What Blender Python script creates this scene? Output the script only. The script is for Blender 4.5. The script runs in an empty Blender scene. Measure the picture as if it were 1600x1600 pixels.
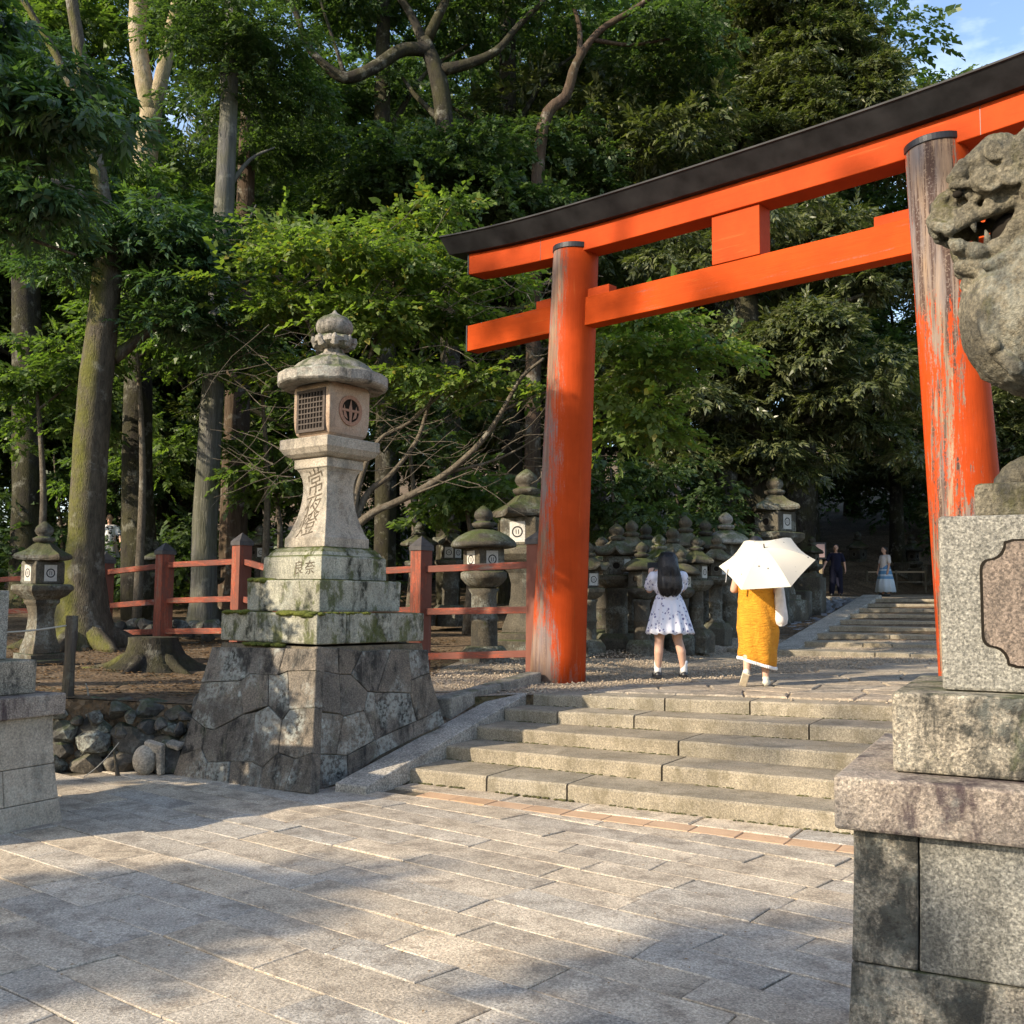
import bpy, bmesh, math, random
import numpy as np
from mathutils import Vector, Matrix, Quaternion
PI = math.pi
R_ = math.radians
random.seed(7)
S = bpy.context.scene
COL = S.collection

# ------------------------------------------------------------------ camera, sky, sun, exposure
EYE = np.array([0.0, 0.0, 1.57])
_th, _ro = math.atan(137 / 1600), R_(0.55)
_F = np.array([0, math.cos(_th), math.sin(_th)])
_U0 = np.array([0, -math.sin(_th), math.cos(_th)])
_R0 = np.array([1.0, 0, 0])
_RT = math.cos(_ro) * _R0 + math.sin(_ro) * _U0
_UP = math.cos(_ro) * _U0 - math.sin(_ro) * _R0
cd = bpy.data.cameras.new('camera')
cam = bpy.data.objects.new('camera', cd)
COL.objects.link(cam)
cd.sensor_width = 36
cd.lens = 36
cd.clip_start = 0.05
cd.clip_end = 3000
cam.matrix_world = Matrix(((_RT[0], _UP[0], -_F[0], EYE[0]), (_RT[1], _UP[1], -_F[1], EYE[1]),
                           (_RT[2], _UP[2], -_F[2], EYE[2]), (0, 0, 0, 1)))
S.camera = cam

SUN_EL = R_(27)
SUN_AZ = R_(241)                       # compass angle of the sun, clockwise from +Y
sun_from = Vector((math.sin(SUN_AZ) * math.cos(SUN_EL), math.cos(SUN_AZ) * math.cos(SUN_EL), math.sin(SUN_EL)))
W = bpy.data.worlds.new('World')
S.world = W
W.use_nodes = True
nt = W.node_tree
nt.nodes.clear()
wo = nt.nodes.new('ShaderNodeOutputWorld')
bg = nt.nodes.new('ShaderNodeBackground')
sky = nt.nodes.new('ShaderNodeTexSky')
sky.sky_type = 'NISHITA'
sky.sun_disc = False
sky.sun_elevation = SUN_EL
sky.sun_rotation = SUN_AZ
sky.air_density = 1.0
sky.dust_density = 1.0
bg.inputs['Strength'].default_value = 0.15
tc = nt.nodes.new('ShaderNodeTexCoord')
mp = nt.nodes.new('ShaderNodeMapping')
mp.inputs['Scale'].default_value = (1, 1, 2.4)
cn = nt.nodes.new('ShaderNodeTexNoise')
cn.inputs['Scale'].default_value = 2.6
cn.inputs['Detail'].default_value = 7
cn.inputs['Roughness'].default_value = 0.6
cr = nt.nodes.new('ShaderNodeValToRGB')
cr.color_ramp.elements[0].position = 0.53
cr.color_ramp.elements[1].position = 0.86
cm = nt.nodes.new('ShaderNodeMixRGB')
cm.inputs['Color2'].default_value = (7.5, 7.9, 8.6, 1)
nt.links.new(tc.outputs['Generated'], mp.inputs['Vector'])
nt.links.new(mp.outputs['Vector'], cn.inputs['Vector'])
nt.links.new(cn.outputs['Fac'], cr.inputs['Fac'])
nt.links.new(cr.outputs['Color'], cm.inputs['Fac'])
nt.links.new(sky.outputs['Color'], cm.inputs['Color1'])
nt.links.new(cm.outputs['Color'], bg.inputs['Color'])
nt.links.new(bg.outputs['Background'], wo.inputs['Surface'])

sl = bpy.data.lights.new('sun', 'SUN')
sl.energy = 4.0
sl.angle = R_(0.53)
sl.color = (1.0, 0.86, 0.66)
so = bpy.data.objects.new('sun', sl)
COL.objects.link(so)
so.rotation_euler = (-sun_from).to_track_quat('-Z', 'Y').to_euler()
S.view_settings.view_transform = 'Standard'
S.view_settings.look = 'None'
S.view_settings.gamma = 1
S.view_settings.use_curve_mapping = False
S.view_settings.exposure = 1.08
S.cycles.max_bounces = 6
S.cycles.diffuse_bounces = 3
S.cycles.glossy_bounces = 2
S.cycles.transmission_bounces = 4
S.cycles.caustics_reflective = False
S.cycles.caustics_refractive = False
S.cycles.sample_clamp_indirect = 6


# ------------------------------------------------------------------ small helpers
def V(*a):
    return np.array(a, float)


def ray(px, py):
    return _F + _RT * (px - 800) / 1600 + _UP * (800 - py) / 1600


def at(px, py, Y):
    """world point at depth Y seen at photo pixel (1600 px frame)"""
    d = ray(px, py)
    return EYE + d * (Y / d[1])


def onz(px, py, z):
    d = ray(px, py)
    return EYE + d * ((z - EYE[2]) / d[2])


def onplane(px, py, p0, n):
    d = ray(px, py)
    return EYE + d * (np.dot(np.array(p0) - EYE, n) / np.dot(d, n))


def frame(deg):
    a = R_(deg)
    return V(math.cos(a), -math.sin(a), 0), V(math.sin(a), math.cos(a), 0)


def tag(o, label=None, cat=None, group=None, kind=None):
    if label: o['label'] = label
    if cat: o['category'] = cat
    if group: o['group'] = group
    if kind: o['kind'] = kind
    return o


def empty(name, loc, rz=0, label=None, cat=None, group=None):
    o = bpy.data.objects.new(name, None)
    o.empty_display_size = 0.2
    COL.objects.link(o)
    o.location = Vector(loc)
    o.rotation_euler = (0, 0, rz)
    return tag(o, label, cat, group)


def link(name, me, mat=None, parent=None, world=True):
    """links a mesh object; world=True: vertices are given in world space even under a parent Empty"""
    if mat is not None and not me.materials:
        me.materials.append(mat)
    o = bpy.data.objects.new(name, me)
    COL.objects.link(o)
    if parent is not None:
        o.parent = parent
        if world:
            p, chain = parent, Matrix.Identity(4)
            while p is not None:
                chain = p.matrix_basis @ chain
                p = p.parent
            o.matrix_basis = chain.inverted()
    return o


class MB:
    def __init__(s):
        s.v, s.f = [], []

    def add(s, vs, fs):
        b = len(s.v)
        s.v += [tuple(map(float, p)) for p in vs]
        s.f += [tuple(i + b for i in f) for f in fs]
        return s

    def hexa(s, p):
        """8 corners: bottom 4 counter-clockwise, top 4"""
        return s.add(p, [(3, 2, 1, 0), (4, 5, 6, 7), (0, 1, 5, 4), (1, 2, 6, 5), (2, 3, 7, 6), (3, 0, 4, 7)])

    def box(s, c, sx, sy, sz, rz=0, u=None, v=None):
        """centre of the bottom face, sizes, optional axes"""
        c = np.array(c, float)
        if u is None:
            u = V(math.cos(rz), math.sin(rz), 0)
            v = V(-math.sin(rz), math.cos(rz), 0)
        z = V(0, 0, sz)
        q = [c + u * a * sx / 2 + v * b * sy / 2 for a, b in ((-1, -1), (1, -1), (1, 1), (-1, 1))]
        return s.hexa(q + [p + z for p in q])

    def beam(s, a, b, w, h, up=(0, 0, 1)):
        a, b = np.array(a, float), np.array(b, float)
        d = (b - a) / np.linalg.norm(b - a)
        x = np.cross(d, up)
        x /= np.linalg.norm(x)
        y = np.cross(x, d)
        q = [x * i * w / 2 + y * j * h / 2 for i, j in ((-1, -1), (1, -1), (1, 1), (-1, 1))]
        return s.hexa([a + p for p in q] + [b + p for p in q])

    def prism(s, poly, z0, z1):
        n = len(poly)
        vs = [(p[0], p[1], z0) for p in poly] + [(p[0], p[1], z1) for p in poly]
        return s.add(vs, [tuple(range(n))[::-1], tuple(range(n, 2 * n))] + [(i, (i + 1) % n, n + (i + 1) % n, n + i) for i in range(n)])

    def lathe(s, prof, n=24, c=(0, 0, 0), rot=0, cap=True, mod=None, flat=False):
        """prof: (r, z); flat=True: r is the half width across flats. mod(k, i, ang) -> (scale, dz)"""
        c = np.array(c, float)
        vs = []
        for i, (r, z) in enumerate(prof):
            if flat:
                r = r / math.cos(PI / n)
            for k in range(n):
                a = rot + 2 * PI * k / n
                m, dz = mod(k, i, a) if mod else (1, 0)
                vs.append((c[0] + r * m * math.cos(a), c[1] + r * m * math.sin(a), c[2] + z + dz))
        fs = []
        for i in range(len(prof) - 1):
            for k in range(n):
                k2 = (k + 1) % n
                fs.append((i * n + k, i * n + k2, (i + 1) * n + k2, (i + 1) * n + k))
        if cap:
            fs.append(tuple(range(n))[::-1])
            fs.append(tuple(range((len(prof) - 1) * n, len(prof) * n)))
        return s.add(vs, fs)

    def tube(s, pts, n=8, jit=0, cap=True, rng=random):
        """pts: (x, y, z, r)"""
        P = [np.array(p[:3], float) for p in pts]
        vs = []
        ref = None
        for i, p in enumerate(P):
            d = P[min(i + 1, len(P) - 1)] - P[max(i - 1, 0)]
            d = d / (np.linalg.norm(d) + 1e-9)
            if ref is None:
                ref = np.cross(d, V(0, 1, 0) if abs(d[1]) < .9 else V(1, 0, 0))
            x = ref - d * np.dot(ref, d)
            x /= np.linalg.norm(x) + 1e-9
            ref = x
            y = np.cross(d, x)
            for k in range(n):
                a = 2 * PI * k / n
                r = pts[i][3] * (1 + jit * (rng.random() - .5))
                vs.append(p + (x * math.cos(a) + y * math.sin(a)) * r)
        fs = []
        for i in range(len(P) - 1):
            for k in range(n):
                k2 = (k + 1) % n
                fs.append((i * n + k, i * n + k2, (i + 1) * n + k2, (i + 1) * n + k))
        if cap:
            fs.append(tuple(range(n))[::-1])
            fs.append(tuple(range((len(P) - 1) * n, len(P) * n)))
        return s.add(vs, fs)

    def ell(s, c, rx, ry, rz, n=16, m=10, u=None, v=None, w=None):
        c = np.array(c, float)
        u = V(1, 0, 0) if u is None else np.array(u)
        v = V(0, 1, 0) if v is None else np.array(v)
        w = V(0, 0, 1) if w is None else np.array(w)
        vs = [c - w * rz]
        for j in range(1, m):
            t = -PI / 2 + PI * j / m
            for k in range(n):
                a = 2 * PI * k / n
                vs.append(c + u * rx * math.cos(t) * math.cos(a) + v * ry * math.cos(t) * math.sin(a) + w * rz * math.sin(t))
        vs.append(c + w * rz)
        L = len(vs) - 1
        fs = [(0, 1 + (k + 1) % n, 1 + k) for k in range(n)]
        for j in range(m - 2):
            for k in range(n):
                k2 = (k + 1) % n
                fs.append((1 + j * n + k, 1 + j * n + k2, 1 + (j + 1) * n + k2, 1 + (j + 1) * n + k))
        b = 1 + (m - 2) * n
        fs += [(b + k, b + (k + 1) % n, L) for k in range(n)]
        return s.add(vs, fs)

    def caps(s, a, ra, b, rb, n=14):
        """tapered capsule"""
        a, b = np.array(a, float), np.array(b, float)
        d = b - a
        L = np.linalg.norm(d)
        d = d / (L + 1e-9)
        pts = []
        for t in (-1, -.92, -.7, -.38, 0):
            pts.append((*(a + d * ra * t), max(ra * math.sqrt(max(0, 1 - t * t)), 1e-4)))
        for t in (0, .38, .7, .92, 1):
            pts.append((*(b + d * rb * t), max(rb * math.sqrt(max(0, 1 - t * t)), 1e-4)))
        return s.tube(pts, n)

    def mesh(s, name, smooth=False):
        me = bpy.data.meshes.new(name)
        me.from_pydata(s.v, [], s.f)
        if smooth:
            me.polygons.foreach_set('use_smooth', [True] * len(me.polygons))
        me.update()
        return me

    def build(s, name, mat, parent=None, smooth=False, bevel=0, seg=2, world=True, angle=35):
        o = link(name, s.mesh(name, smooth), mat, parent, world)
        if bevel:
            m = o.modifiers.new('bevel', 'BEVEL')
            m.width = bevel
            m.segments = seg
            m.limit_method = 'ANGLE'
            m.angle_limit = R_(angle)
            m.harden_normals = False
        return o


def catmull(pts, k=5):
    P = np.array(pts, float)
    Q = np.vstack([2 * P[0] - P[1], P, 2 * P[-1] - P[-2]])
    out = []
    for i in range(1, len(Q) - 2):
        for j in range(k):
            t = j / k
            out.append(.5 * ((2 * Q[i]) + (-Q[i - 1] + Q[i + 1]) * t + (2 * Q[i - 1] - 5 * Q[i] + 4 * Q[i + 1] - Q[i + 2]) * t * t
                             + (-Q[i - 1] + 3 * Q[i] - 3 * Q[i + 1] + Q[i + 2]) * t ** 3))
    out.append(Q[-2])
    return out


def copy_tree(o, parent=None):
    c = o.copy()
    COL.objects.link(c)
    c.parent = parent
    for ch in KIDS.get(o.name, []):
        copy_tree(ch, c)
    return c


KIDS = {}


def index_kids():
    KIDS.clear()
    for o in bpy.data.objects:
        if o.parent is not None:
            KIDS.setdefault(o.parent.name, []).append(o)


# ------------------------------------------------------------------ materials
def newmat(name):
    m = bpy.data.materials.new(name)
    m.use_nodes = True
    t = m.node_tree
    b = t.nodes['Principled BSDF']
    return m, t, b


class NB:
    def __init__(s, t):
        s.t = t

    def n(s, kind, **kw):
        x = s.t.nodes.new(kind)
        for k, v in kw.items():
            if k in x.inputs.keys():
                x.inputs[k].default_value = v
            else:
                setattr(x, k, v)
        return x

    def l(s, a, b):
        s.t.links.new(a, b)

    def pos(s, scale=(1, 1, 1), obj=False):
        g = s.n('ShaderNodeTexCoord').outputs['Object'] if obj else s.n('ShaderNodeNewGeometry').outputs['Position']
        m = s.n('ShaderNodeMapping')
        m.inputs['Scale'].default_value = scale
        s.l(g, m.inputs['Vector'])
        return m.outputs['Vector']

    def noise(s, vec, scale, detail=4, rough=.55, dist=0):
        x = s.n('ShaderNodeTexNoise')
        x.inputs['Scale'].default_value = scale
        x.inputs['Detail'].default_value = detail
        x.inputs['Roughness'].default_value = rough
        x.inputs['Distortion'].default_value = dist
        s.l(vec, x.inputs['Vector'])
        return x.outputs['Fac']

    def voro(s, vec, scale, feat='F1', out='Distance'):
        x = s.n('ShaderNodeTexVoronoi')
        x.feature = feat
        x.inputs['Scale'].default_value = scale
        s.l(vec, x.inputs['Vector'])
        return x.outputs[out]

    def ramp(s, fac, a, b, ca=(0, 0, 0, 1), cb=(1, 1, 1, 1)):
        x = s.n('ShaderNodeValToRGB')
        e = x.color_ramp.elements
        e[0].position, e[1].position = a, b
        e[0].color, e[1].color = ca, cb
        s.l(fac, x.inputs['Fac'])
        return x.outputs['Color']

    def math(s, op, a, b):
        x = s.n('ShaderNodeMath')
        x.operation = op
        for i, q in enumerate((a, b)):
            if isinstance(q, (int, float)):
                x.inputs[i].default_value = q
            else:
                s.l(q, x.inputs[i])
        x.use_clamp = True
        return x.outputs[0]

    def mix(s, fac, a, b, mode='MIX'):
        x = s.n('ShaderNodeMixRGB')
        x.blend_type = mode
        for i, q in zip(('Fac', 'Color1', 'Color2'), (fac, a, b)):
            if isinstance(q, (int, float)):
                x.inputs[i].default_value = q
            elif isinstance(q, tuple):
                x.inputs[i].default_value = q if len(q) == 4 else (*q, 1)
            else:
                s.l(q, x.inputs[i])
        return x.outputs['Color']

    def bump(s, h, strength, dist, bsdf, prev=None):
        x = s.n('ShaderNodeBump')
        x.inputs['Strength'].default_value = strength
        x.inputs['Distance'].default_value = dist
        s.l(h, x.inputs['Height'])
        if prev is not None:
            s.l(prev, x.inputs['Normal'])
        s.l(x.outputs['Normal'], bsdf.inputs['Normal'])
        return x.outputs['Normal']


def stone(name, c1, c2, speck=.25, stain=.35, lichen=.0, moss=.0, bump=.5, grain=90, dark=(.03, .03, .027), obj_var=.0,
          lich_col=(.52, .56, .5), moss_col=(.07, .10, .015), top=0.55, pos_obj=False, mc=(.60, .68)):
    m, t, b = newmat(name)
    q = NB(t)
    p = q.pos(obj=pos_obj)
    def shift(v, k):
        if not obj_var: return v
        ov = q.n('ShaderNodeVectorMath', operation='MULTIPLY_ADD')
        cx = q.n('ShaderNodeCombineXYZ')
        for i in range(3): q.l(q.n('ShaderNodeObjectInfo').outputs['Random'], cx.inputs[i])
        q.l(cx.outputs[0], ov.inputs[0])
        ov.inputs[1].default_value = (37 * k, 53 * k, 71 * k)
        q.l(v, ov.inputs[2])
        return ov.outputs[0]
    p = shift(p, 1)
    n1 = q.noise(p, 2.2, 6, .6)
    col = q.mix(q.ramp(n1, .32, .68), c1, c2)
    if obj_var:
        oi = q.n('ShaderNodeObjectInfo').outputs['Random']
        col = q.mix(obj_var, col, q.ramp(oi, 0, 1, (.45, .5, .6, 1), (1, .83, .62, 1)), 'MULTIPLY')
        fr = q.n('ShaderNodeMath', operation='FRACT')
        mu = q.n('ShaderNodeMath', operation='MULTIPLY')
        mu.inputs[1].default_value = 7.13
        q.l(oi, mu.inputs[0])
        q.l(mu.outputs[0], fr.inputs[0])
        col = q.mix(obj_var * .9, col, q.ramp(fr.outputs[0], 0, 1, (.55, .55, .55, 1), (1, 1, 1, 1)), 'MULTIPLY')
    g = q.noise(p, grain, 3, .7)
    col = q.mix(speck, col, q.ramp(g, .36, .62, (.25, .25, .25, 1), (1.6, 1.55, 1.45, 1)), 'MULTIPLY')
    bw = q.n('ShaderNodeRGBToBW')
    q.l(q.voro(p, grain * 1.5, 'F1', 'Color'), bw.inputs[0])
    col = q.mix(speck * .55, col, q.ramp(bw.outputs[0], .15, .85), 'OVERLAY')
    ps = shift(q.pos((3.2, 3.2, .9), obj=pos_obj), 2)
    st = q.ramp(q.noise(ps, 1.6, 8, .68, .3), .47, .58)
    st2 = q.ramp(q.noise(p, 7, 6, .7), .40, .54)
    col = q.mix(q.math('MULTIPLY', q.math('MULTIPLY', st, st2), stain), col, dark)
    if lichen:
        lv = q.ramp(q.voro(q.mix(.12, p, q.noise(p, 9, 3), 'ADD'), 9), .16, .24, (1, 1, 1, 1), (0, 0, 0, 1))
        lm = q.ramp(q.noise(p, 2.1, 4, .6), .47, .58)
        lb = q.ramp(q.noise(p, 26, 5, .7), .40, .56)
        col = q.mix(q.math('MULTIPLY', q.math('MULTIPLY', q.math('MAXIMUM', lv, q.math('MULTIPLY', lm, .55)), lm), q.math('MULTIPLY', lb, lichen)), col, lich_col)
    if moss:
        nz = q.n('ShaderNodeSeparateXYZ')
        q.l(q.n('ShaderNodeNewGeometry').outputs['Normal'], nz.inputs[0])
        up = q.ramp(nz.outputs['Z'], .35, .9)
        mn = q.ramp(q.noise(p, 4.5, 7, .68), top - .12, top + .06)
        ms = q.ramp(q.noise(q.pos((2, 2, 1.1), obj=pos_obj), 2.7, 7, .7), *mc)
        mk = q.math('MULTIPLY', q.math('ADD', q.math('MULTIPLY', up, mn), q.math('MULTIPLY', ms, .75)), moss)
        mcol = q.mix(q.ramp(q.noise(p, 60, 3), .3, .7), tuple(c * .45 for c in moss_col), moss_col)
        col = q.mix(mk, col, mcol)
    q.l(col, b.inputs['Base Color'])
    b.inputs['Roughness'].default_value = .88
    b.inputs['Specular IOR Level'].default_value = .25
    h = q.mix(.5, q.noise(p, 26, 8, .72), q.noise(p, grain * 1.1, 3, .7))
    q.bump(h, bump, .02, b)
    return m


def flat(name, c, rough=.7, spec=.3, metal=0, var=0, vscale=20, bump=0):
    m, t, b = newmat(name)
    q = NB(t)
    if var:
        p = q.pos()
        col = q.mix(q.ramp(q.noise(p, vscale, 5), .3, .7), tuple(x * (1 - var) for x in c), tuple(min(1, x * (1 + var)) for x in c))
        q.l(col, b.inputs['Base Color'])
        if bump:
            q.bump(q.noise(p, vscale * 2, 5), bump, .01, b)
    else:
        b.inputs['Base Color'].default_value = (*c, 1)
    b.inputs['Roughness'].default_value = rough
    b.inputs['Specular IOR Level'].default_value = spec
    b.inputs['Metallic'].default_value = metal
    return m


def leafmat(name, c1, c2, trans=.35, rough=.45, yellow=None, spec=.35, tcol=None):
    m, t, b = newmat(name)
    q = NB(t)
    rnd = q.n('ShaderNodeNewGeometry').outputs['Random Per Island']
    col = q.mix(rnd, c1, c2)
    if yellow:
        col = q.mix(q.ramp(rnd, .93, .95), col, yellow)
    pn = q.ramp(q.noise(q.pos(), .7, 3), .35, .65)
    col = q.mix(.35, col, q.mix(pn, (.75, .85, .8), (1.15, 1.08, .85)), 'MULTIPLY')
    q.l(col, b.inputs['Base Color'])
    b.inputs['Roughness'].default_value = rough
    b.inputs['Specular IOR Level'].default_value = spec
    tr = q.n('ShaderNodeBsdfTranslucent')
    q.l(q.mix(1.0, col, tcol or (1.5, 1.75, .55), 'MULTIPLY'), tr.inputs['Color'])
    ms = q.n('ShaderNodeMixShader')
    ms.inputs[0].default_value = trans
    q.l(b.outputs[0], ms.inputs[1])
    q.l(tr.outputs[0], ms.inputs[2])
    out = t.nodes['Material Output']
    q.l(ms.outputs[0], out.inputs['Surface'])
    return m


def bark(name, c1, c2, moss=0, scale=6, stretch=.22, moss_side=None, bump=.9):
    m, t, b = newmat(name)
    q = NB(t)
    p = q.pos((1, 1, stretch))
    n1 = q.noise(p, scale * 3, 8, .7, .4)
    col = q.mix(q.ramp(n1, .3, .7), c1, c2)
    pl = q.ramp(q.noise(q.pos(), 3.3, 6, .7), .55, .66)
    col = q.mix(q.math('MULTIPLY', pl, .45), col, (.33, .32, .27))
    if moss:
        mk = q.ramp(q.noise(q.pos((1, 1, .6)), 2.4, 8, .7), .40, .58)
        if moss_side:
            d = q.n('ShaderNodeVectorMath', operation='DOT_PRODUCT')
            q.l(q.n('ShaderNodeNewGeometry').outputs['Normal'], d.inputs[0])
            d.inputs[1].default_value = moss_side
            mk = q.math('MULTIPLY', mk, q.ramp(d.outputs['Value'], .0, .6))
        col = q.mix(q.math('MULTIPLY', mk, moss), col, q.mix(q.noise(q.pos(), 30, 4), (.045, .052, .012), (.17, .165, .034)))
    q.l(col, b.inputs['Base Color'])
    b.inputs['Roughness'].default_value = .9
    b.inputs['Specular IOR Level'].default_value = .15
    q.bump(q.mix(.6, n1, q.noise(p, scale * 12, 4)), bump, .05, b)
    return m


def paint(name, red, wear=0., side=None, thr=.5, base_wear=None, stretch=.07, top_wear=None, sw=.3, fine=.38, soft=.05, dark=.0, grain=None):
    """orange lacquer over timber; wear bares grey and cream wood in long vertical flakes"""
    m, t, b = newmat(name)
    q = NB(t)
    p = q.pos()
    if grain is not None:                # beam: brush and wood grain run along the beam
        vr = q.n('ShaderNodeVectorRotate')
        vr.rotation_type = 'Z_AXIS'
        vr.inputs['Angle'].default_value = R_(grain)
        q.l(q.n('ShaderNodeNewGeometry').outputs['Position'], vr.inputs['Vector'])
        mg = q.n('ShaderNodeMapping')
        mg.inputs['Scale'].default_value = (.05, 1, 1)
        q.l(vr.outputs[0], mg.inputs['Vector'])
        pg = mg.outputs['Vector']
    else:
        pg = q.pos((1, 1, .05))
    col = q.mix(q.ramp(q.noise(p, 1.7, 6, .65), .3, .7), tuple(c * .72 for c in red), red)
    col = q.mix(q.math('MULTIPLY', q.ramp(q.noise(pg, 26, 7, .7), .5, .72), .30), col, tuple(c * .55 for c in red))
    col = q.mix(q.math('MULTIPLY', q.ramp(q.noise(pg, 12, 8, .75), .60, .70), .35), col, (min(1, red[0] * 1.05), red[1] * 2.6 + .02, red[2] * 3 + .02))
    if wear:
        pz = q.pos((1, 1, stretch)) if grain is None else pg
        f1 = q.noise(pz, 9, 9, .68, .5)
        f2 = q.noise(q.pos((1, 1, stretch * 2.5)) if grain is None else pg, 34, 7, .72, .4)
        f3 = q.noise(p, 42, 5, .7)
        big = q.noise(q.pos((1, 1, .35)), 1.5, 3, .5)
        e = q.mix(fine, f1, f2)
        e = q.mix(.30, e, big)
        e = q.mix(.12, e, f3)
        mm2 = q.n('ShaderNodeMath', operation='MULTIPLY_ADD')
        mm2.inputs[1].default_value, mm2.inputs[2].default_value = 1.9, -.45
        q.l(e, mm2.inputs[0])
        e = mm2.outputs[0]
        if side:
            d = q.n('ShaderNodeVectorMath', operation='DOT_PRODUCT')
            q.l(q.n('ShaderNodeNewGeometry').outputs['Normal'], d.inputs[0])
            d.inputs[1].default_value = side
            sd = q.ramp(d.outputs['Value'], -.25, .95)
            e = q.math('SUBTRACT', q.math('ADD', e, q.math('MULTIPLY', sd, sw)), sw * .5)
        if base_wear:
            z = q.n('ShaderNodeSeparateXYZ')
            q.l(q.n('ShaderNodeNewGeometry').outputs['Position'], z.inputs[0])
            mr = q.n('ShaderNodeMapRange')
            mr.inputs['From Min'].default_value = base_wear[0]
            mr.inputs['From Max'].default_value = base_wear[1]
            mr.inputs['To Min'].default_value = base_wear[2]
            mr.inputs['To Max'].default_value = 0
            q.l(z.outputs['Z'], mr.inputs['Value'])
            e = q.math('ADD', e, mr.outputs[0])
            if top_wear:
                mt = q.n('ShaderNodeMapRange')
                mt.inputs['From Min'].default_value, mt.inputs['From Max'].default_value = top_wear[0], top_wear[1]
                mt.inputs['To Min'].default_value, mt.inputs['To Max'].default_value = 0, top_wear[2]
                q.l(z.outputs['Z'], mt.inputs['Value'])
                e = q.math('ADD', e, q.math('MULTIPLY', mt.outputs[0], sd))
        mk = q.ramp(e, thr, thr + soft)
        wood = q.mix(q.ramp(q.noise(pz, 22, 8, .7), .35, .66), (.10, .082, .068), (.31, .225, .145))
        wood = q.mix(q.ramp(q.noise(q.pos((1, 1, .3)), 2.2, 4, .6), .45, .62), wood, q.mix(.7, wood, (.17, .18, .195)))
        if dark:
            dk = q.ramp(q.noise(q.pos((1, 1, stretch * .8)), 16, 8, .72, .3), .49, .57)
            dk = q.math('MULTIPLY', dk, q.ramp(f3, .36, .48))
            wood = q.mix(q.math('MULTIPLY', dk, dark), wood, (.035, .028, .024))
        edge = q.ramp(e, thr - .05, thr)
        col = q.mix(q.math('MULTIPLY', edge, .5), col, (.38, .07, .03))
        col = q.mix(q.math('MULTIPLY', mk, wear), col, wood)
        q.bump(q.mix(.45, q.math('SUBTRACT', 1, mk), q.noise(pz, 60, 4)), .45, .01, b)
    else:
        q.bump(q.noise(pg, 30, 6, .7), .25, .006, b)
    q.l(col, b.inputs['Base Color'])
    b.inputs['Roughness'].default_value = .62
    b.inputs['Specular IOR Level'].default_value = .06
    return m


M = {}
M['pave'] = stone('paving_stone', (.40, .36, .30), (.62, .56, .465), .42, .45, .0, .16, .5, 80, obj_var=.42, moss_col=(.10, .085, .04), top=.66, dark=(.10, .075, .055))
M['step'] = stone('step_granite', (.215, .19, .145), (.345, .305, .235), .38, .5, .0, .35, .5, 80, obj_var=.2, moss_col=(.09, .085, .02), top=.72, dark=(.12, .10, .06))
M['ramp'] = stone('ramp_granite', (.27, .255, .225), (.40, .37, .32), .55, .3, 0, .2, .6, 60, top=.7)
M['brick'] = stone('buff_brick', (.45, .30, .185), (.57, .39, .25), .12, .15, 0, 0, .2, 120, obj_var=.2)
M['bed'] = stone('joint_earth', (.10, .085, .06), (.17, .14, .10), .3, .3, 0, .5, .8, 50, moss_col=(.06, .06, .015), top=.6)
M['masonry'] = stone('masonry_stone', (.105, .098, .088), (.23, .20, .165), .4, .9, .8, .3, .9, 75, obj_var=.3, dark=(.018, .018, .017), lich_col=(.45, .48, .44), top=.6)
M['plinth'] = stone('mossy_plinth_stone', (.20, .195, .16), (.37, .36, .29), .35, .95, .35, 1.0, .8, 70, moss_col=(.075, .09, .012), top=.44, mc=(.525, .60), dark=(.022, .024, .016))
M['lantern'] = stone('lantern_stone', (.28, .245, .195), (.40, .35, .285), .3, .45, .2, .25, .5, 75, top=.62)
M['lantern_box'] = stone('firebox_stone', (.33, .235, .165), (.41, .30, .22), .22, .3, .2, 0, .35, 90)
M['lantern_top'] = stone('finial_stone', (.19, .175, .155), (.33, .30, .26), .3, .85, .5, .9, .7, 60, top=.49)
M['old'] = stone('old_shaded_stone', (.06, .053, .04), (.14, .122, .09), .3, .6, .4, .6, .8, 45, top=.5, obj_var=.25)  # tone lowered to carry the shade over the lantern rows
M['old_dark'] = stone('old_dark_shaded_stone', (.042, .038, .03), (.095, .083, .064), .3, .6, .3, .7, .8, 45, top=.46, obj_var=.25)  # darker copy, lowered for the same shade
M['granite'] = stone('speckled_granite', (.185, .18, .16), (.27, .26, .23), .6, .6, 0, .22, .6, 105, top=.66)
M['granite_dk'] = stone('weathered_granite', (.19, .175, .145), (.36, .315, .25), .6, .95, .2, .5, .8, 95, top=.55)
M['slab'] = stone('stained_slab', (.19, .16, .14), (.37, .315, .26), .5, .9, .2, .25, .7, 95, dark=(.045, .03, .035), top=.66)
M['panel'] = stone('panel_recess', (.15, .12, .10), (.22, .175, .145), .6, .6, 0, .35, .5, 105, top=.6)
M['beast'] = stone('statue_stone', (.078, .07, .052), (.19, .168, .122), .45, .8, .25, .8, .9, 75, moss_col=(.085, .08, .018), top=.50, mc=(.54, .66))
M['rock'] = stone('field_stone', (.06, .06, .058), (.15, .14, .125), .3, .6, .6, .6, .9, 35, obj_var=.4, top=.55)
M['pale_rock'] = stone('pale_stone', (.34, .29, .23), (.45, .40, .33), .35, .4, .2, .1, .7, 50)
M['flag'] = stone('flagstone', (.31, .27, .215), (.44, .38, .30), .35, .5, 0, .15, .8, 45, obj_var=.35, top=.7)
M['cobble'] = stone('cobblestone', (.16, .17, .19), (.27, .28, .30), .3, .4, .1, .2, .6, 45, obj_var=.3)
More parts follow.
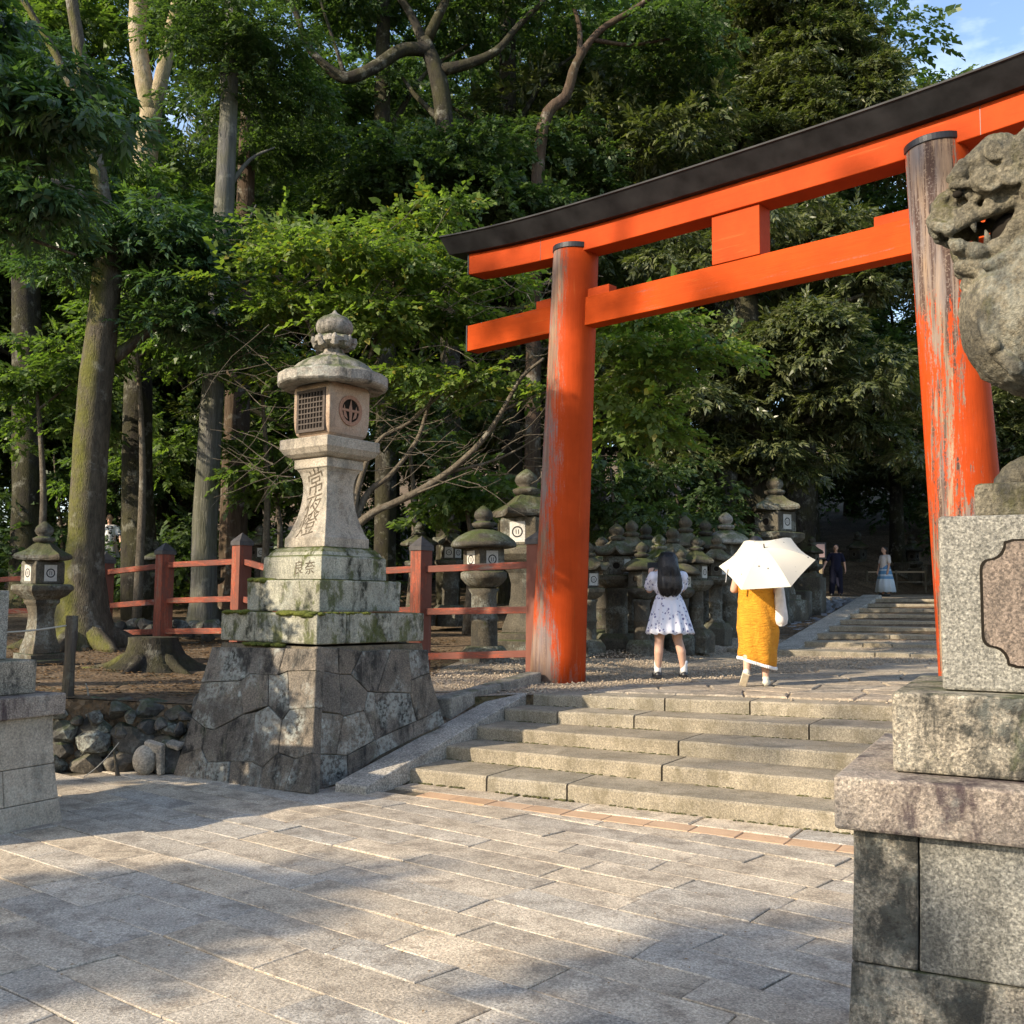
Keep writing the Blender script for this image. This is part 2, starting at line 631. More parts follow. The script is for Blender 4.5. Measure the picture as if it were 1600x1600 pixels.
M['kerb'] = stone('kerb_stone', (.19, .175, .15), (.31, .285, .24), .4, .5, .1, .5, .7, 50, top=.55)
M['carve'] = flat('carved_cut', (.12, .10, .075), .95, .05, 0, .5, 40)
M['carve_faint'] = flat('worn_shallow_cut', (.23, .185, .14), .95, .05)
RED = (.45, .058, .010)
M['red'] = paint('vermilion_beam', RED, grain=42.5)
M['red_tie'] = paint('vermilion_tie_beam', (.47, .060, .006), .5, None, .66, fine=.5, soft=.08, grain=42.5)
M['red_pl'] = paint('vermilion_pillar_left', RED, .9, (-.97, -.24, 0), .58, (.45, 1.4, .30), .05, (4.2, 5.6, .14), .42, .55, .14, .35)
M['red_pr'] = paint('vermilion_pillar_right', RED, .95, (-.72, -.69, 0), .60, (.4, 1.0, .05), .05, (4.1, 4.8, .17), .24, .5, .05, .9)
M['fence'] = paint('faded_red_fence', (.19, .078, .056), .8, None, .56, stretch=.10, soft=.14)
M['rail'] = paint('faded_red_rail', (.18, .072, .054), .85, None, .53, fine=.5, soft=.12, grain=20)
M['black'] = flat('black_copper_roofing', (.020, .020, .0215), .6, .2, 0, .45, 4, .1)
M['iron'] = flat('dark_iron_band', (.025, .024, .026), .45, .5, .3)
M['cap'] = flat('post_cap_metal', (.055, .05, .05), .55, .4, .2, .3, 14)
M['lattice'] = flat('dark_wood_lattice', (.075, .06, .05), .8, .2, 0, .3, 40)
M['hole'] = flat('opening_shade', (.018, .015, .012), .95, .05)  # near-black stands for the shade inside openings and hollows
M['redring'] = flat('reddish_ring_stone', (.30, .17, .115), .85, .2, 0, .2, 50)
M['paper'] = flat('white_paper', (.46, .44, .40), .85, .1, 0, .2, 30)
M['ink'] = flat('ink', (.03, .03, .03), .8, .1)
M['oldwood'] = bark('grey_post_wood', (.06, .05, .042), (.16, .135, .11), .2, 7, .12)
M['rope'] = flat('pale_rope', (.45, .41, .34), .9, .1)
M['bark_moss'] = bark('mossy_bark', (.035, .030, .023), (.13, .11, .08), .85, 5, .3, (-.8, -.55, .1))
M['bark_pale'] = bark('pale_bark', (.22, .17, .11), (.46, .37, .25), .55, 4, .5, (.2, -.6, 0))
M['bark_cedar'] = bark('cedar_bark', (.05, .05, .047), (.15, .145, .135), .25, 6, .08)
M['bark_dark'] = bark('shade_dark_bark', (.016, .014, .012), (.05, .044, .036), .2, 6, .3)  # kept near black to carry the shade of the backlit trunks
M['bark_red'] = bark('reddish_bark', (.04, .027, .02), (.11, .075, .055), .1, 6, .1)
M['twig'] = bark('twig_bark', (.065, .053, .04), (.19, .16, .12), 0, 8, .5)
M['leaf_dark'] = leafmat('leaf_dark', (.042, .075, .032), (.092, .132, .056), .40)
M['leaf_mid'] = leafmat('leaf_mid', (.065, .11, .034), (.135, .185, .06), .46)
M['leaf_lit'] = leafmat('leaf_spring', (.095, .145, .038), (.175, .225, .068), .45, yellow=(.22, .20, .04))
M['leaf_oak'] = leafmat('leaf_oak', (.05, .066, .03), (.14, .152, .068), .30, .36, spec=.5)
M['leaf_blue'] = leafmat('leaf_bluish', (.04, .08, .038), (.085, .14, .06), .34, .35, spec=.5)
M['leaf_dry'] = flat('dry_leaf_litter', (.22, .14, .07), .9, .1, 0, .5, 60)


def ground_mat(name, c1, c2, litter, scale=55, moss=.2):
    m, t, b = newmat(name)
    q = NB(t)
    p = q.pos()
    col = q.mix(q.ramp(q.noise(p, 1.3, 7, .65), .35, .65), c1, c2)
    bw = q.n('ShaderNodeRGBToBW')
    q.l(q.voro(p, scale, 'F1', 'Color'), bw.inputs[0])
    col = q.mix(.5, col, q.ramp(bw.outputs[0], .15, .85), 'OVERLAY')
    col = q.mix(q.math('MULTIPLY', q.ramp(q.noise(p, 14, 7, .75), .52, .62), litter), col, (.20, .12, .06))
    col = q.mix(q.math('MULTIPLY', q.ramp(q.noise(p, .9, 5, .7), .55, .66), moss), col, (.05, .065, .02))
    q.l(col, b.inputs['Base Color'])
    b.inputs['Roughness'].default_value = .95
    b.inputs['Specular IOR Level'].default_value = .1
    q.bump(q.mix(.5, q.voro(p, scale), q.noise(p, 18, 8, .75)), .9, .03, b)
    return m


M['gravel'] = ground_mat('gravel_ground', (.25, .205, .15), (.38, .315, .235), .25, 46, .0)
M['forest'] = ground_mat('forest_floor', (.075, .055, .036), (.17, .125, .082), .6, 26, .35)
M['pebble'] = stone('pebble', (.26, .21, .155), (.45, .37, .28), .2, .1, 0, 0, .2, 60)

# ------------------------------------------------------------------ terrain
US, VS = frame(29)                      # along and up the stone steps
P0 = V(.235, 10.74, 0)                  # left end of the top step


def st(x, y):
    dx, dy = x - P0[0], y - P0[1]
    return dx * US[0] + dy * US[1], dx * VS[0] + dy * VS[1]


def xy(t, s, z=0):
    p = P0 + US * t + VS * s
    return V(p[0], p[1], z)


def sm(a, b, x):
    x = np.clip((x - a) / (b - a), 0, 1)
    return x * x * (3 - 2 * x)


STAIR_S0, STAIR_N, STAIR_T, STAIR_H = 7.8, 9, 1.03, .112


def gz(x, y):
    """height of the upper ground"""
    t, s = st(np.asarray(x, float), np.asarray(y, float))
    left = .6 + .042 * np.clip(s, 0, 60) + .03 * np.clip(-t - 2, 0, 14)
    path = .6 + .024 * np.clip(t, -1, 6) + .008 * np.clip(s, 0, 9) + 1.0 * np.clip((s - STAIR_S0) / 9.0, 0, 1)
    k = sm(-1.4, .1, t)
    z = left * (1 - k) + path * k
    z = z + .14 * np.clip(s - 24, 0, 200) + .05 * np.clip(s - 12, 0, 200) * (1 - k)
    bumps = .025 * np.sin(x * 2.3 + y * 1.1) * np.sin(y * 1.9 - x * .7)
    return z + bumps * (1 - k)


def G(x, y, dz=0):
    return V(x, y, float(gz(x, y)) + dz)


g = MB()
g.box((0, 0, -.42), 2400, 2400, .40)
tag(g.build('lower_ground', M['bed']), 'earth and dark joints under the stone paving', kind='structure')

# upper ground: strips running back from its front edge
front = [(-60, 9.9), (-30, 9.75), (-12, 9.6), (-6, 9.45), (-4, 9.42), (-2.9, 9.6), (-1.9, 9.9), (-1.2, 10.2), (-.6, 10.55), (.1, 10.85), (1.0, 10.42), (2.0, 9.87),
         (3.0, 9.31), (4.2, 8.65), (6, 7.65), (12, 4.3), (40, -11)]
fx = []
for (a, b), (c, d) in zip(front[:-1], front[1:]):
    n = max(1, int(math.hypot(c - a, d - b) / 1.2)) if abs(a) < 20 else 6
    fx += [(a + (c - a) * i / n, b + (d - b) * i / n) for i in range(n)]
fx.append(front[-1])
ss = list(np.linspace(0, 20, 60)) + list(np.linspace(21, 160, 50))
vs, fs = [], []
for (x, y) in fx:
    for s in ss:
        X, Y = x + VS[0] * s * (1 if x > -1 else .55), y + VS[1] * s * 1.06
        vs.append((X, Y, float(gz(X, Y)) - .012))
n = len(ss)
for i in range(len(fx) - 1):
    for j in range(n - 1):
        fs.append((i * n + j, (i + 1) * n + j, (i + 1) * n + j + 1, i * n + j + 1))
gm = MB()
gm.add(vs, fs)
go = gm.build('upper_ground', M['forest'], smooth=True)
go.data.materials.append(M['gravel'])
for p in go.data.polygons:
    t, s = st(p.center[0], p.center[1])
    if t > -2.3 and s < 9.5 and not (t < -1.2 and s > 4.2):
        p.material_index = 1
tag(go, 'gravel and leaf-strewn earth of the upper terrace', kind='structure')
# a skirt of earth below the front edge of the terrace
sk = MB()
for (a, b), (c, d) in zip(front[2:-3], front[3:-2]):
    z1, z2 = float(gz(a, b)) - .02, float(gz(c, d)) - .02
    sk.add([(a, b, -.05), (c, d, -.05), (c, d, z2), (a, b, z1), (a, b + .25, -.05), (c, d + .25, -.05)], [(0, 1, 2, 3)])
tag(sk.build('earth_bank', M['forest']), 'earth face of the terrace behind the rubble wall', kind='structure')

# ------------------------------------------------------------------ stone slab pieces
def slab_mesh(poly, z, thick, ch=.012, jit=.004, seg=.28, tilt=0, rng=random):
    """irregular flat stone: poly in xy (counter-clockwise), z = height or function"""
    pts = []
    m = len(poly)
    for i in range(m):
        a, b = np.array(poly[i][:2], float), np.array(poly[(i + 1) % m][:2], float)
        k = max(1, min(4, int(np.linalg.norm(b - a) / seg)))
        for j in range(k):
            p = a + (b - a) * j / k
            pts.append(p + np.array([rng.uniform(-jit, jit), rng.uniform(-jit, jit)]) * (1 if j else .6))
    c = sum(pts) / len(pts)
    n = len(pts)
    tx, ty = rng.uniform(-tilt, tilt), rng.uniform(-tilt, tilt)
    fz = z if callable(z) else (lambda x, y: z)
    H = lambda p: fz(p[0], p[1]) + (p[0] - c[0]) * tx + (p[1] - c[1]) * ty
    ins = []
    for p in pts:
        d = c - p
        L = np.linalg.norm(d) + 1e-6
        ins.append(p + d / L * min(ch * 1.6, L * .4))
    vs = [(*p, H(p)) for p in ins] + [(*p, H(p) - ch) for p in pts] + [(*p, H(p) - thick) for p in pts]
    fs = [tuple(range(n))]
    for i in range(n):
        k = (i + 1) % n
        fs.append((i, n + i, n + k, k))
        fs.append((n + i, 2 * n + i, 2 * n + k, n + k))
    mb = MB()
    mb.add(vs, fs)
    return mb


def in_view(p, pad=120):
    q = np.array(p) - EYE
    d = q @ _F
    if d < .6: return False
    x, y = 800 + 1600 * (q @ _RT) / d, 800 - 1600 * (q @ _UP) / d
    return -pad < x < 1600 + pad and -200 < y < 1600 + pad * 2.2


# lower paving: long courses of stone parallel to the steps
UP_, VP_ = frame(31)
pave = empty('paving', (0, 6, 0))
tag(pave, 'courses of worn rectangular paving stones in front of the steps', kind='structure')
rng = random.Random(3)
Q0 = V(-.86, 8.42, 0)                   # just in front of the brick strip


def pv(t, s):
    p = Q0 + UP_ * t + VP_ * s
    return (p[0], p[1])


UC, VC = frame(38)                      # the courses run a little askew of the steps


def pcs(t, s):
    p = Q0 + UC * t + VC * s
    return (p[0], p[1])


def clip(poly, f):
    """keeps the side where f(p) < 0"""
    out = []
    for i in range(len(poly)):
        a, b = poly[i], poly[(i + 1) % len(poly)]
        fa, fb = f(a), f(b)
        if fa < 0: out.append(a)
        if (fa < 0) != (fb < 0):
            k = fa / (fa - fb)
            out.append((a[0] + (b[0] - a[0]) * k, a[1] + (b[1] - a[1]) * k))
    return out


beyond = lambda p: (p[0] - Q0[0]) * VP_[0] + (p[1] - Q0[1]) * VP_[1] + .006
s = 2.6
while s > -8.0:
    w = rng.uniform(.23, .33)
    t = -7.5 + rng.uniform(0, .8)
    k0 = 0
    while t < 6:
        k1 = rng.uniform(-.035, .035)
        L = rng.uniform(.55, 1.2)
        c = pcs(t + L / 2, s - w / 2)
        gp = .0035
        poly = [pcs(t + gp + k0, s - w + gp), pcs(t + L - gp + k1, s - w + gp), pcs(t + L - gp, s - gp), pcs(t + gp, s - gp)]
        if c[0] > -1.9: poly = clip(poly, beyond)
        if len(poly) > 2 and in_view((*c, 0), 150) and c[1] > 2.2 and c[1] < 9.3 and not (c[0] < -2.6 and c[1] > 9.3):
            xs_, ys_ = [p[0] for p in poly], [p[1] for p in poly]
            if (max(xs_) - min(xs_)) * (max(ys_) - min(ys_)) > .03:
                slab_mesh(poly, rng.uniform(-.003, .003), .06, .0035, .007, .2, .005, rng).build('paving_stone', M['pave'], pave)
        k0 = k1
        t += L
    s -= w

# strip of buff bricks, and the stones between it and the bottom step
strip = empty('brick_strip', (0, 8.4, 0))
tag(strip, 'single course of buff bricks set in the paving below the steps', kind='structure')
t = .12
while t < 4.6:
    L = .33
    poly = [pv(t + .003, .006), pv(t + L - .003, .006), pv(t + L - .003, .205), pv(t + .003, .205)]
    slab_mesh(poly, rng.uniform(-.002, .002), .05, .004, .001, .5, 0, rng).build('brick', M['brick'], strip)
    t += L
t = -.25
while t < 4.9:
    L = rng.uniform(.6, 1.2)
    poly = [pv(t + .006, .215), pv(t + L - .006, .215), pv(t + L - .006, .75), pv(t + .006, .75)]
    slab_mesh(poly, rng.uniform(-.004, .004), .06, .008, .005, .3, .004, rng).build('paving_stone', M['pave'], pave)
    t += L

# ------------------------------------------------------------------ first flight of steps
SL = [(-.92, 8.994), (-.628, 9.50), (-.345, 9.96), (-.06, 10.40), (.235, 10.74)]
SR = [(2.196, 7.203), (2.355, 7.66), (2.62, 8.10), (2.98, 8.62), (3.356, 9.049)]
SZ = [.12, .24, .36, .48, .60]
ZR = [.015, .03, .045, .06, .075]        # the flight climbs a little towards the right pedestal
cuts = [[0, .235, .44, 1.22, 1.7], [0, .62, 1.25, 1.75], [0, .60, 1.3, 1.8], [0, .17, .40, .86, 1.4, 1.9], [0, .405, .64, 1.2, 1.9]]
steps = empty('stone_steps', (1, 9, 0), 0, 'broad flight of five worn granite steps rising to the red gate', 'steps')
for k in range(5):
    a, b = V(*SL[k], 0), V(*SR[k], 0)
    d = b - a
    nrm = V(-d[1], d[0], 0)
    nrm /= np.linalg.norm(nrm)
    depth = .62 if k < 4 else .42
    for c0, c1 in zip(cuts[k][:-1], cuts[k][1:]):
        e = .0022
        p, q_ = a + d * (c0 + e), a + d * (c1 - e)
        jw = rng.uniform(-.006, .006)
        z0, z1 = SZ[k] + ZR[k] * c0, SZ[k] + ZR[k] * c1
        zb = -.04 if k == 0 else SZ[k] - .16
        nn = max(2, int((c1 - c0) * np.linalg.norm(d) / .22))
        mb = MB()
        vs = []
        for i in range(nn + 1):
            f = i / nn
            o = p + (q_ - p) * f + nrm * jw
            zt = z0 + (z1 - z0) * f
            j1, j2, j3 = rng.uniform(-.005, .005), rng.uniform(-.005, .004), rng.uniform(-.006, .006)
            vs += [(*(o + nrm * j3)[:2], zb), (*(o + nrm * j1)[:2], zt - .016 + j2), (*(o + nrm * (.014 + j1))[:2], zt + j2 * .6),
                   (*(o + nrm * depth)[:2], zt + .004), (*(o + nrm * depth)[:2], zb)]
        fs = []
        for i in range(nn):
            for r_ in range(5):
                r2 = (r_ + 1) % 5
                fs.append((i * 5 + r_, i * 5 + r2, (i + 1) * 5 + r2, (i + 1) * 5 + r_)[::-1])
        fs += [(0, 1, 2, 3, 4), tuple(nn * 5 + r_ for r_ in range(5))[::-1]]
        mb.add(vs, fs)
        mb.build('step_block', M['step'], steps)

# sloping slab beside the steps
rb = [onz(523, 1223, .07), onz(572, 1229, .06), V(.19, 10.86, .60), V(-.10, 11.02, .585)]
lo = MB()
top = [V(*p) for p in rb]
lo.hexa([p - V(0, 0, .17) for p in top] + top)
tag(lo.build('sloping_slab', M['ramp'], bevel=.012), 'long sloping granite slab flanking the left end of the steps', 'stone slab')
under = MB()
under.hexa([V(-1.38, 8.85, -.03), V(-1.03, 8.86, -.03), V(.16, 10.80, -.03), V(-.2, 11.0, -.03),
            V(-1.30, 9.0, .0), V(-1.0, 8.98, .0), V(.16, 10.80, .42), V(-.2, 11.0, .42)])
under.hexa([V(-1.62, 8.62, -.03), V(-1.18, 8.95, -.03), V(-.14, 10.96, -.03), V(-.85, 10.9, -.03),
            V(-1.62, 8.62, .02), V(-1.20, 8.98, .03), V(-.14, 10.96, .57), V(-.85, 10.9, .60)])
tag(under.build('earth_fill', M['forest']), 'earth packed between the lantern base and the sloping slab', kind='structure')
kb = [onz(690, 1112, .47), onz(835, 1068, .60)]
k2 = MB()
for a0, a1 in ((0, .52), (.53, 1.0)):
    p, q_ = kb[0] + (kb[1] - kb[0]) * a0, kb[0] + (kb[1] - kb[0]) * a1
    k2 = MB()
    k2.beam(p + V(0, .1, .0), q_ + V(0, .1, .0), .2, .26)
    tag(k2.build('kerb_stone', M['kerb'], bevel=.02), 'dark kerb stone %s above the sloping slab' % ('nearer the lantern base' if a0 == 0 else 'nearer the gate pillar'), 'kerb')

# plateau: coping behind the top step, irregular flagstones, gravel with loose pebbles
flags = empty('flagstone_path', (2.5, 11.5, .6))
tag(flags, 'irregular flagstones of the upper path through the gate', kind='structure')
rf = random.Random(11)
pz = lambda x, y: float(gz(x, y)) + .012
nt_, ns_ = 13, 13
gr = {}
for i in range(nt_ + 1):
    for j in range(ns_ + 1):
        gr[i, j] = (i * .52 + rf.uniform(-.17, .17) - .05, .38 + j * .5 + rf.uniform(-.15, .15) * (j > 0))
for i in range(nt_):
    for j in range(ns_):
        cs = [gr[i, j], gr[i + 1, j], gr[i + 1, j + 1], gr[i, j + 1]]
        ct, cs_ = sum(p[0] for p in cs) / 4, sum(p[1] for p in cs) / 4
        if ct < .25 + .46 * (cs_ - .4) or cs_ > 6.6: continue
        poly = []
        for p in cs:
            q_ = xy(ct + (p[0] - ct) * .965, cs_ + (p[1] - cs_) * .965)
            poly.append((q_[0], q_[1]))
        if not in_view((*poly[0], .7), 40): continue
        slab_mesh(poly, pz, .05, .012, .012, .2, .006, rf).build('flagstone', M['flag'], flags)

rp = np.random.default_rng(5)
N = 15000
tt, s_ = rp.uniform(-2.2, 5.5, N), rp.uniform(.05, 8.2, N) ** 1.0
keep = (tt < .25 + .46 * (s_ - .4)) | (rp.random(N) < .03)
tt, s_ = tt[keep], s_[keep]
X = P0[0] + US[0] * tt + VS[0] * s_
Y = P0[1] + US[1] * tt + VS[1] * s_
Z = gz(X, Y)
oct_ = np.array([(1, 0, 0), (0, 1, 0), (-1, 0, 0), (0, -1, 0), (0, 0, .7), (0, 0, -.7)])
of = np.array([(0, 1, 4), (1, 2, 4), (2, 3, 4), (3, 0, 4), (1, 0, 5), (2, 1, 5), (3, 2, 5), (0, 3, 5)])
N = len(X)
sz = rp.uniform(.006, .020, N)
an = rp.uniform(0, 6.28, N)
ox = oct_[None] * sz[:, None, None] * rp.uniform(.6, 1.4, (N, 6, 1))
vx = np.stack([ox[..., 0] * np.cos(an)[:, None] - ox[..., 1] * np.sin(an)[:, None] + X[:, None],
               ox[..., 0] * np.sin(an)[:, None] + ox[..., 1] * np.cos(an)[:, None] + Y[:, None], ox[..., 2] + Z[:, None]], -1).reshape(-1, 3)
fxs = (of[None] + (np.arange(N) * 6)[:, None, None]).reshape(-1, 3)


def npmesh(name, v, f):
    me = bpy.data.meshes.new(name)
    k = f.shape[1]
    me.vertices.add(len(v))
    me.vertices.foreach_set('co', v.astype(np.float32).ravel())
    me.loops.add(f.size)
    me.loops.foreach_set('vertex_index', f.astype(np.int32).ravel())
    me.polygons.add(len(f))
    me.polygons.foreach_set('loop_start', np.arange(0, f.size, k, dtype=np.int32))
    me.update(calc_edges=True)
    return me


tag(link('gravel', npmesh('gravel', vx, fxs), M['pebble']), 'loose pale gravel scattered around the gate pillar', kind='stuff')
# dead leaves on the terrace
N = 9000
X = rp.uniform(-8.5, -.9, N)
Y = rp.uniform(9.75, 17.5, N)
Z = gz(X, Y) + .012
lv = np.array([(-.5, 0, 0), (0, -.22, .12), (.5, 0, .02), (0, .22, .15)])
an = rp.uniform(0, 6.28, N)
sz = rp.uniform(.025, .075, N)
l0 = lv[None] * sz[:, None, None]
vx = np.stack([l0[..., 0] * np.cos(an)[:, None] - l0[..., 1] * np.sin(an)[:, None] + X[:, None],
               l0[..., 0] * np.sin(an)[:, None] + l0[..., 1] * np.cos(an)[:, None] + Y[:, None], l0[..., 2] + Z[:, None]], -1).reshape(-1, 3)
tag(link('dead_leaves', npmesh('dead_leaves', vx, np.arange(N * 4).reshape(-1, 4)), M['leaf_dry']), 'brown dead leaves lying on the earth terrace', kind='stuff')

# ------------------------------------------------------------------ second flight, its stringer and the cobbled ramp
up = empty('upper_steps', xy(3, STAIR_S0, .7), 0, 'wide shallow upper flight of steps climbing into the dark trees', 'steps')
for k in range(STAIR_N):
    z1 = .6 + .07 + STAIR_H * (k + 1)
    s0 = STAIR_S0 + STAIR_T * k
    t0 = -.35 if k == 0 else .72
    tcuts = [t0] + sorted(rng.uniform(t0 + .8, 6.2) for _ in range(3)) + [7.2]
    for a, b in zip(tcuts[:-1], tcuts[1:]):
        if b - a < .15: continue
        mb = MB()
        jz = rng.uniform(-.006, .006)
        q = [xy(a + .006, s0), xy(b - .006, s0), xy(b - .006, s0 + STAIR_T + .25), xy(a + .006, s0 + STAIR_T + .25)]
        mb.hexa([p + V(0, 0, z1 - .2) for p in q] + [p + V(0, 0, z1 + jz + (.004 if i > 1 else 0)) for i, p in enumerate(q)])
        mb.build('step_block', M['step'], up, bevel=.014)
z0, zt = .66, .6 + .07 + STAIR_H * STAIR_N + .03
mb = MB()
q = [xy(.30, STAIR_S0 + .25, z0 + .03), xy(.74, STAIR_S0 + .25, z0 + .03), xy(.74, STAIR_S0 + 9.1, zt), xy(.30, STAIR_S0 + 9.1, zt)]
mb.hexa([p - V(0, 0, .5) for p in q] + [p + V(0, 0, .07) for p in q])
tag(mb.build('stringer_slab', M['ramp'], bevel=.015), 'long sloping stone kerb between the upper steps and the cobbled ramp', 'stone slab')
zr = lambda t, s: z0 + .0 + (zt - z0) * np.clip((s - STAIR_S0 - .25) / 8.85, 0, 1) - .01
cob = MB()
rc = random.Random(5)
s = STAIR_S0 - .3
while s < STAIR_S0 + 9.0:
    h = rc.uniform(.16, .26)
    t = -2.3
    while t < .27:
        w = rc.uniform(.18, .34)
        c = xy(t + w / 2, s + h / 2)
        z = float(zr(t, s + h / 2)) + rc.uniform(-.02, .035)
        n = 7
        ring = [(c + US * math.cos(2 * PI * k / n) * w * .48 * rc.uniform(.85, 1.1) + VS * math.sin(2 * PI * k / n) * h * .48 * rc.uniform(.85, 1.1)) for k in range(n)]
        vs = [V(p[0], p[1], z - .07) for p in ring] + [V(*(c + (p - c) * .72)[:2], z) for p in ring]
        cob.add(vs, [tuple(range(n, 2 * n))] + [(i, (i + 1) % n, n + (i + 1) % n, n + i) for i in range(n)])
        t += w
    s += h
tag(cob.build('cobbled_ramp', M['cobble']), 'rough blue-grey cobbles of the ramp beside the upper steps', kind='stuff')
mb = MB()
q = [xy(-2.6, STAIR_S0 - .4, .56), xy(.3, STAIR_S0 - .4, .56), xy(.3, STAIR_S0 + 9.1, zt - .07), xy(-2.6, STAIR_S0 + 9.1, zt - .07)]
mb.hexa([p - V(0, 0, .5) for p in q] + q)
tag(mb.build('ramp_bed', M['bed']), 'earth bed of the cobbled ramp', kind='structure')
mb = MB()
mb.box(xy(-.9, STAIR_S0 + 9.25, zt - .5), 3.2, .3, .52, u=US, v=VS)
tag(mb.build('ramp_kerb', M['kerb'], bevel=.02), 'stone kerb closing the top of the cobbled ramp', 'kerb')
mb = MB()
mb.hexa([xy(-3, STAIR_S0 + 9.3, 1.0), xy(14, STAIR_S0 + 9.3, 1.0), xy(14, STAIR_S0 + 26, 1.2), xy(-3, STAIR_S0 + 26, 1.2),
         xy(-3, STAIR_S0 + 9.3, zt - .04), xy(14, STAIR_S0 + 9.3, zt - .04), xy(14, STAIR_S0 + 26, zt + .35), xy(-3, STAIR_S0 + 26, zt + .35)])
tag(mb.build('upper_court', M['gravel']), 'level gravel court at the head of the upper steps', kind='structure')

# ------------------------------------------------------------------ torii gate
UT, VT = frame(42.5)
TA = V(.757, 12.24, 0)
TC = TA + UT * 2.17                      # middle of the gate
SPAN = 2.17
torii = empty('torii_gate', (TC[0], TC[1], .64), 0, 'large vermilion wooden gate with black-capped top beam astride the steps', 'gate')


def TP(a, z, b=0):
    """a along the beams from the middle, b towards the viewer"""
    p = TC + UT * a - VT * b
    return V(p[0], p[1], z)


for sgn, mat, zb in ((-1, 'red_pl', .60), (1, 'red_pr', .68)):
    pb, pt = TP(sgn * (SPAN + .265), zb - .06), TP(sgn * SPAN, 5.86)
    mb = MB()
    K = 14
    pts = []
    for i in range(K + 1):
        f = i / K
        r = .318 - .042 * f + .02 * (1 - f) ** 4
        pts.append((*(pb + (pt - pb) * f), r))
    mb.tube(pts, 48)
    pil = mb.build('pillar', M[mat], torii, smooth=True)
    mb = MB()
    ax = (pt - pb) / np.linalg.norm(pt - pb)
    mb.tube([(*(pt - ax * .055), .289), (*(pt + ax * .012), .289)], 48)
    mb.build('iron_band', M['iron'], pil, bevel=.006)


def sori(a):
    return .165 * (abs(a) / 4.2) ** 3


def long_beam(name, mat, half, prof, dz0, parent, n=40, flare=0, bevel=.01):
    """prof: closed section (b, z) counter-clockwise seen from the left end; swept with the upward curve of the gate"""
    mb = MB()
    vs = []
    m = len(prof)
    for i in range(n + 1):
        a = -half + 2 * half * i / n
        for b, z in prof:
            e = flare * (z - prof[0][1]) * (a / half) ** 9 if flare else 0
            vs.append(TP(a + e, z + dz0 + sori(a), b))
    fs = []
    for i in range(n):
        for k in range(m):
            k2_ = (k + 1) % m
            fs.append((i * m + k, (i + 1) * m + k, (i + 1) * m + k2_, i * m + k2_))
    fs += [tuple(range(m)), tuple(n * m + k for k in range(m))[::-1]]
    mb.add(vs, fs)
    return mb.build(name, mat, parent, bevel=bevel)


long_beam('lintel_beam', M['red'], 3.88, [(.15, 0), (.15, .282), (-.15, .282), (-.15, 0)], 5.738, torii)
long_beam('top_beam', M['black'], 4.18, [(.225, 0), (.405, .185), (.42, .188), (.42, .206), (.0, .36), (-.42, .206), (-.42, .188), (-.405, .185), (-.225, 0)], 6.022, torii, bevel=0)
mb = MB()
for sg in (-1, 1):
    mb = MB()
    a = sg * 3.882
    q = [TP(a, 5.735 + sori(a), .154), TP(a + sg * .018, 5.735 + sori(a), .154), TP(a + sg * .018, 5.735 + sori(a), -.154), TP(a, 5.735 + sori(a), -.154)]
    mb.hexa(q + [p + V(0, 0, .283) for p in q])
    mb.build('end_plate', M['iron'], torii)
NZ0, NZ1 = 4.85, 5.195
mb = MB()
q = [TP(-3.94, NZ0, .10), TP(3.94, NZ0, .10), TP(3.94, NZ0, -.10), TP(-3.94, NZ0, -.10)]
mb.hexa(q + [p + V(0, 0, NZ1 - NZ0) for p in q])
mb.build('tie_beam', M['red_tie'], torii, bevel=.008)
for sg in (-1, 1):
    mb = MB()
    a = sg * 3.942
    q = [TP(a, NZ0 - .004, .104), TP(a + sg * .02, NZ0 - .004, .104), TP(a + sg * .02, NZ0 - .004, -.104), TP(a, NZ0 - .004, -.104)]
    mb.hexa(q + [p + V(0, 0, NZ1 - NZ0 + .008) for p in q])
    mb.build('end_plate', M['iron'], torii)
    for w0, w1 in ((.56, .2), (-.2, -.58)):
        mb = MB()
        c = sg * SPAN
        q = [TP(c + w1, NZ1 + .002, .075), TP(c + w0, NZ1 + .002, .075), TP(c + w0, NZ1 + .002, -.075), TP(c + w1, NZ1 + .002, -.075)]
        mb.hexa(q + [p + V(0, 0, .10) for p in q])
        mb.build('wedge', M['red'], torii, bevel=.005)
for a_ in (-2.62, 2.62):
    mb = MB()
    q = [TP(a_ - .0025, 5.739, .1512), TP(a_ + .0025, 5.739, .1512), TP(a_ + .0025, 5.739, .148), TP(a_ - .0025, 5.739, .148)]
    mb.hexa([p + V(0, 0, sori(a_)) for p in q] + [p + V(0, 0, sori(a_) + .279) for p in q])
    mb.build('beam_joint', M['iron'], torii)
mb = MB()
q = [TP(-.19, NZ1 + .002, .115), TP(.385, NZ1 + .002, .115), TP(.385, NZ1 + .002, -.115), TP(-.19, NZ1 + .002, -.115)]
mb.hexa(q + [p + V(0, 0, 5.735 - NZ1) for p in q])
mb.build('strut', M['red'], torii, bevel=.006)

# ------------------------------------------------------------------ red fence
fence = empty('shrine_fence', (-3, 14.6, .8), 0, 'weathered red post and rail fence with dark pyramid caps behind the stone lanterns', 'fence')


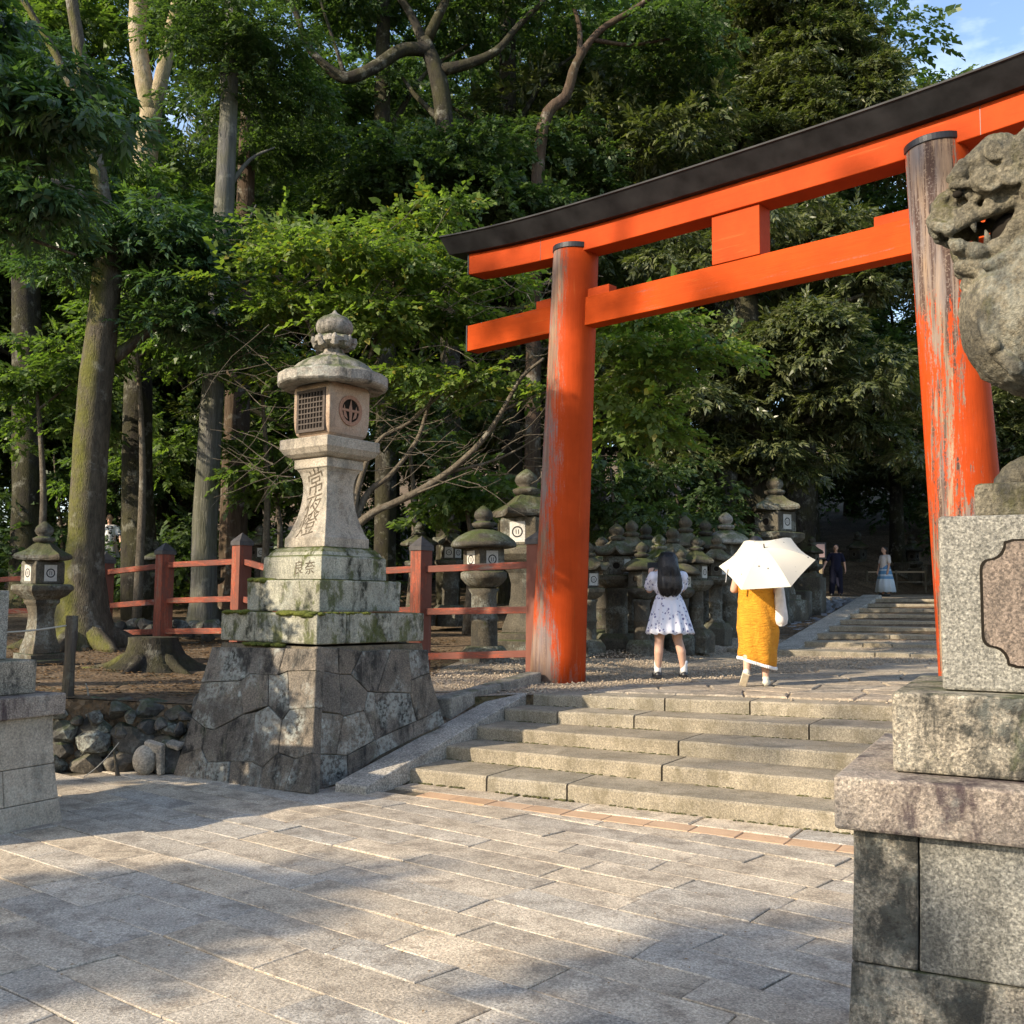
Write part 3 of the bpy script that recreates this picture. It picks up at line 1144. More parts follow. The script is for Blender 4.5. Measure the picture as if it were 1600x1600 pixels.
def fpost(px, tip, Y, w=.20, zb=None, face=42, cap=True):
    p = at(px, tip, Y)
    u, v = frame(face)
    g0 = float(gz(p[0], p[1])) - .1 if zb is None else zb
    zc = p[2] - .19
    mb = MB()
    mb.box((p[0], p[1], g0), w, w, zc - g0, u=u, v=v)
    o = mb.build('post', M['fence'], fence, bevel=.006)
    mb = MB()
    h = (w + .03) / 2
    c = V(p[0], p[1], 0)
    q = [c + u * a * h + v * b * h for a, b in ((-1, -1), (1, -1), (1, 1), (-1, 1))]
    mb.hexa([x + V(0, 0, zc - .005) for x in q] + [x + V(0, 0, zc + .055) for x in q])
    b0 = len(mb.v)
    mb.add([x + V(0, 0, zc + .056) for x in q] + [c + V(0, 0, p[2])], [(0, 1, 4), (1, 2, 4), (2, 3, 4), (3, 0, 4)])
    mb.build('post_cap', M['cap'], o)
    return V(p[0], p[1], p[2])


FP = {}
FP['a'] = fpost(846, 826, 12.55, .26, .5)
FP['b'] = fpost(659, 837, 13.3)
FP['c'] = fpost(379, 832, 15.2, .21)
FP['d'] = fpost(259, 847, 15.9, .21)
FP['e'] = fpost(166, 862, 16.8, .21)
FP['f'] = fpost(-60, 880, 18.6, .21)
FP['g'] = V(-1.62, 13.3, FP['b'][2])
FP['g'][:] = at(520, 845, 13.75)
FP['h'] = at(470, 850, 14.3)
fpost(470, 850, 14.3, .2)


def rail(a, b, drops, w=.075, h=.085):
    for d0, d1 in drops:
        mb = MB()
        mb.beam(V(a[0], a[1], a[2] - d0), V(b[0], b[1], b[2] - d1), w, h)
        mb.build('rail', M['rail'], fence, bevel=.006)


rail(FP['a'], FP['b'], ((.44, .44), (.99, .985), (1.52, 1.56)))
rail(FP['b'], FP['h'], ((.43, .44), (.96, .98)))
rail(FP['h'], FP['c'], ((.47, .42), (1.0, .97)))
rail(FP['c'], FP['d'], ((.43, .36), (.98, .91), (1.45, 1.38)))
rail(FP['d'], FP['e'], ((.37, .34), (.92, .89), (1.38, 1.33)))
rail(FP['e'], FP['f'], ((.36, .34), (.92, .9)))

# ------------------------------------------------------------------ main stone lantern on its polygonal masonry base
UL, VL = frame(38)
LX = V(-1.747, 9.613, 0)
lan = empty('stone_lantern', LX, 0, 'tall square stone lantern with round cap on a battered masonry base beside the steps', 'stone lantern')
corner_b, corner_t = V(-1.605, 8.55, 0), V(-1.632, 8.68, 1.165)
LZ = 1.165
aT = 1.335
cT = LX + (UL - VL) * aT / 2
cT[2] = LZ
tl, tr = cT - UL * aT, cT + VL * aT
cB = V(-1.605, 8.55, -.03)
blB = onz(275, 1210, -.03)
brB = cB + VL * (aT + .36) + V(.0, .0, 0)
bkB = blB + (brB - cB)
bkT = cT - UL * aT + VL * aT
inner = MB()
sh = lambda p, k=.03: V(LX[0] + (p[0] - LX[0]) * (1 - k), LX[1] + (p[1] - LX[1]) * (1 - k), p[2])
inner.hexa([sh(p) for p in (blB, cB, brB, bkB)] + [sh(p) - V(0, 0, .012) for p in (tl, cT, tr, bkT)])
base = inner.build('masonry_core', M['bed'], lan)


def z7(x, y):
    return 330 + x / 4.103, 960 + y / 4.103


def z4(x, y):
    return 200 + x / 2.6667, 850 + y / 2.6667


RP = [[(680, 205), (815, 215), (820, 385), (672, 355)], [(815, 215), (970, 235), (895, 385), (820, 385)],
      [(970, 235), (1150, 225), (1062, 500), (1005, 495), (895, 385)], [(1150, 225), (1265, 225), (1285, 420), (1278, 505), (1062, 500)],
      [(1265, 225), (1392, 225), (1404, 375), (1285, 420)], [(1285, 420), (1404, 375), (1472, 605), (1395, 650), (1320, 682), (1278, 505)],
      [(1005, 495), (1062, 500), (1278, 505), (1320, 682), (1055, 805), (985, 615)], [(820, 385), (895, 385), (1005, 495), (985, 615), (850, 655), (832, 640)],
      [(672, 355), (820, 385), (832, 640), (655, 620)], [(655, 620), (832, 640), (850, 655), (800, 900), (642, 890)],
      [(850, 655), (985, 615), (1055, 805), (870, 905), (800, 900)], [(642, 890), (800, 900), (870, 905), (878, 1060), (632, 1150)],
      [(870, 905), (1055, 805), (1080, 905), (878, 1060)], [(1055, 805), (1320, 682), (1395, 650), (1472, 605), (1500, 700), (1080, 905)]]
LP = [[(350, 428), (655, 434), (625, 545), (585, 545), (510, 540), (470, 570), (304, 575)], [(655, 434), (788, 436), (784, 527), (665, 530), (625, 545)],
      [(304, 575), (470, 570), (478, 710), (355, 775), (318, 765), (262, 720)], [(470, 570), (510, 540), (585, 545), (583, 675), (478, 710)],
      [(585, 545), (625, 545), (665, 530), (670, 690), (640, 735), (600, 690), (583, 675)], [(665, 530), (784, 527), (777, 680), (670, 690)],
      [(262, 720), (318, 765), (305, 850), (215, 880)], [(318, 765), (355, 775), (478, 710), (530, 700), (510, 905), (425, 905), (330, 910), (305, 850)],
      [(478, 710), (583, 675), (600, 690), (640, 735), (625, 870), (560, 930), (510, 905), (530, 700)], [(640, 735), (670, 690), (777, 680), (770, 872), (695, 895), (625, 870)],
      [(215, 880), (305, 850), (330, 910), (320, 990), (185, 975)], [(330, 910), (425, 905), (415, 1005), (320, 990)],
      [(425, 905), (510, 905), (560, 930), (545, 1018), (415, 1005)], [(560, 930), (625, 870), (695, 895), (650, 1028), (545, 1018)],
      [(695, 895), (770, 872), (762, 1042), (650, 1028)]]
LP[8] = [(530, 702), (583, 675), (600, 690), (640, 735), (625, 870), (560, 930), (510, 905)]


def masonry(polys, conv, p0, n, depth=.10, gap=.0025):
    n = n / np.linalg.norm(n)
    for poly in polys:
        w = [onplane(*conv(*p), p0, n) for p in poly]
        c = sum(w) / len(w)
        pts = []
        for i in range(len(w)):
            a, b = w[i], w[(i + 1) % len(w)]
            k = 2 if np.linalg.norm(b - a) > .22 else 1
            for j in range(k):
                p = a + (b - a) * j / k
                p = p + (c - p) / np.linalg.norm(c - p) * gap
                if j: p = p + (b - a) * 0 + (c - p) * rng.uniform(-.03, .03)
                pts.append(p)
        off = rng.uniform(-.003, .007)
        m = len(pts)
        fr_ = [p + n * off + (c - p) / np.linalg.norm(c - p) * .007 for p in pts]
        md = [p + n * (off - .006) for p in pts]
        bk_ = [p - n * depth for p in pts]
        mb = MB()
        fs = [tuple(range(m))]
        for i in range(m):
            k = (i + 1) % m
            fs += [(i, m + i, m + k, k), (m + i, 2 * m + i, 2 * m + k, m + k)]
        mb.add(fr_ + md + bk_, fs)
        me = mb.mesh('stone')
        bm = bmesh.new()
        bm.from_mesh(me)
        bmesh.ops.recalc_face_normals(bm, faces=bm.faces)
        bm.to_mesh(me)
        bm.free()
        link('stone', me, M['masonry'], lan)


nL = np.cross(cB - blB, tl - blB)
nL = nL if nL[1] < 0 else -nL
nR = np.cross(brB - cB, cT - cB)
nR = nR if nR[0] > 0 else -nR
masonry(LP, z4, cT, nL)
masonry(RP, z7, cT, nR)
ROT38 = -R_(38)


def sq(prof, name, mat, parent, bevel=.012, n=4, dx=0, smooth=False, c=None):
    mb = MB()
    cc = LX + V(dx, 0, 0) if c is None else c
    mb.lathe(prof, n, cc, ROT38 + PI / n, flat=True)
    return mb.build(name, mat, parent, bevel=bevel, smooth=smooth)


# plinth course: each stone a block of its own
H1, H2 = 1.175, 1.44
for nm, (s0, s1) in {'l': (0, .69), 'm': (.70, 1.325)}.items():
    pass
hw = 1.325 / 2


def plinth_course(hw, z0, z1, cuts_l, cuts_r, mat, bev=.014):
    k = V(LX[0], LX[1], 0) + (UL - VL) * hw
    d = .34
    for a, b in zip(cuts_l[:-1], cuts_l[1:]):
        p = [k - UL * (b * 2 * hw - .003), k - UL * (a * 2 * hw + .003)]
        mb = MB()
        q = [p[0], p[1], p[1] + VL * d, p[0] + VL * d]
        mb.hexa([x + V(0, 0, z0) for x in q] + [x + V(0, 0, z1 + rng.uniform(-.004, .004)) for x in q])
        mb.build('plinth_stone', M[mat], lan, bevel=bev)
    for a, b in zip(cuts_r[:-1], cuts_r[1:]):
        p = [k + VL * (a * 2 * hw + (.003 if a else d + .003)), k + VL * (b * 2 * hw - .003)]
        mb = MB()
        q = [p[0], p[1], p[1] - UL * d, p[0] - UL * d]
        mb.hexa([x + V(0, 0, z0) for x in q[::-1]] + [x + V(0, 0, z1 + rng.uniform(-.004, .004)) for x in q[::-1]])
        mb.build('plinth_stone', M[mat], lan, bevel=bev)


mb = MB()
mb.box((LX[0], LX[1], H1), 1.25, 1.25, H2 - H1 - .02, u=UL, v=VL)
mb.build('plinth_core', M['bed'], lan)
k = V(LX[0], LX[1], 0) + (UL - VL) * hw
plinth_course(hw, H1, H2, [0, .63, 1], [0, .28, 1], 'plinth')
sq([(.5, 1.445), (.506, 1.73)], 'middle_step', M['plinth'], lan, .018)
sq([(.405, 1.735), (.40, 1.93), (.392, 1.945), (.375, 1.952), (.36, 1.985), (.325, 2.02), (.292, 2.032)], 'upper_step', M['plinth'], lan, .006)
SHP = [(.278, 2.034), (.277, 2.125), (.268, 2.13), (.248, 2.17), (.226, 2.235), (.203, 2.31), (.185, 2.39), (.173, 2.47), (.166, 2.55), (.166, 2.62), (.175, 2.68), (.192, 2.735), (.212, 2.765), (.228, 2.775), (.228, 2.86)]
shaft = sq(SHP, 'shaft', M['lantern'], lan, .006, dx=.012)
sq([(.215, 2.862), (.262, 2.872), (.30, 2.90), (.325, 2.94), (.332, 2.95), (.332, 3.035), (.325, 3.045)], 'platform', M['lantern'], lan, .006, dx=.018)
# fire box with rounded lower edge
FX = LX + V(.026, 0, 0)
FB0, FB1, FBH = 3.047, 3.565, .252
mb = MB()
mb.lathe([(.17, FB0), (.205, FB0 + .012), (.232, FB0 + .045), (.245, FB0 + .10), (FBH, FB0 + .2), (FBH, FB1 - .05), (.235, FB1)], 4, FX, ROT38 + PI / 4, flat=True)
fbx = mb.build('fire_box', M['lantern_box'], lan, bevel=.012)


def face_pt(cx, un, wn, off, a, z):
    """point on a vertical face: un = along, wn = outward normal"""
    p = cx + un * a + wn * off
    return V(p[0], p[1], z)


# left (south-west) face: wooden lattice window
nl_, ul_ = -VL, UL
mb = MB()
zc0, zc1, hw_ = 3.135, 3.475, .165
for a0, a1, y0, y1 in ((-hw_ - .03, -hw_, zc0 - .03, zc1 + .03), (hw_, hw_ + .03, zc0 - .03, zc1 + .03), (-hw_, hw_, zc0 - .03, zc0), (-hw_, hw_, zc1, zc1 + .03)):
    q = [face_pt(FX, ul_, nl_, FBH - .004, a, y0) for a in (a0, a1)]
    f_ = [p + nl_ * .016 for p in q]
    mb.hexa([f_[0], f_[1], q[1], q[0]] + [p + V(0, 0, y1 - y0) for p in (f_[0], f_[1], q[1], q[0])])
mb.build('lattice_frame', M['lattice'], fbx)
mb = MB()
q = [face_pt(FX, ul_, nl_, FBH + .001, a, zc0) for a in (-hw_, hw_)]
mb.add(q + [p + V(0, 0, zc1 - zc0) for p in q[::-1]], [(0, 1, 2, 3)])
mb.build('window_opening', M['hole'], fbx)
mb = MB()
for i in range(1, 8):
    a = -hw_ + 2 * hw_ * i / 8
    p = face_pt(FX, ul_, nl_, FBH + .006, a, zc0)
    mb.beam(p, p + V(0, 0, zc1 - zc0), .012, .010, up=tuple(ul_))
for i in range(1, 7):
    z = zc0 + (zc1 - zc0) * i / 7
    mb.beam(face_pt(FX, ul_, nl_, FBH + .008, -hw_, z), face_pt(FX, ul_, nl_, FBH + .008, hw_, z), .010, .012)
lt = mb.build('lattice', M['lattice'], fbx)
# right face: round window, ring and crossed bars
nr_, ur_ = UL, VL
cz, cr_ = 3.315, .108
mb = MB()


def ring(mb, cx, un, wn, off, cz, r0, r1, h, n=36, el=1.0, da=0.0):
    vs = []
    for k in range(n):
        a = 2 * PI * k / n
        c, s_ = math.cos(a), math.sin(a)
        vs += [face_pt(cx, un, wn, off, da + r0 * c * el, cz + r0 * s_), face_pt(cx, un, wn, off + h, da + r0 * c * el, cz + r0 * s_),
               face_pt(cx, un, wn, off + h, da + r1 * c * el, cz + r1 * s_), face_pt(cx, un, wn, off, da + r1 * c * el, cz + r1 * s_)]
    fs = []
    for k in range(n):
        k2_ = (k + 1) % n
        for j in range(4):
            j2 = (j + 1) % 4
            fs.append((k * 4 + j, k * 4 + j2, k2_ * 4 + j2, k2_ * 4 + j))
    return mb.add(vs, fs)


def disc(mb, cx, un, wn, off, cz, r, n=32, el=1.0, da=0.0):
    return mb.add([face_pt(cx, un, wn, off, da + r * math.cos(2 * PI * k / n) * el, cz + r * math.sin(2 * PI * k / n)) for k in range(n)], [tuple(range(n))])


ring(mb, FX, ur_, nr_, FBH - .002, cz, cr_, cr_ + .035, .014)
mb.build('round_frame', M['redring'], fbx)
mb = MB()
disc(mb, FX, ur_, nr_, FBH + .001, cz, cr_)
mb.build('round_opening', M['hole'], fbx)
mb = MB()
for z, w in ((cz, cr_),):
    mb.beam(face_pt(FX, ur_, nr_, FBH + .006, -w, z), face_pt(FX, ur_, nr_, FBH + .006, w, z), .010, .022)
mb.add([face_pt(FX, ur_, nr_, FBH + .009, a, z) for a, z in ((-.012, cz - cr_), (.012, cz - cr_), (.022, cz), (.004, cz + cr_), (-.022, cz + .02))], [(0, 1, 2, 3, 4)])
mb.add([face_pt(FX, ur_, nr_, FBH + .004, a, z) for a, z in ((.03, cz - .085), (.075, cz - .06), (.088, cz), (.075, cz + .05), (.06, cz))], [(0, 1, 2, 3, 4)])
mb.add([face_pt(FX, ur_, nr_, FBH + .004, a, z) for a, z in ((-.03, cz - .085), (-.075, cz - .06), (-.088, cz), (-.075, cz + .05), (-.06, cz))], [(0, 1, 2, 3, 4)])
mb.build('round_bars', M['redring'], fbx)
# round cap roof and finial
RX = LX + V(.032, 0, 0)
mb = MB()
rr = random.Random(2)
nz_ = [rr.uniform(-.012, .012) for _ in range(64)]
mb.lathe([(.18, 3.575), (.30, 3.56), (.47, 3.54), (.502, 3.553), (.516, 3.568), (.518, 3.648), (.505, 3.664), (.45, 3.682), (.395, 3.70), (.37, 3.73), (.33, 3.77), (.27, 3.805), (.20, 3.835), (.15, 3.852), (.14, 3.87), (.10, 3.876)],
         64, RX, 0, mod=lambda k, i, a: (1 + nz_[k] * .6, nz_[(k * 3) % 64] * .5))
mb.build('roof', M['lantern_top'], lan, bevel=.008, angle=24)
mb = MB()
mb.lathe([(.115, 3.874), (.10, 3.90), (.088, 3.93), (.10, 3.955)], 28, RX)
lot = lambda k, i, a: (1 + (.10 * abs(math.cos(4 * a)) if i in (2, 3) else 0), .012 * math.cos(8 * a) if i == 3 else 0)
mb.lathe([(.10, 3.945), (.15, 3.955), (.185, 3.985), (.185, 4.03), (.15, 4.055), (.11, 4.06)], 40, RX, 0, mod=lot)
for i in range(8):
    a = i * PI / 4 + .2
    d = V(math.cos(a), math.sin(a), 0)
    mb.tube([(*(RX + d * .10 + V(0, 0, 3.952)), .030), (*(RX + d * .165 + V(0, 0, 3.975)), .045), (*(RX + d * .195 + V(0, 0, 4.02)), .030), (*(RX + d * .205 + V(0, 0, 4.05)), .008)], 8)
fin = mb.build('finial', M['lantern_top'], lan)
mb = MB()
mb.lathe([(.11, 4.06), (.155, 4.085), (.176, 4.125), (.176, 4.165), (.16, 4.205), (.12, 4.24), (.068, 4.262), (.03, 4.284), (.005, 4.318)], 32, RX)
mb.build('jewel', M['lantern_top'], fin, smooth=True)


# carved writing
def text_mesh(s, size):
    cu = bpy.data.curves.new('t', 'FONT')
    cu.body = s
    cu.size = size
    cu.align_x = 'CENTER'
    cu.resolution_u = 3
    cu.offset = .0
    ob = bpy.data.objects.new('t', cu)
    COL.objects.link(ob)
    bpy.context.view_layer.update()
    me = bpy.data.meshes.new_from_object(ob.evaluated_get(bpy.context.evaluated_depsgraph_get()))
    bpy.data.objects.remove(ob)
    bpy.data.curves.remove(cu)
    return me


def prof_at(z, P=SHP):
    for (r0, z0_), (r1, z1_) in zip(P[:-1], P[1:]):
        if z0_ <= z <= z1_:
            return r0 + (r1 - r0) * (z - z0_) / max(1e-6, z1_ - z0_)
    return P[-1][0]


def carve(txt, size, a0, z0_, un, wn, cx, offs, parent, mat, shear=.28, name='inscription', sx=1.0, lift=.0015):
    me = text_mesh(txt, size)
    co = np.zeros(len(me.vertices) * 3, np.float32)
    me.vertices.foreach_get('co', co)
    co = co.reshape(-1, 3)
    out = []
    for x, y, _ in co:
        z = z0_ + y + shear * x
        p = face_pt(cx, un, wn, (offs(z) if callable(offs) else offs) + lift, a0 + x * sx + shear * .25 * (y - size * .35), z)
        out.append(p)
    me.vertices.foreach_set('co', np.array(out, np.float32).ravel())
    me.update()
    o = link(name, me, mat, parent)
    return o


SX = LX + V(.012, 0, 0)
for ch, sz_, zz, aa in (('常', .245, 2.555, .015), ('夜', .235, 2.345, .0), ('燈', .24, 2.155, -.02)):
    carve(ch, sz_, aa, zz, ul_, nl_, SX, prof_at, shaft, M['carve'], .22, sx=1.0)
for i, ch in enumerate('奉寄進'):
    carve(ch, .075, 0, 2.66 - i * .13, ur_, nr_, SX, prof_at, shaft, M['carve_faint'], 0, 'worn_inscription')
for ch, aa in (('奈', .25), ('良', .10)):
    carve(ch, .135, aa, 1.79, ul_, nl_, LX, lambda z: .4035, lan, M['carve'], .1)

# moss cushions lying along the ledges of the lantern base
mm_ = stone('moss_cushion', (.05, .065, .010), (.12, .13, .02), .3, .1, 0, 0, 1.0, 60)


def moss_line(c0, c1, z, w, n, seed):
    r3 = random.Random(seed)
    mb = MB()
    for i in range(n):
        f = r3.random()
        p = c0 + (c1 - c0) * f
        e = r3.uniform(.008, .034) * w * (1.4 if r3.random() < .2 else 1)
        mb.ell((p[0] + r3.uniform(-.035, .03), p[1] + r3.uniform(-.03, .03), z - e * r3.uniform(.0, .5)), e * r3.uniform(1, 2.2), e * r3.uniform(1, 1.8), e * .62, 7, 5)
    return mb


k = V(LX[0], LX[1], 0) + (UL - VL) * hw
for (a, b, zz, w, n, sd) in ((k - UL * 1.27 + VL * .035, k - UL * .98 + VL * .035, 1.44, .9, 78, 1), (k - UL * .45 + VL * .03, k - UL * .03 + VL * .03, 1.44, 1.0, 102, 2), (k - UL * .03 + VL * .03, k - UL * .03 + VL * .62, 1.44, .6, 102, 3),
                             (k - UL * .95, k - UL * .45, H1 - .01, .8, 54, 5)):
    moss_line(a, b, zz, w, n, sd).build('moss', mm_, lan, smooth=True)
k = V(LX[0], LX[1], 0) + (UL - VL) * .5
moss_line(k - UL * .95 + VL * .04, k - UL * .72 + VL * .04, 1.735, .9, 60, 7).build('moss', mm_, lan, smooth=True)

# ------------------------------------------------------------------ smaller stone lanterns
KITS = {}


def paper(mb_p, mb_i, cx, un, wn, off, cz, w, h, mark=True):
    q = [face_pt(cx, un, wn, off, a, z) for a, z in ((-w, cz - h), (w, cz - h), (w, cz + h), (-w, cz + h))]
    f_ = [p + wn * .004 for p in q]
    mb_p.hexa([q[0], q[1], q[2], q[3]] + f_)
    if mark:
        ring(mb_i, cx, un, wn, off + .0045, cz, w * .55, w * .72, .0015, 20, 1)
        for dx in (-.16, .16):
            mb_i.add([face_pt(cx, un, wn, off + .0055, w * (dx + a), cz + h * b) for a, b in ((-.05, -.22), (.05, -.22), (.05, .22), (-.05, .22))], [(0, 1, 2, 3)])


def small_lantern(style, H, loc, rz, label, group, mat='old', box_paper=(0, 1), seed=0, roofm=None):
    """local build around the origin, height H; parts: base, shaft, platform, fire_box (> paper, emblem), roof, finial"""
    t = empty('small_stone_lantern', loc, rz, label, 'stone lantern', group)
    r = random.Random(seed)
    m = M[mat]
    rm = M[roofm or mat]
    n = 6 if style in ('hex', 'curl') else (4 if style == 'square' else 24)
    k = H / 2.0
    P = lambda pr: [(a * k, b * k) for a, b in pr]
    jig = lambda kk, i, a: (1 + r.uniform(-.012, .012), r.uniform(-.004, .004))
    sm_ = style == 'round'
    if style == 'square':
        shp = [(.19, .22), (.185, .28), (.15, .42), (.125, .6), (.12, .74), (.14, .86), (.165, .9), (.165, .95)]
    elif style == 'hex':
        shp = [(.21, .2), (.15, .26), (.14, .3), (.14, .58), (.155, .6), (.155, .63), (.14, .65), (.14, .93), (.17, .96)]
    else:
        shp = [(.20, .1), (.165, .18), (.16, .5), (.172, .515), (.172, .56), (.16, .575), (.155, .86), (.19, .93)]
    sn = 4 if style == 'square' else (16 if style != 'hex' else 12)

    def part(nm, prof, nn, mt=m, sm=False, mod=jig, bev=.008 * k, rot=None):
        mb = MB()
        mb.lathe(P(prof), nn, (0, 0, 0), (PI / nn if rot is None else rot), flat=nn < 9, mod=mod)
        return mb.build(nm, mt, t, world=False, bevel=bev if nn < 9 else 0, smooth=sm)
    part('base', [(.30, -.25), (.31, .08), (.29, .12), (.23, .2)] if style != 'square' else [(.31, -.25), (.31, .14), (.24, .15), (.24, .22)], n if n < 9 else 20)
    part('shaft', shp, sn, sm=sn > 8)
    part('platform', [(.16, .94), (.235, 1.0), (.28, 1.06), (.285, 1.07), (.285, 1.13), (.26, 1.15)], n if n < 9 else 24, sm=sm_)
    bn = 4 if style in ('square', 'round') else 6
    bh = .185 if style != 'square' else .20
    mb = MB()
    mb.lathe(P([(bh * .92, 1.14), (bh, 1.17), (bh, 1.42), (bh * .95, 1.46)]), bn, (0, 0, 0), PI / bn, flat=True)
    fb = mb.build('fire_box', m, t, world=False, bevel=.012 * k)
    for fi in range(bn):
        a = 2 * PI * fi / bn
        wn, un = V(math.cos(a), math.sin(a), 0), V(-math.sin(a), math.cos(a), 0)
        mp_, mi = MB(), MB()
        if fi in box_paper:
            paper(mp_, mi, V(0, 0, 0), un, wn, bh * k + .001, 1.30 * k, .085 * k, .11 * k)
            po = mp_.build('paper', M['paper'], fb, world=False)
            tag(mi.build('emblem', M['ink'], fb, world=False), kind='stuff')
        else:
            ring(mp_, V(0, 0, 0), un, wn, bh * k - .002, 1.30 * k, .052 * k, .068 * k, .008, 18)
            disc(mi, V(0, 0, 0), un, wn, bh * k + .0015, 1.30 * k, .052 * k, 14)
            mp_.build('window_ring', m, fb, world=False)
            mi.build('window_opening', M['hole'], fb, world=False)
    if style in ('hex', 'curl', 'square'):
        nn = n * 6
        w = .36 if style != 'square' else .38
        curl = .085 if style == 'curl' else .02

        def rmod(kk, i, a):
            b = (kk % 6) / 6.0
            e = 1 - 2 * abs(b - .5) if False else abs(b - .5) * 2
            c = 1 / (math.cos((b - .5) * 2 * PI / n) / math.cos(PI / n)) if True else 1
            sc = c * (1 + (.06 * (e ** 3) if i in (1, 2, 3) else 0))
            return sc * (1 + r.uniform(-.01, .01)), curl * k * (e ** 4) * (1 if i in (1, 2, 3) else .0) + r.uniform(-.006, .006) * k
        mb = MB()
        mb.lathe(P([(.15, 1.455), (w, 1.47), (w + .01, 1.50), (w - .01, 1.535), (.24, 1.62), (.15, 1.69), (.09, 1.725), (.07, 1.73)]), nn, (0, 0, 0), 0, mod=rmod)
        mb.build('roof', rm, t, world=False, smooth=False)
    else:
        mb = MB()
        mb.lathe(P([(.15, 1.455), (.36, 1.45), (.40, 1.465), (.405, 1.49), (.38, 1.535), (.31, 1.60), (.21, 1.655), (.12, 1.685), (.08, 1.69)]), 40, (0, 0, 0), 0,
                 mod=lambda kk, i, a: (1 + r.uniform(-.008, .008), r.uniform(-.005, .005)))
        mb.build('roof', rm, t, world=False, smooth=True)
    mb = MB()
    mb.lathe(P([(.085, 1.70), (.135, 1.735), (.14, 1.77), (.10, 1.79), (.075, 1.80), (.105, 1.83), (.12, 1.87), (.105, 1.92), (.06, 1.965), (.01, 2.0)]), 20, (0, 0, 0), 0,
             mod=lambda kk, i, a: (1 + (.08 * math.cos(8 * a) if i in (1, 2) else 0) + r.uniform(-.02, .02), 0))
    mb.build('finial', rm, t, world=False, smooth=True)
    return t


def put(px, base_y, top_y, Y, style, rz, label, group='stone lanterns lining the path', **kw):
    b = at(px, base_y, Y)
    tp = at(px, top_y, Y)
    o = small_lantern(style, tp[2] - b[2], b, rz, label, group, **kw)
    r5 = random.Random(int(px) * 7 + int(base_y))
    o.rotation_euler[0], o.rotation_euler[1] = r5.uniform(-.022, .022), r5.uniform(-.022, .022)
    kx = r5.uniform(.92, 1.1)
    o.scale = (kx, kx, 1)
    return o


ROWG = 'stone lanterns lining the path behind the gate'
FACE = R_(-60)
put(917, 1016, 846, 15.6, 'curl', FACE, 'stone lantern half hidden by the right side of the left gate pillar', ROWG, seed=1, box_paper=(0, 1, 5))
put(964, 1009, 818, 16.4, 'curl', R_(-38), 'broad stone lantern with upturned roof between the gate pillar and the girl', ROWG, seed=2, box_paper=(0,))
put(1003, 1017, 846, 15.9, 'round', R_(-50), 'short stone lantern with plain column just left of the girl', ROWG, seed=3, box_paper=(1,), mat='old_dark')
put(1026, 1008, 834, 16.9, 'hex', R_(-40), 'stone lantern with mossy onion finial right behind the girl in the dress', ROWG, seed=4, box_paper=(0,), roofm='plinth')
put(1053, 1005, 824, 17.6, 'curl', R_(-35), 'stone lantern whose curled roof shows over the right shoulder of the girl', ROWG, seed=5, box_paper=(0,))
put(1088, 999, 838, 16.9, 'hex', R_(-42), 'stone lantern with mossy roof and white paper midway between girl and parasol', ROWG, seed=6, box_paper=(0,), roofm='old_dark')
put(1118, 988, 836, 18.4, 'hex', R_(-40), 'slim stone lantern partly behind the left tip of the white parasol', ROWG, seed=7, box_paper=(0,))
put(1137, 990, 800, 19.6, 'round', R_(-40), 'stone lantern with wide pale domed roof behind the parasol', ROWG, seed=8, box_paper=(1,), roofm='lantern_top')
put(1213, 952, 744, 22.0, 'square', R_(-52), 'tall square stone lantern standing high above the white parasol', ROWG, seed=9, box_paper=(0,), mat='old')
for i, (px, by, ty, Y, sty, lab) in enumerate(((942, 1000, 838, 17.6, 'hex', 'stone lantern squeezed between the gate pillar and the broad upturned roof, one row back'), (985, 998, 812, 18.2, 'square', 'dark square stone lantern one row behind the short plain column'),
        (1012, 995, 818, 18.6, 'curl', 'dark stone lantern one row behind the left shoulder of the girl'), (1072, 992, 806, 18.9, 'square', 'dark square stone lantern one row behind the curled roof'), (1104, 985, 812, 19.4, 'round', 'dark round-capped stone lantern one row behind the white paper'),
        (1062, 1004, 858, 16.6, 'round', 'low stone lantern with round cap just right of the girl'), (1158, 975, 812, 21.5, 'curl', 'dark stone lantern hidden behind the middle of the parasol'), (1180, 968, 815, 22.5, 'hex', 'dark stone lantern just left of the tall square one'))):
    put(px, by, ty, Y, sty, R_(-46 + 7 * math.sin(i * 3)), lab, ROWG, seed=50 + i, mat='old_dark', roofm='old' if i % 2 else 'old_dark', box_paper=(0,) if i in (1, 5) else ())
LEFTG = 'stone lanterns behind the red fence'
put(757, 1034, 790, 14.2, 'round', R_(-55), 'stout stone lantern with round mushroom cap close behind the red fence', LEFTG, seed=11, box_paper=(0, 3), mat='old', roofm='old_dark')
put(824, 1020, 733, 15.4, 'square', R_(-118), 'taller stone lantern with pyramid roof and white paper beside the left gate pillar', LEFTG, seed=12, box_paper=(0, 1), mat='old', roofm='old_dark')
put(655, 960, 815, 19.0, 'hex', R_(-60), 'dark stone lantern in deep shade behind the fence post right of the big lantern', LEFTG, seed=13, mat='old_dark', box_paper=(0,))
put(703, 960, 812, 19.5, 'curl', R_(-40), 'stone lantern with pale papers behind the mushroom-capped one', LEFTG, seed=14, mat='old', box_paper=(0, 5))
put(238, 965, 842, 21.0, 'round', R_(-60), 'dim stone lantern left of the cedar trunk beyond the fence', LEFTG, seed=15, mat='old_dark', box_paper=())
put(332, 962, 858, 20.0, 'hex', R_(-70), 'small dim stone lantern just right of the cedar trunk', LEFTG, seed=16, mat='old_dark', box_paper=())
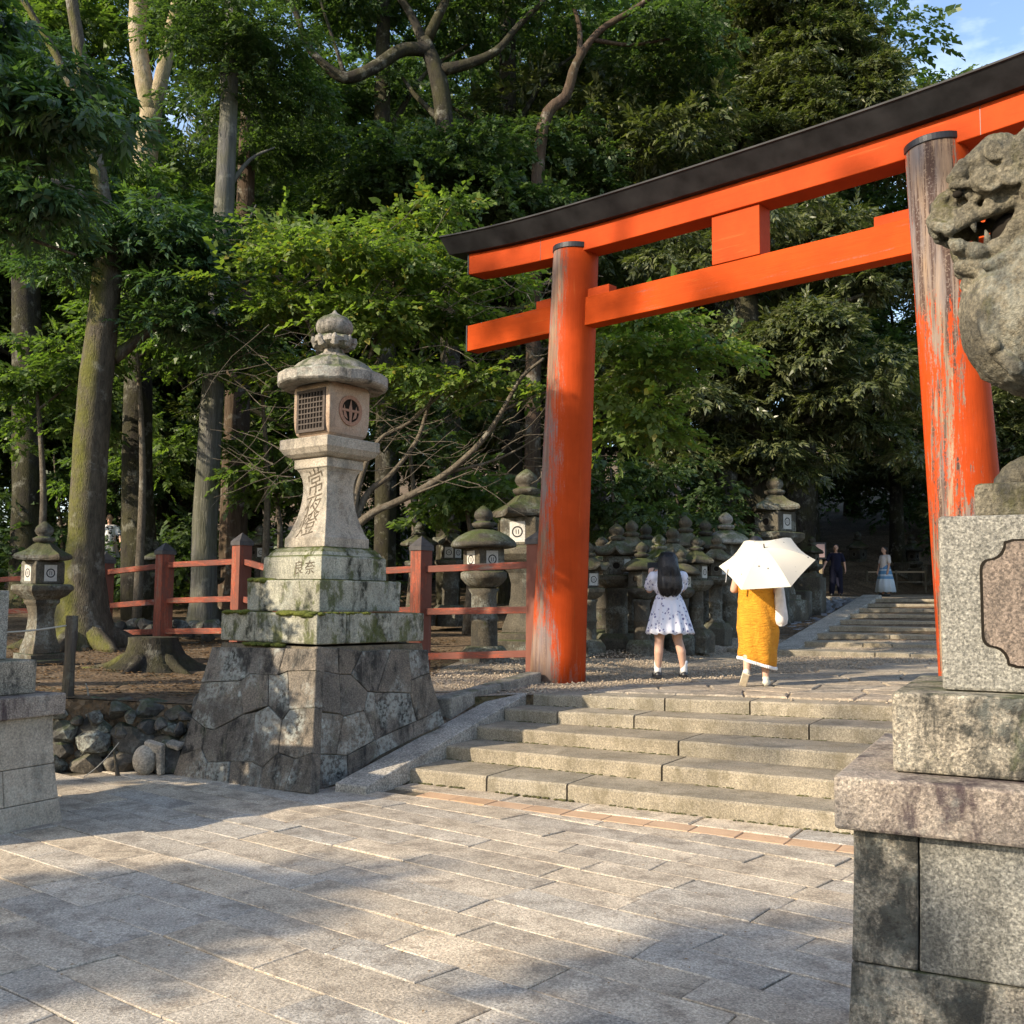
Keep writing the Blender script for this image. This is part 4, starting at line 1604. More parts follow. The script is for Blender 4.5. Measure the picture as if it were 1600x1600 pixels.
put(405, 945, 820, 22.5, 'hex', R_(-70), 'dim stone lantern behind the corner post of the fence', LEFTG, seed=17, mat='old_dark', box_paper=(0,))
put(1270, 940, 838, 24.5, 'hex', R_(-50), 'dim stone lantern right of the parasol at the top of the ramp', ROWG, seed=18, mat='old_dark', box_paper=())
for i, (px, by, ty, Y, lab) in enumerate(((1135, 930, 770, 27, 'shaded stone lantern half lost in the dark above the parasol'), (1100, 935, 780, 25.5, 'shaded stone lantern in the dark behind the girl and the row'),
                                          (1340, 935, 830, 36, 'shaded stone lantern at the back of the upper court left of the woman'), (1425, 935, 835, 37, 'shaded stone lantern at the back of the upper court right of the woman'))):
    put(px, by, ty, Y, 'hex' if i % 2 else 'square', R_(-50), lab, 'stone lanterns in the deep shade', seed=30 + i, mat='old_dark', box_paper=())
# left small lantern near the rubble wall
sl_ = put(61, 1046, 815, 12.8, 'square', R_(-128), 'grey stone lantern with round paper window behind the left pedestal', 'stone lanterns near the rubble wall', seed=21, box_paper=(0, 1), mat='old', roofm='old_dark')

# ------------------------------------------------------------------ rubble wall and what lies before it
wall = empty('rubble_wall', (-3.6, 9.4, 0), 0, 'low wall of dark lichen-spotted field stones left of the lantern base', 'wall')


def boulder(name, c, rx, ry, rz, mat, parent, seed, rot=0, amp=.16, sub=3):
    bm = bmesh.new()
    bmesh.ops.create_icosphere(bm, subdivisions=sub, radius=1)
    r3 = random.Random(seed)
    pl = [(Vector((r3.gauss(0, 1), r3.gauss(0, 1), r3.gauss(0, 1))).normalized(), r3.uniform(.48, .82)) for _ in range(15)]
    for v in bm.verts:
        for nn, d in (pl if amp > .1 else []):
            e = v.co.dot(nn)
            if e > d: v.co -= nn * (e - d) * .9
        v.co *= 1 + amp * .25 * (math.sin(v.co.x * 5 + seed) * math.sin(v.co.y * 6 + seed * 2) + .5 * math.sin(v.co.z * 9 + seed))
    bmesh.ops.scale(bm, vec=(rx, ry, rz), verts=bm.verts)
    bmesh.ops.rotate(bm, matrix=Matrix.Rotation(rot, 3, 'Z'), verts=bm.verts)
    bmesh.ops.translate(bm, vec=Vector(c), verts=bm.verts)
    me = bpy.data.meshes.new(name)
    bm.to_mesh(me)
    bm.free()
    me.polygons.foreach_set('use_smooth', [amp < .1] * len(me.polygons))
    return link(name, me, mat, parent)


r4 = random.Random(21)
z = .02
wallrows = []
sd = 0
x0, x1 = -5.4, -2.55
for rowi, (zc, hh) in enumerate(((.07, .15), (.21, .15), (.36, .15), (.50, .14))):
    x = x0 + r4.uniform(0, .2)
    while x < x1 + .1:
        w = r4.uniform(.10, .20)
        sd += 1
        boulder('wall_stone', (x + w, 9.46 + .05 * rowi + (.06 * (x + 4)) + r4.uniform(-.05, .04), zc + r4.uniform(-.04, .05)), w * 1.35, .24, hh * r4.uniform(.85, 1.25), M['rock'], wall, sd, r4.uniform(-.3, .3), sub=2)
        x += w * 1.75
for i in range(26):
    sd += 1
    boulder('wall_stone', (r4.uniform(x0, x1), 9.42 + r4.uniform(-.03, .1), r4.uniform(.05, .52)), r4.uniform(.05, .11), .1, r4.uniform(.05, .09), M['rock'], wall, sd, r4.uniform(-.5, .5), sub=2)
mb = MB()
mb.box((-4, 9.62, -.03), 3.4, .2, .5)
mb.build('earth_core', M['bed'], wall)

p = at(227, 1187, 9.22)
tag(boulder('round_stone', (p[0], p[1], .125), .11, .10, .135, M['pale_rock'], None, 77, 0, .02), 'smooth egg-shaped stone leaning at the foot of the rubble wall', 'stone')
p = at(262, 1185, 9.28)
br = empty('broken_stone', (p[0], p[1], 0), 0, 'broken stone bowl fragment with bright cut rim beside the egg-shaped stone', 'stone')
mb = MB()
mb.hexa([V(p[0] - .13, p[1] - .03, 0), V(p[0] + .14, p[1] - .08, 0), V(p[0] + .12, p[1] + .12, 0), V(p[0] - .10, p[1] + .12, 0),
         V(p[0] - .11, p[1], .23), V(p[0] + .12, p[1] - .05, .22), V(p[0] + .1, p[1] + .1, .28), V(p[0] - .09, p[1] + .1, .3)])
mb.build('lump', M['rock'], br, bevel=.03, seg=3)
mb = MB()
mb.hexa([V(p[0] - .19, p[1] - .08, .20), V(p[0] - .02, p[1] - .12, .18), V(p[0] - .0, p[1] - .06, .18), V(p[0] - .17, p[1] - .02, .2),
         V(p[0] - .19, p[1] - .08, .29), V(p[0] - .02, p[1] - .12, .26), V(p[0], p[1] - .06, .27), V(p[0] - .17, p[1] - .02, .31)])
mb.hexa([V(p[0] - .055, p[1] - .12, .0), V(p[0] - .01, p[1] - .125, .0), V(p[0], p[1] - .05, .0), V(p[0] - .05, p[1] - .05, .0),
         V(p[0] - .075, p[1] - .12, .2), V(p[0] - .02, p[1] - .125, .19), V(p[0], p[1] - .05, .2), V(p[0] - .07, p[1] - .05, .2)])
mb.hexa([V(p[0] + .02, p[1] - .09, .24), V(p[0] + .12, p[1] - .10, .21), V(p[0] + .14, p[1] + .03, .22), V(p[0] + .03, p[1] + .04, .25),
         V(p[0] + .0, p[1] - .1, .28), V(p[0] + .13, p[1] - .11, .25), V(p[0] + .15, p[1] + .03, .27), V(p[0] + .02, p[1] + .04, .3)])
mb.build('cut_rim', M['pale_rock'], br, bevel=.012)
# stake with string, bent stick, wooden post with rope
a, b, c = at(184, 1213, 9.15), at(178, 1165, 9.2), at(182, 1138, 9.2)
mb = MB()
mb.tube([(*p, .022 - i * .004) for i, p in enumerate(catmull([a, b, c], 4))][:9], 8, .15)
stk = mb.build('wooden_stake', M['oldwood'], smooth=True)
tag(stk, 'short leaning wooden stake at the foot of the rubble wall', 'stake')
a, b = at(131, 1214, 9.0), at(186, 1160, 9.17)
mb = MB()
mb.tube([(*(a + (b - a) * f + V(0, 0, -.03 * math.sin(f * PI))), .004) for f in np.linspace(0, 1, 9)], 5)
tag(mb.build('string', M['rope'], smooth=True), 'pale string running from the stake down to the ground', 'string')
mb = MB()
mb.tube([(*p, .014 - .001 * i) for i, p in enumerate(catmull([at(141, 1103, 9.7), at(138, 1090, 9.7), at(137, 1078, 9.68), at(134, 1068, 9.65)], 3))], 7)
tag(mb.build('white_stick', M['pale_rock'], smooth=True), 'bent whitish stick poking out of the earth above the wall', 'stick')
p0, p1 = at(104, 1108, 9.6), at(113, 962, 9.6)
pw = empty('wooden_post', p0, 0, 'old dark wooden post between the small lantern and the tree stump', 'post')
mb = MB()
mb.tube([(*(p0 + (p1 - p0) * f), .052 + .004 * math.sin(9 * f)) for f in (-.1, .15, .4, .6, .8, 1)], 9, .10)
mb.build('shaft', M['oldwood'], pw)
a, b = at(112, 976, 9.6), at(-30, 989, 9.0)
mb = MB()
mb.tube([(*(a + (b - a) * f + V(0, 0, -.02 * math.sin(f * PI))), .008) for f in np.linspace(0, 1, 8)], 6)
tag(mb.build('rope', M['rope'], smooth=True), 'pale rope stretched from the wooden post past the small lantern', 'rope')
# tree stump
ps = at(238, 1035, 12.6)
ps[2] = float(gz(ps[0], ps[1]))
stump = empty('tree_stump', ps, 0, 'broad sawn tree stump with mossy spreading roots on the terrace', 'tree stump')
mb = MB()
lob = [random.Random(i + 4).uniform(.75, 1.35) for i in range(40)]
fl = [1, .8, .5, .25, .08, 0]
mb.lathe([(.62, -.06), (.5, .02), (.4, .10), (.33, .20), (.29, .33), (.28, .40)], 40, ps, 0,
         mod=lambda k, i, a: (1 + fl[i] * .42 * (math.sin(3 * a + 1) * .6 + math.sin(5 * a) * .5) * lob[k] + .03 * lob[(k * 7) % 40], 0))
mb.build('trunk', M['bark_dark'], stump)
mb = MB()
for i in range(6):
    a = i * 1.05 + .4
    d = V(math.cos(a), math.sin(a), 0)
    e = ps + d * random.uniform(.7, 1.05)
    pts = [ps + d * .25 + V(0, 0, .16), ps + d * .5 + V(0, 0, .04), V(e[0], e[1], float(gz(e[0], e[1])) - .03)]
    mb = MB()
    mb.tube([(*p, .10 - .018 * j) for j, p in enumerate(catmull(pts, 2))], 8, .2)
    mb.build('root', M['bark_moss' if i % 3 == 0 else 'bark_dark'], stump, smooth=True)
# row of stones retaining the earth behind the fence, low wall
lw = empty('low_stone_edging', (-4, 17, .9), 0, 'low line of rough stones retaining the forest floor behind the fence', 'wall')
for i in range(64):
    px = 150 + i * 7.6
    Y = 17.6 + .6 * math.sin(i) - (i / 64) * 2.2
    p = at(px, 990, Y)
    sd += 1
    w = r4.uniform(.10, .2)
    boulder('edging_stone', (p[0], p[1], float(gz(p[0], p[1])) + r4.uniform(.02, .26)), w, .16, w * .8, M['rock'], lw, sd, r4.uniform(0, 3), sub=2)

mo_ = M['moss_foot'] = stone('dirt_and_moss', (.045, .045, .018), (.10, .095, .035), .3, .3, 0, 0, 1.0, 60)
r6 = random.Random(3)
mb = MB()
for k in range(5):
    a, b = V(*SL[k], 0), V(*SR[k], 0)
    d = b - a
    nn_ = V(d[1], -d[0], 0) / np.linalg.norm(d)
    zf = lambda f: 0.004 if k == 0 else SZ[k - 1] + ZR[k - 1] * f + .002
    f = .03
    while f < 1.6:
        run = r6.uniform(.02, .16)
        if r6.random() < .62:
            for j in range(int(run * 170)):
                g_ = f + run * r6.random()
                p = a + d * g_ + nn_ * r6.uniform(.0, .018)
                e = r6.uniform(.004, .012)
                mb.ell((p[0], p[1], zf(g_)), e * r6.uniform(1.2, 2.6), e * 1.4, e * .9, 6, 4)
        f += run
tag(mb.build('moss', mo_, steps, smooth=True), kind='stuff')
N = 420
X, Y = rp.uniform(-3.2, 3.2, N), rp.uniform(3.0, 8.6, N)
an = rp.uniform(0, 6.28, N)
sz = rp.uniform(.008, .026, N)
l0 = lv[None] * sz[:, None, None]
vx = np.stack([l0[..., 0] * np.cos(an)[:, None] - l0[..., 1] * np.sin(an)[:, None] + X[:, None],
               l0[..., 0] * np.sin(an)[:, None] + l0[..., 1] * np.cos(an)[:, None] + Y[:, None], l0[..., 2] + .006], -1).reshape(-1, 3)
tag(link('leaf_litter', npmesh('leaf_litter', vx, np.arange(N * 4).reshape(-1, 4)), M['leaf_dry']), 'small dry leaf scraps scattered over the paving', kind='stuff')

# ------------------------------------------------------------------ right pedestal with guardian lion-dog
UPD, VPD = frame(27)


def pedestal(name, label, k0, width, depth, layers, anchor_right=False):
    """layers: (name, inset from the corner, z0, z1, flare at the bottom, material). k0 = ground corner nearest the path"""
    t = empty(name, V(k0[0], k0[1], 0), 0, label, 'pedestal')
    out = {}
    for nm, ins, z0_, z1_, fl_, mat, bev in layers:
        sgn = -1 if anchor_right else 1
        c = V(k0[0], k0[1], 0) + (UPD * sgn * ins) + VPD * ins
        w, d = width - 2 * ins, depth - 2 * ins
        q0 = [c + UPD * sgn * -fl_ - VPD * fl_, c + UPD * sgn * (w + fl_) - VPD * fl_, c + UPD * sgn * (w + fl_) + VPD * (d + fl_), c - UPD * sgn * fl_ + VPD * (d + fl_)]
        q1 = [c, c + UPD * sgn * w, c + UPD * sgn * w + VPD * d, c + VPD * d]
        if anchor_right:
            q0, q1 = [q0[1], q0[0], q0[3], q0[2]], [q1[1], q1[0], q1[3], q1[2]]
        out[nm] = (c, w, d, q0, q1, z0_, z1_)
        if nm == 'base': continue
        mb = MB()
        mb.hexa([p + V(0, 0, z0_) for p in q0] + [p + V(0, 0, z1_) for p in q1])
        mb.build(nm, M[mat], t, bevel=bev)
    return t, out


KR = V(.963, 3.10, 0)
# ground corner of the slab; the base is inset
rp_lay = [('base', .045, -.03, .90, .05, 'granite', .006), ('slab', .0, .903, 1.058, 0, 'slab', .010), ('block', .15, 1.061, 1.30, 0, 'granite_dk', .012), ('die', .285, 1.303, 1.845, 0, 'granite', .010)]
ped, lay = pedestal('lion_pedestal', 'grey granite pedestal with recessed panel carrying the lion-dog statue', KR, 1.45, 1.15, rp_lay)
# the base is built of separate blocks, split by the joints seen in the photo
c, w, d, q0, q1, zb, zt_ = lay['base']
zj = .52


def lerp(a, b, f): return a + (b - a) * f


def base_block(f0, f1, za, zb_, mat, q0, q1, zlo, zhi, parent, face=0, dep=.3, gap=.002, inn=VPD):
    def pt(f, z):
        k = (z - zlo) / (zhi - zlo)
        k = 1 - (1 - k) ** 1.8
        a = lerp(q0[face], q0[face + 1], f) * (1 - k) + lerp(q1[face], q1[face + 1], f) * k
        return V(a[0], a[1], z)
    mb = MB()
    inn = V(inn[0], inn[1], 0) * dep
    nz = 5
    vs = []
    for i in range(nz + 1):
        z = za + gap + (zb_ - za - 2 * gap) * i / nz
        a, b = pt(f0, z), pt(f1, z)
        dd = (b - a) / np.linalg.norm(b - a) * gap
        vs += [a + dd, b - dd, b - dd + inn, a + dd + inn]
    fs = [(3, 2, 1, 0), tuple(nz * 4 + j for j in range(4))]
    for i in range(nz):
        for j in range(4):
            j2 = (j + 1) % 4
            fs.append((i * 4 + j, i * 4 + j2, (i + 1) * 4 + j2, (i + 1) * 4 + j))
    mb.add(vs, fs)
    mb.build('base_block', M[mat], parent, bevel=.006)


mb = MB()
cc = sum(q1) / 4
qq = [cc + (p - cc) * .82 for p in q1]
mb.hexa([p + V(0, 0, -.03) for p in qq] + [p + V(0, 0, zt_) for p in qq])
mb.build('base_core', M['granite'], ped)
base_block(0, .135, zj, zt_, 'granite_dk', q0, q1, zb, zt_, ped)
base_block(.135, .75, zj, zt_, 'granite', q0, q1, zb, zt_, ped)
base_block(.75, 1, zj, zt_, 'granite', q0, q1, zb, zt_, ped)
base_block(0, .55, zb, zj, 'granite_dk', q0, q1, zb, zt_, ped)
base_block(.55, 1, zb, zj, 'granite', q0, q1, zb, zt_, ped)
for dz0, dz1 in ((zb, zj), (zj, zt_)):
    # left side of the base, seen from along the steps
    qs0, qs1 = [q0[3], q0[0]], [q1[3], q1[0]]
    mb = MB()
    f = lambda qa, qb, z: V(*(qa * (1 - (z - zb) / (zt_ - zb)) + qb * ((z - zb) / (zt_ - zb)))[:2], z)
    i_ = UPD * .12
    fr = VPD * .31
    mb.hexa([f(qs0[0], qs1[0], dz0 + .002), f(qs0[1], qs1[1], dz0 + .002) + fr, f(qs0[1], qs1[1], dz0 + .002) + fr + i_, f(qs0[0], qs1[0], dz0 + .002) + i_,
             f(qs0[0], qs1[0], dz1 - .002), f(qs0[1], qs1[1], dz1 - .002) + fr, f(qs0[1], qs1[1], dz1 - .002) + fr + i_, f(qs0[0], qs1[0], dz1 - .002) + i_])
    mb.build('base_block', M['granite_dk'], ped, bevel=.006)
# recessed panel on the die: dark groove outline with notched corners and an inner face
c, w, d, q0d, q1d, z0d, z1d = lay['die']


def die_pt(a, z, off): return V(*(c + UPD * a - VPD * off)[:2], z)


def notched(x0, x1, z0_, z1_, r):
    pts = []
    for cx, cz_, sx, sz_ in ((x1, z0_, -1, 1), (x1, z1_, -1, -1), (x0, z1_, 1, -1), (x0, z0_, 1, 1)):
        arc = []
        for i in range(7):
            a = PI / 2 * i / 6
            arc.append((cx + sx * r * (math.cos(a) * .55 + .75 * (1 if i == 0 else 1)) - sx * r * .3, cz_ + sz_ * r * (math.sin(a) * .55 + .45)))
        pts.append((cx, cz_, sx, sz_))
    out = []
    for cx, cz_, sx, sz_ in pts:
        n1, n2 = [], []
        loop = [(cx, cz_ + sz_ * r * 1.25)] + [(cx + sx * r * (.0 + .35 * (1 - math.cos(t))), cz_ + sz_ * r * (1.25 - .45 * math.sin(t))) for t in np.linspace(0, PI / 2, 5)]
        loop += [(cx + sx * r * (.35 + .65 * math.sin(t) * .9), cz_ + sz_ * r * (.8 - .7 * (1 - math.cos(t)))) for t in np.linspace(.2, PI / 2, 5)]
        loop += [(cx + sx * r * 1.25, cz_)]
        if (sx, sz_) in ((-1, -1), (1, 1)): loop = loop[::-1] if (sx, sz_) == (1, 1) else loop
        out.append(loop)
    poly = []
    # order: bottom right going up, top right going left, top left going down, bottom left going right
    poly += out[0][::-1] + out[1] + out[2][::-1] + (out[3][::-1] if False else out[3][::-1])
    return poly


pan = notched(.115, w - .115, z0d + .075, z1d - .075, .075)
# keep outline ordered by angle round its centre
pcx, pcz = w / 2, (z0d + z1d) / 2
pan = sorted(pan, key=lambda p: math.atan2((p[1] - pcz) / .24, (p[0] - pcx) / (w / 2 - .1)))
mb = MB()
m_ = len(pan)
mb.add([die_pt(a, z_, .002) for a, z_ in pan], [tuple(range(m_))])
mb.build('panel_groove', M['hole'], ped)
mb = MB()
pin = [(pcx + (a - pcx) * .972, pcz + (z_ - pcz) * .962) for a, z_ in pan]
mb.add([die_pt(a, z_, .009) for a, z_ in pin] + [die_pt(a, z_, -.01) for a, z_ in pin], [tuple(range(m_))] + [(i, (i + 1) % m_, m_ + (i + 1) % m_, m_ + i) for i in range(m_)])
mb.build('panel', M['panel'], ped)

# left pedestal, its right-hand part in view
KL = onz(91, 1287, 0)
lp_lay = [('base', .055, -.03, .735, .07, 'granite_dk', .006), ('slab', .0, .738, .885, 0, 'slab', .010), ('block', .14, .888, 1.12, 0, 'granite_dk', .012), ('die', .28, 1.123, 1.60, 0, 'granite', .010)]
kl = KL - VPD * 1.08 - UPD * .06
ped2, lay2 = pedestal('stepped_pedestal', 'stepped granite pedestal cut by the left edge below the small lantern', V(kl[0], kl[1], 0), 1.45, 1.15, lp_lay, anchor_right=True)
c2, w2, d2, q02, q12, zb2, zt2 = lay2['base']
mb = MB()
cc = sum(q12) / 4
qq = [cc + (p - cc) * .82 for p in q12]
mb.hexa([p + V(0, 0, -.03) for p in qq] + [p + V(0, 0, zt2) for p in qq])
mb.build('base_core', M['granite_dk'], ped2)
# blocks of the visible right-hand side
for f0, f1, za, zb_ in ((0, .45, .40, zt2), (.45, 1, .40, zt2), (0, .62, .16, .40), (.62, 1, .16, .40), (0, 1, zb2, .16)):
    base_block(f0, f1, za, zb_, 'lantern', q02, q12, zb2, zt2, ped2, 1, .3, inn=-UPD)

# ------------------------------------------------------------------ lion-dog statue
def sculpt(mb, name, mat, parent, voxel, it=4, disp=None):
    o = mb.build(name, mat, parent)
    m = o.modifiers.new('fuse', 'REMESH')
    m.mode = 'VOXEL'
    m.voxel_size = voxel
    m.use_smooth_shade = True
    if it:
        m = o.modifiers.new('smooth', 'SMOOTH')
        m.factor = .5
        m.iterations = it
    if disp:
        tx = bpy.data.textures.new('relief', 'CLOUDS')
        tx.noise_scale = disp[1]
        tx.noise_depth = 4
        m = o.modifiers.new('relief', 'DISPLACE')
        m.texture = tx
        m.texture_coords = 'GLOBAL'
        m.strength = disp[0]
        m.mid_level = .5
    return o


KP0 = V(1.60, 3.60, 0)


def KP(px, py, b=0.0):
    return onplane(px, py, KP0, VPD) + VPD * b


U_ = 1 / 450.0
lion = empty('lion_dog_statue', (KP(1690, 806)[0], KP(1690, 806)[1], 1.85), 0, 'weathered mossy stone lion-dog with open mouth and bulging chest', 'statue')
mb = MB()


def kc(x0, y0, r0, x1, y1, r1, b0=0.0, b1=None, both=False):
    b1 = b0 if b1 is None else b1
    for sgn in ((1, -1) if both else (1,)):
        mb.caps(KP(x0, y0, b0 * sgn), r0 * U_, KP(x1, y1, b1 * sgn), r1 * U_)


def ke(x, y, rx, ry, rz, b=0.0, both=False):
    for sgn in ((1, -1) if both else (1,)):
        mb.ell(KP(x, y, b * sgn), rx * U_, ry, rz * U_, 20, 12, UPD, VPD)


ke(1584, 290, 64, .135, 54)                      # cranium
kc(1512, 283, 26, 1560, 258, 40, .05, .06, True)     # brows
kc(1482, 322, 25, 1545, 302, 36, 0)                  # muzzle
kc(1474, 342, 20, 1500, 352, 17, .04, .06, True)
ke(1471, 326, 19, .055, 15)                          # nose
ke(1478, 322, 9, .03, 8, .055, True)                 # nostril wings
for a, b in (((1463, 362, 9), (1486, 371, 9)), ((1486, 371, 9), (1520, 352, 10)), ((1520, 352, 10), (1552, 340, 11)), ((1552, 340, 11), (1586, 326, 12))):
    kc(*a, *b, .075, .085, True)                     # upper lip
kc(1459, 352, 11, 1463, 368, 8, 0, 0)
kc(1459, 352, 11, 1465, 366, 8, .045, .06, True)
ke(1503, 288, 15, .03, 12, .095, True)               # eyes
kc(1488, 296, 7, 1506, 273, 9, .098, .10, True)
kc(1506, 273, 9, 1530, 270, 9, .10, .11, True)
kc(1490, 306, 6, 1518, 304, 7, .10, .105, True)
for cx, cy, r in ((1545, 300, 25), (1580, 292, 24), (1556, 258, 20), (1592, 264, 24), (1622, 310, 28), (1626, 360, 26), (1628, 275, 28)):
    ke(cx, cy, r, .045, r * .9, .115, True)          # cheeks and mane curls
    for k in range(14):
        a = k * .62
        q_ = r * (.92 - .058 * k)
        kc(cx + q_ * math.cos(a), cy + q_ * math.sin(a), 4.6, cx + q_ * .95 * math.cos(a + .55), cy + q_ * .95 * math.sin(a + .55), 4.4, .148, .15, True)
kc(1592, 262, 20, 1594, 238, 13, .09, .09, True)     # ears
kc(1594, 238, 13, 1606, 222, 8, .09, .10, True)
for a, b in (((1489, 386, 7), (1500, 396, 13)), ((1500, 396, 12), (1535, 404, 13)), ((1535, 404, 13), (1568, 394, 14)), ((1568, 394, 14), (1590, 366, 15)), ((1590, 366, 15), (1612, 335, 20))):
    kc(*a, *b, .055, .085, True)                     # lower jaw rim
kc(1504, 416, 14, 1562, 420, 22, 0)
kc(1506, 420, 15, 1540, 424, 18, .03, .05, True)
kc(1510, 404, 8, 1555, 402, 10, .0, .0)              # tongue
kc(1522, 428, 14, 1512, 446, 12, 0)                  # beard
kc(1516, 446, 12, 1522, 462, 9, 0.02)
kc(1655, 320, 56, 1640, 430, 80)                     # neck
ke(1618, 500, 110, .235, 118)                        # chest
kc(1640, 470, 110, 1720, 560, 105)
for a, b in (((1513, 452, 10), (1508, 490, 11)), ((1508, 490, 11), (1516, 540, 12)), ((1516, 540, 12), (1543, 584, 12)), ((1543, 584, 12), (1592, 606, 12))):
    kc(*a, *b, .0)                                   # breast band
for a, b in (((1540, 520, 9), (1556, 560, 12)), ((1556, 560, 12), (1590, 592, 13)), ((1590, 592, 13), (1640, 610, 12))):
    kc(*a, *b, .155, .185, True)
for a, b in (((1548, 432, 10), (1580, 425, 16)), ((1580, 425, 16), (1608, 400, 18)), ((1560, 470, 8), (1600, 440, 14)), ((1600, 440, 14), (1626, 395, 18))):
    kc(*a, *b, .14, .16, True)                       # folds below the jaw
kc(1660, 560, 50, 1668, 735, 38, .12, .12, True)     # front legs
ke(1628, 752, 60, .095, 36, .12, True)
for k in range(3):
    kc(1600, 742 + k * 2, 22, 1576, 764, 20, .06 + .055 * k, .06 + .055 * k, True)
kc(1730, 560, 100, 1850, 690, 95)
ke(1850, 700, 95, .22, 100)
kc(1800, 770, 36, 1900, 770, 38, .15, .15, True)
kc(1900, 620, 40, 1950, 480, 55)
kc(1950, 480, 55, 1930, 380, 20)
kc(1640, 300, 60, 1700, 470, 100)
for k in range(20):                                  # curl above the brow
    a, r_ = k * .55, 17 * (1 - .042 * k)
    kc(1545 + r_ * math.cos(a), 262 + r_ * math.sin(a), 4.4, 1545 + r_ * .96 * math.cos(a + .5), 262 + r_ * .96 * math.sin(a + .5), 4.2, .118, .120, True)
rw = random.Random(8)
for k in range(70):
    x, y = rw.uniform(1482, 1560), rw.uniform(300, 350)
    ke(x, y, rw.uniform(3, 5.5), .012, rw.uniform(3, 5), .060 + .04 * (x - 1482) / 78 + .008 * math.sin(k), True)
for k in range(6):                                   # teeth
    kc(1478 + k * 7, 371 - k * 3.2, 3.2, 1479 + k * 7, 378 - k * 3.2, 1.6, .06 + .004 * k, None, True)
sculpt(mb, 'body', M['beast'], lion, .0065, 1, (.008, .025))
mb = MB()
for b in (-.075, .075):
    mb.tube([(*KP(1519, 348, b), .017), (*KP(1522, 362, b * 1.02), .013), (*KP(1526, 374, b * 1.02), .003)], 10)
    mb.build('fang', M['beast'], lion, smooth=True)
    mb = MB()
    mb.tube([(*KP(1545, 392, b), .015), (*KP(1544, 380, b), .011), (*KP(1541, 370, b), .003)], 10)
    mb.build('fang', M['beast'], lion, smooth=True)
    mb = MB()
mb = MB()
mb.ell(KP(1592, 362, 0), 42 * U_, .075, 34 * U_, 16, 10, UPD, VPD)
mb.build('mouth_shade', M['hole'], lion, smooth=True)  # dark ellipsoid in place of the shade inside the open mouth
for b in (-1, 1):
    mb = MB()
    mb.ell(KP(1499, 318 if b < 0 else 304, .092 * b), 8 * U_, .014, 6 * U_, 12, 8, UPD, VPD)
    mb.build('eye', M['hole'], lion, smooth=True)  # near-black ellipsoid stands for the shade of the eye pit
mb = MB()
pc = KP(1700, 806)
pc[2] = 1.847
q = [pc - UPD * .335 - VPD * .27, pc + UPD * .50 - VPD * .27, pc + UPD * .50 + VPD * .3, pc - UPD * .335 + VPD * .3]
q = [V(p[0], p[1], 1.847) for p in q]
mb.hexa(q + [p + V(0, 0, .118) for p in q])
mb.build('plinth', M['beast'], lion, bevel=.016)


# ------------------------------------------------------------------ people
def cloth(name, c, var=.12, rough=.85, scale=30, bump=.2):
    return flat(name, c, rough, .15, 0, var, scale, bump)


M['skin'] = flat('skin', (.52, .31, .22), .55, .35)
M['hair'] = flat('black_hair', (.012, .011, .012), .4, .5, 0, .5, 90, .4)
M['shoe_dark'] = flat('black_shoe', (.015, .015, .017), .4, .5)
M['shoe_white'] = cloth('canvas_shoe', (.62, .58, .47))
M['sock'] = cloth('white_sock', (.70, .69, .68))


def print_cloth(name, base, spots, scale, thr=.24, size=(1, 1, 1)):
    m, t, b = newmat(name)
    q = NB(t)
    p = q.pos(size, obj=True)
    v = q.voro(p, scale)
    mk = q.ramp(v, thr, thr + .04, (1, 1, 1, 1), (0, 0, 0, 1))
    br = q.ramp(q.noise(p, scale * 2.2, 3, .6), .42, .5)
    q.l(q.mix(q.math('MULTIPLY', mk, br), base, spots), b.inputs['Base Color'])
    b.inputs['Roughness'].default_value = .85
    q.bump(q.noise(p, 60, 3), .15, .004, b)
    return m


M['floral'] = print_cloth('white_cloth_with_blue_sprigs', (.66, .67, .76), (.10, .10, .24), 21, .30)
M['mustard'] = None
m, t, b = newmat('mustard_crepe')
q_ = NB(t)
pp = q_.pos((1, 1, .6), obj=True)
cr2 = q_.noise(pp, 8, 7, .7, 1.2)
q_.l(q_.mix(q_.ramp(cr2, .3, .7), (.50, .20, .008), (.66, .29, .016)), b.inputs['Base Color'])
b.inputs['Roughness'].default_value = .9
q_.bump(q_.mix(.5, cr2, q_.noise(q_.pos((1, 1, 5), obj=True), 12, 4, .6, .6)), .9, .05, b)
M['mustard'] = m


def limb_set(mb, P, seg):
    for a, ra, b_, rb in seg:
        mb.caps(P(a), ra, P(b_), rb, 12)


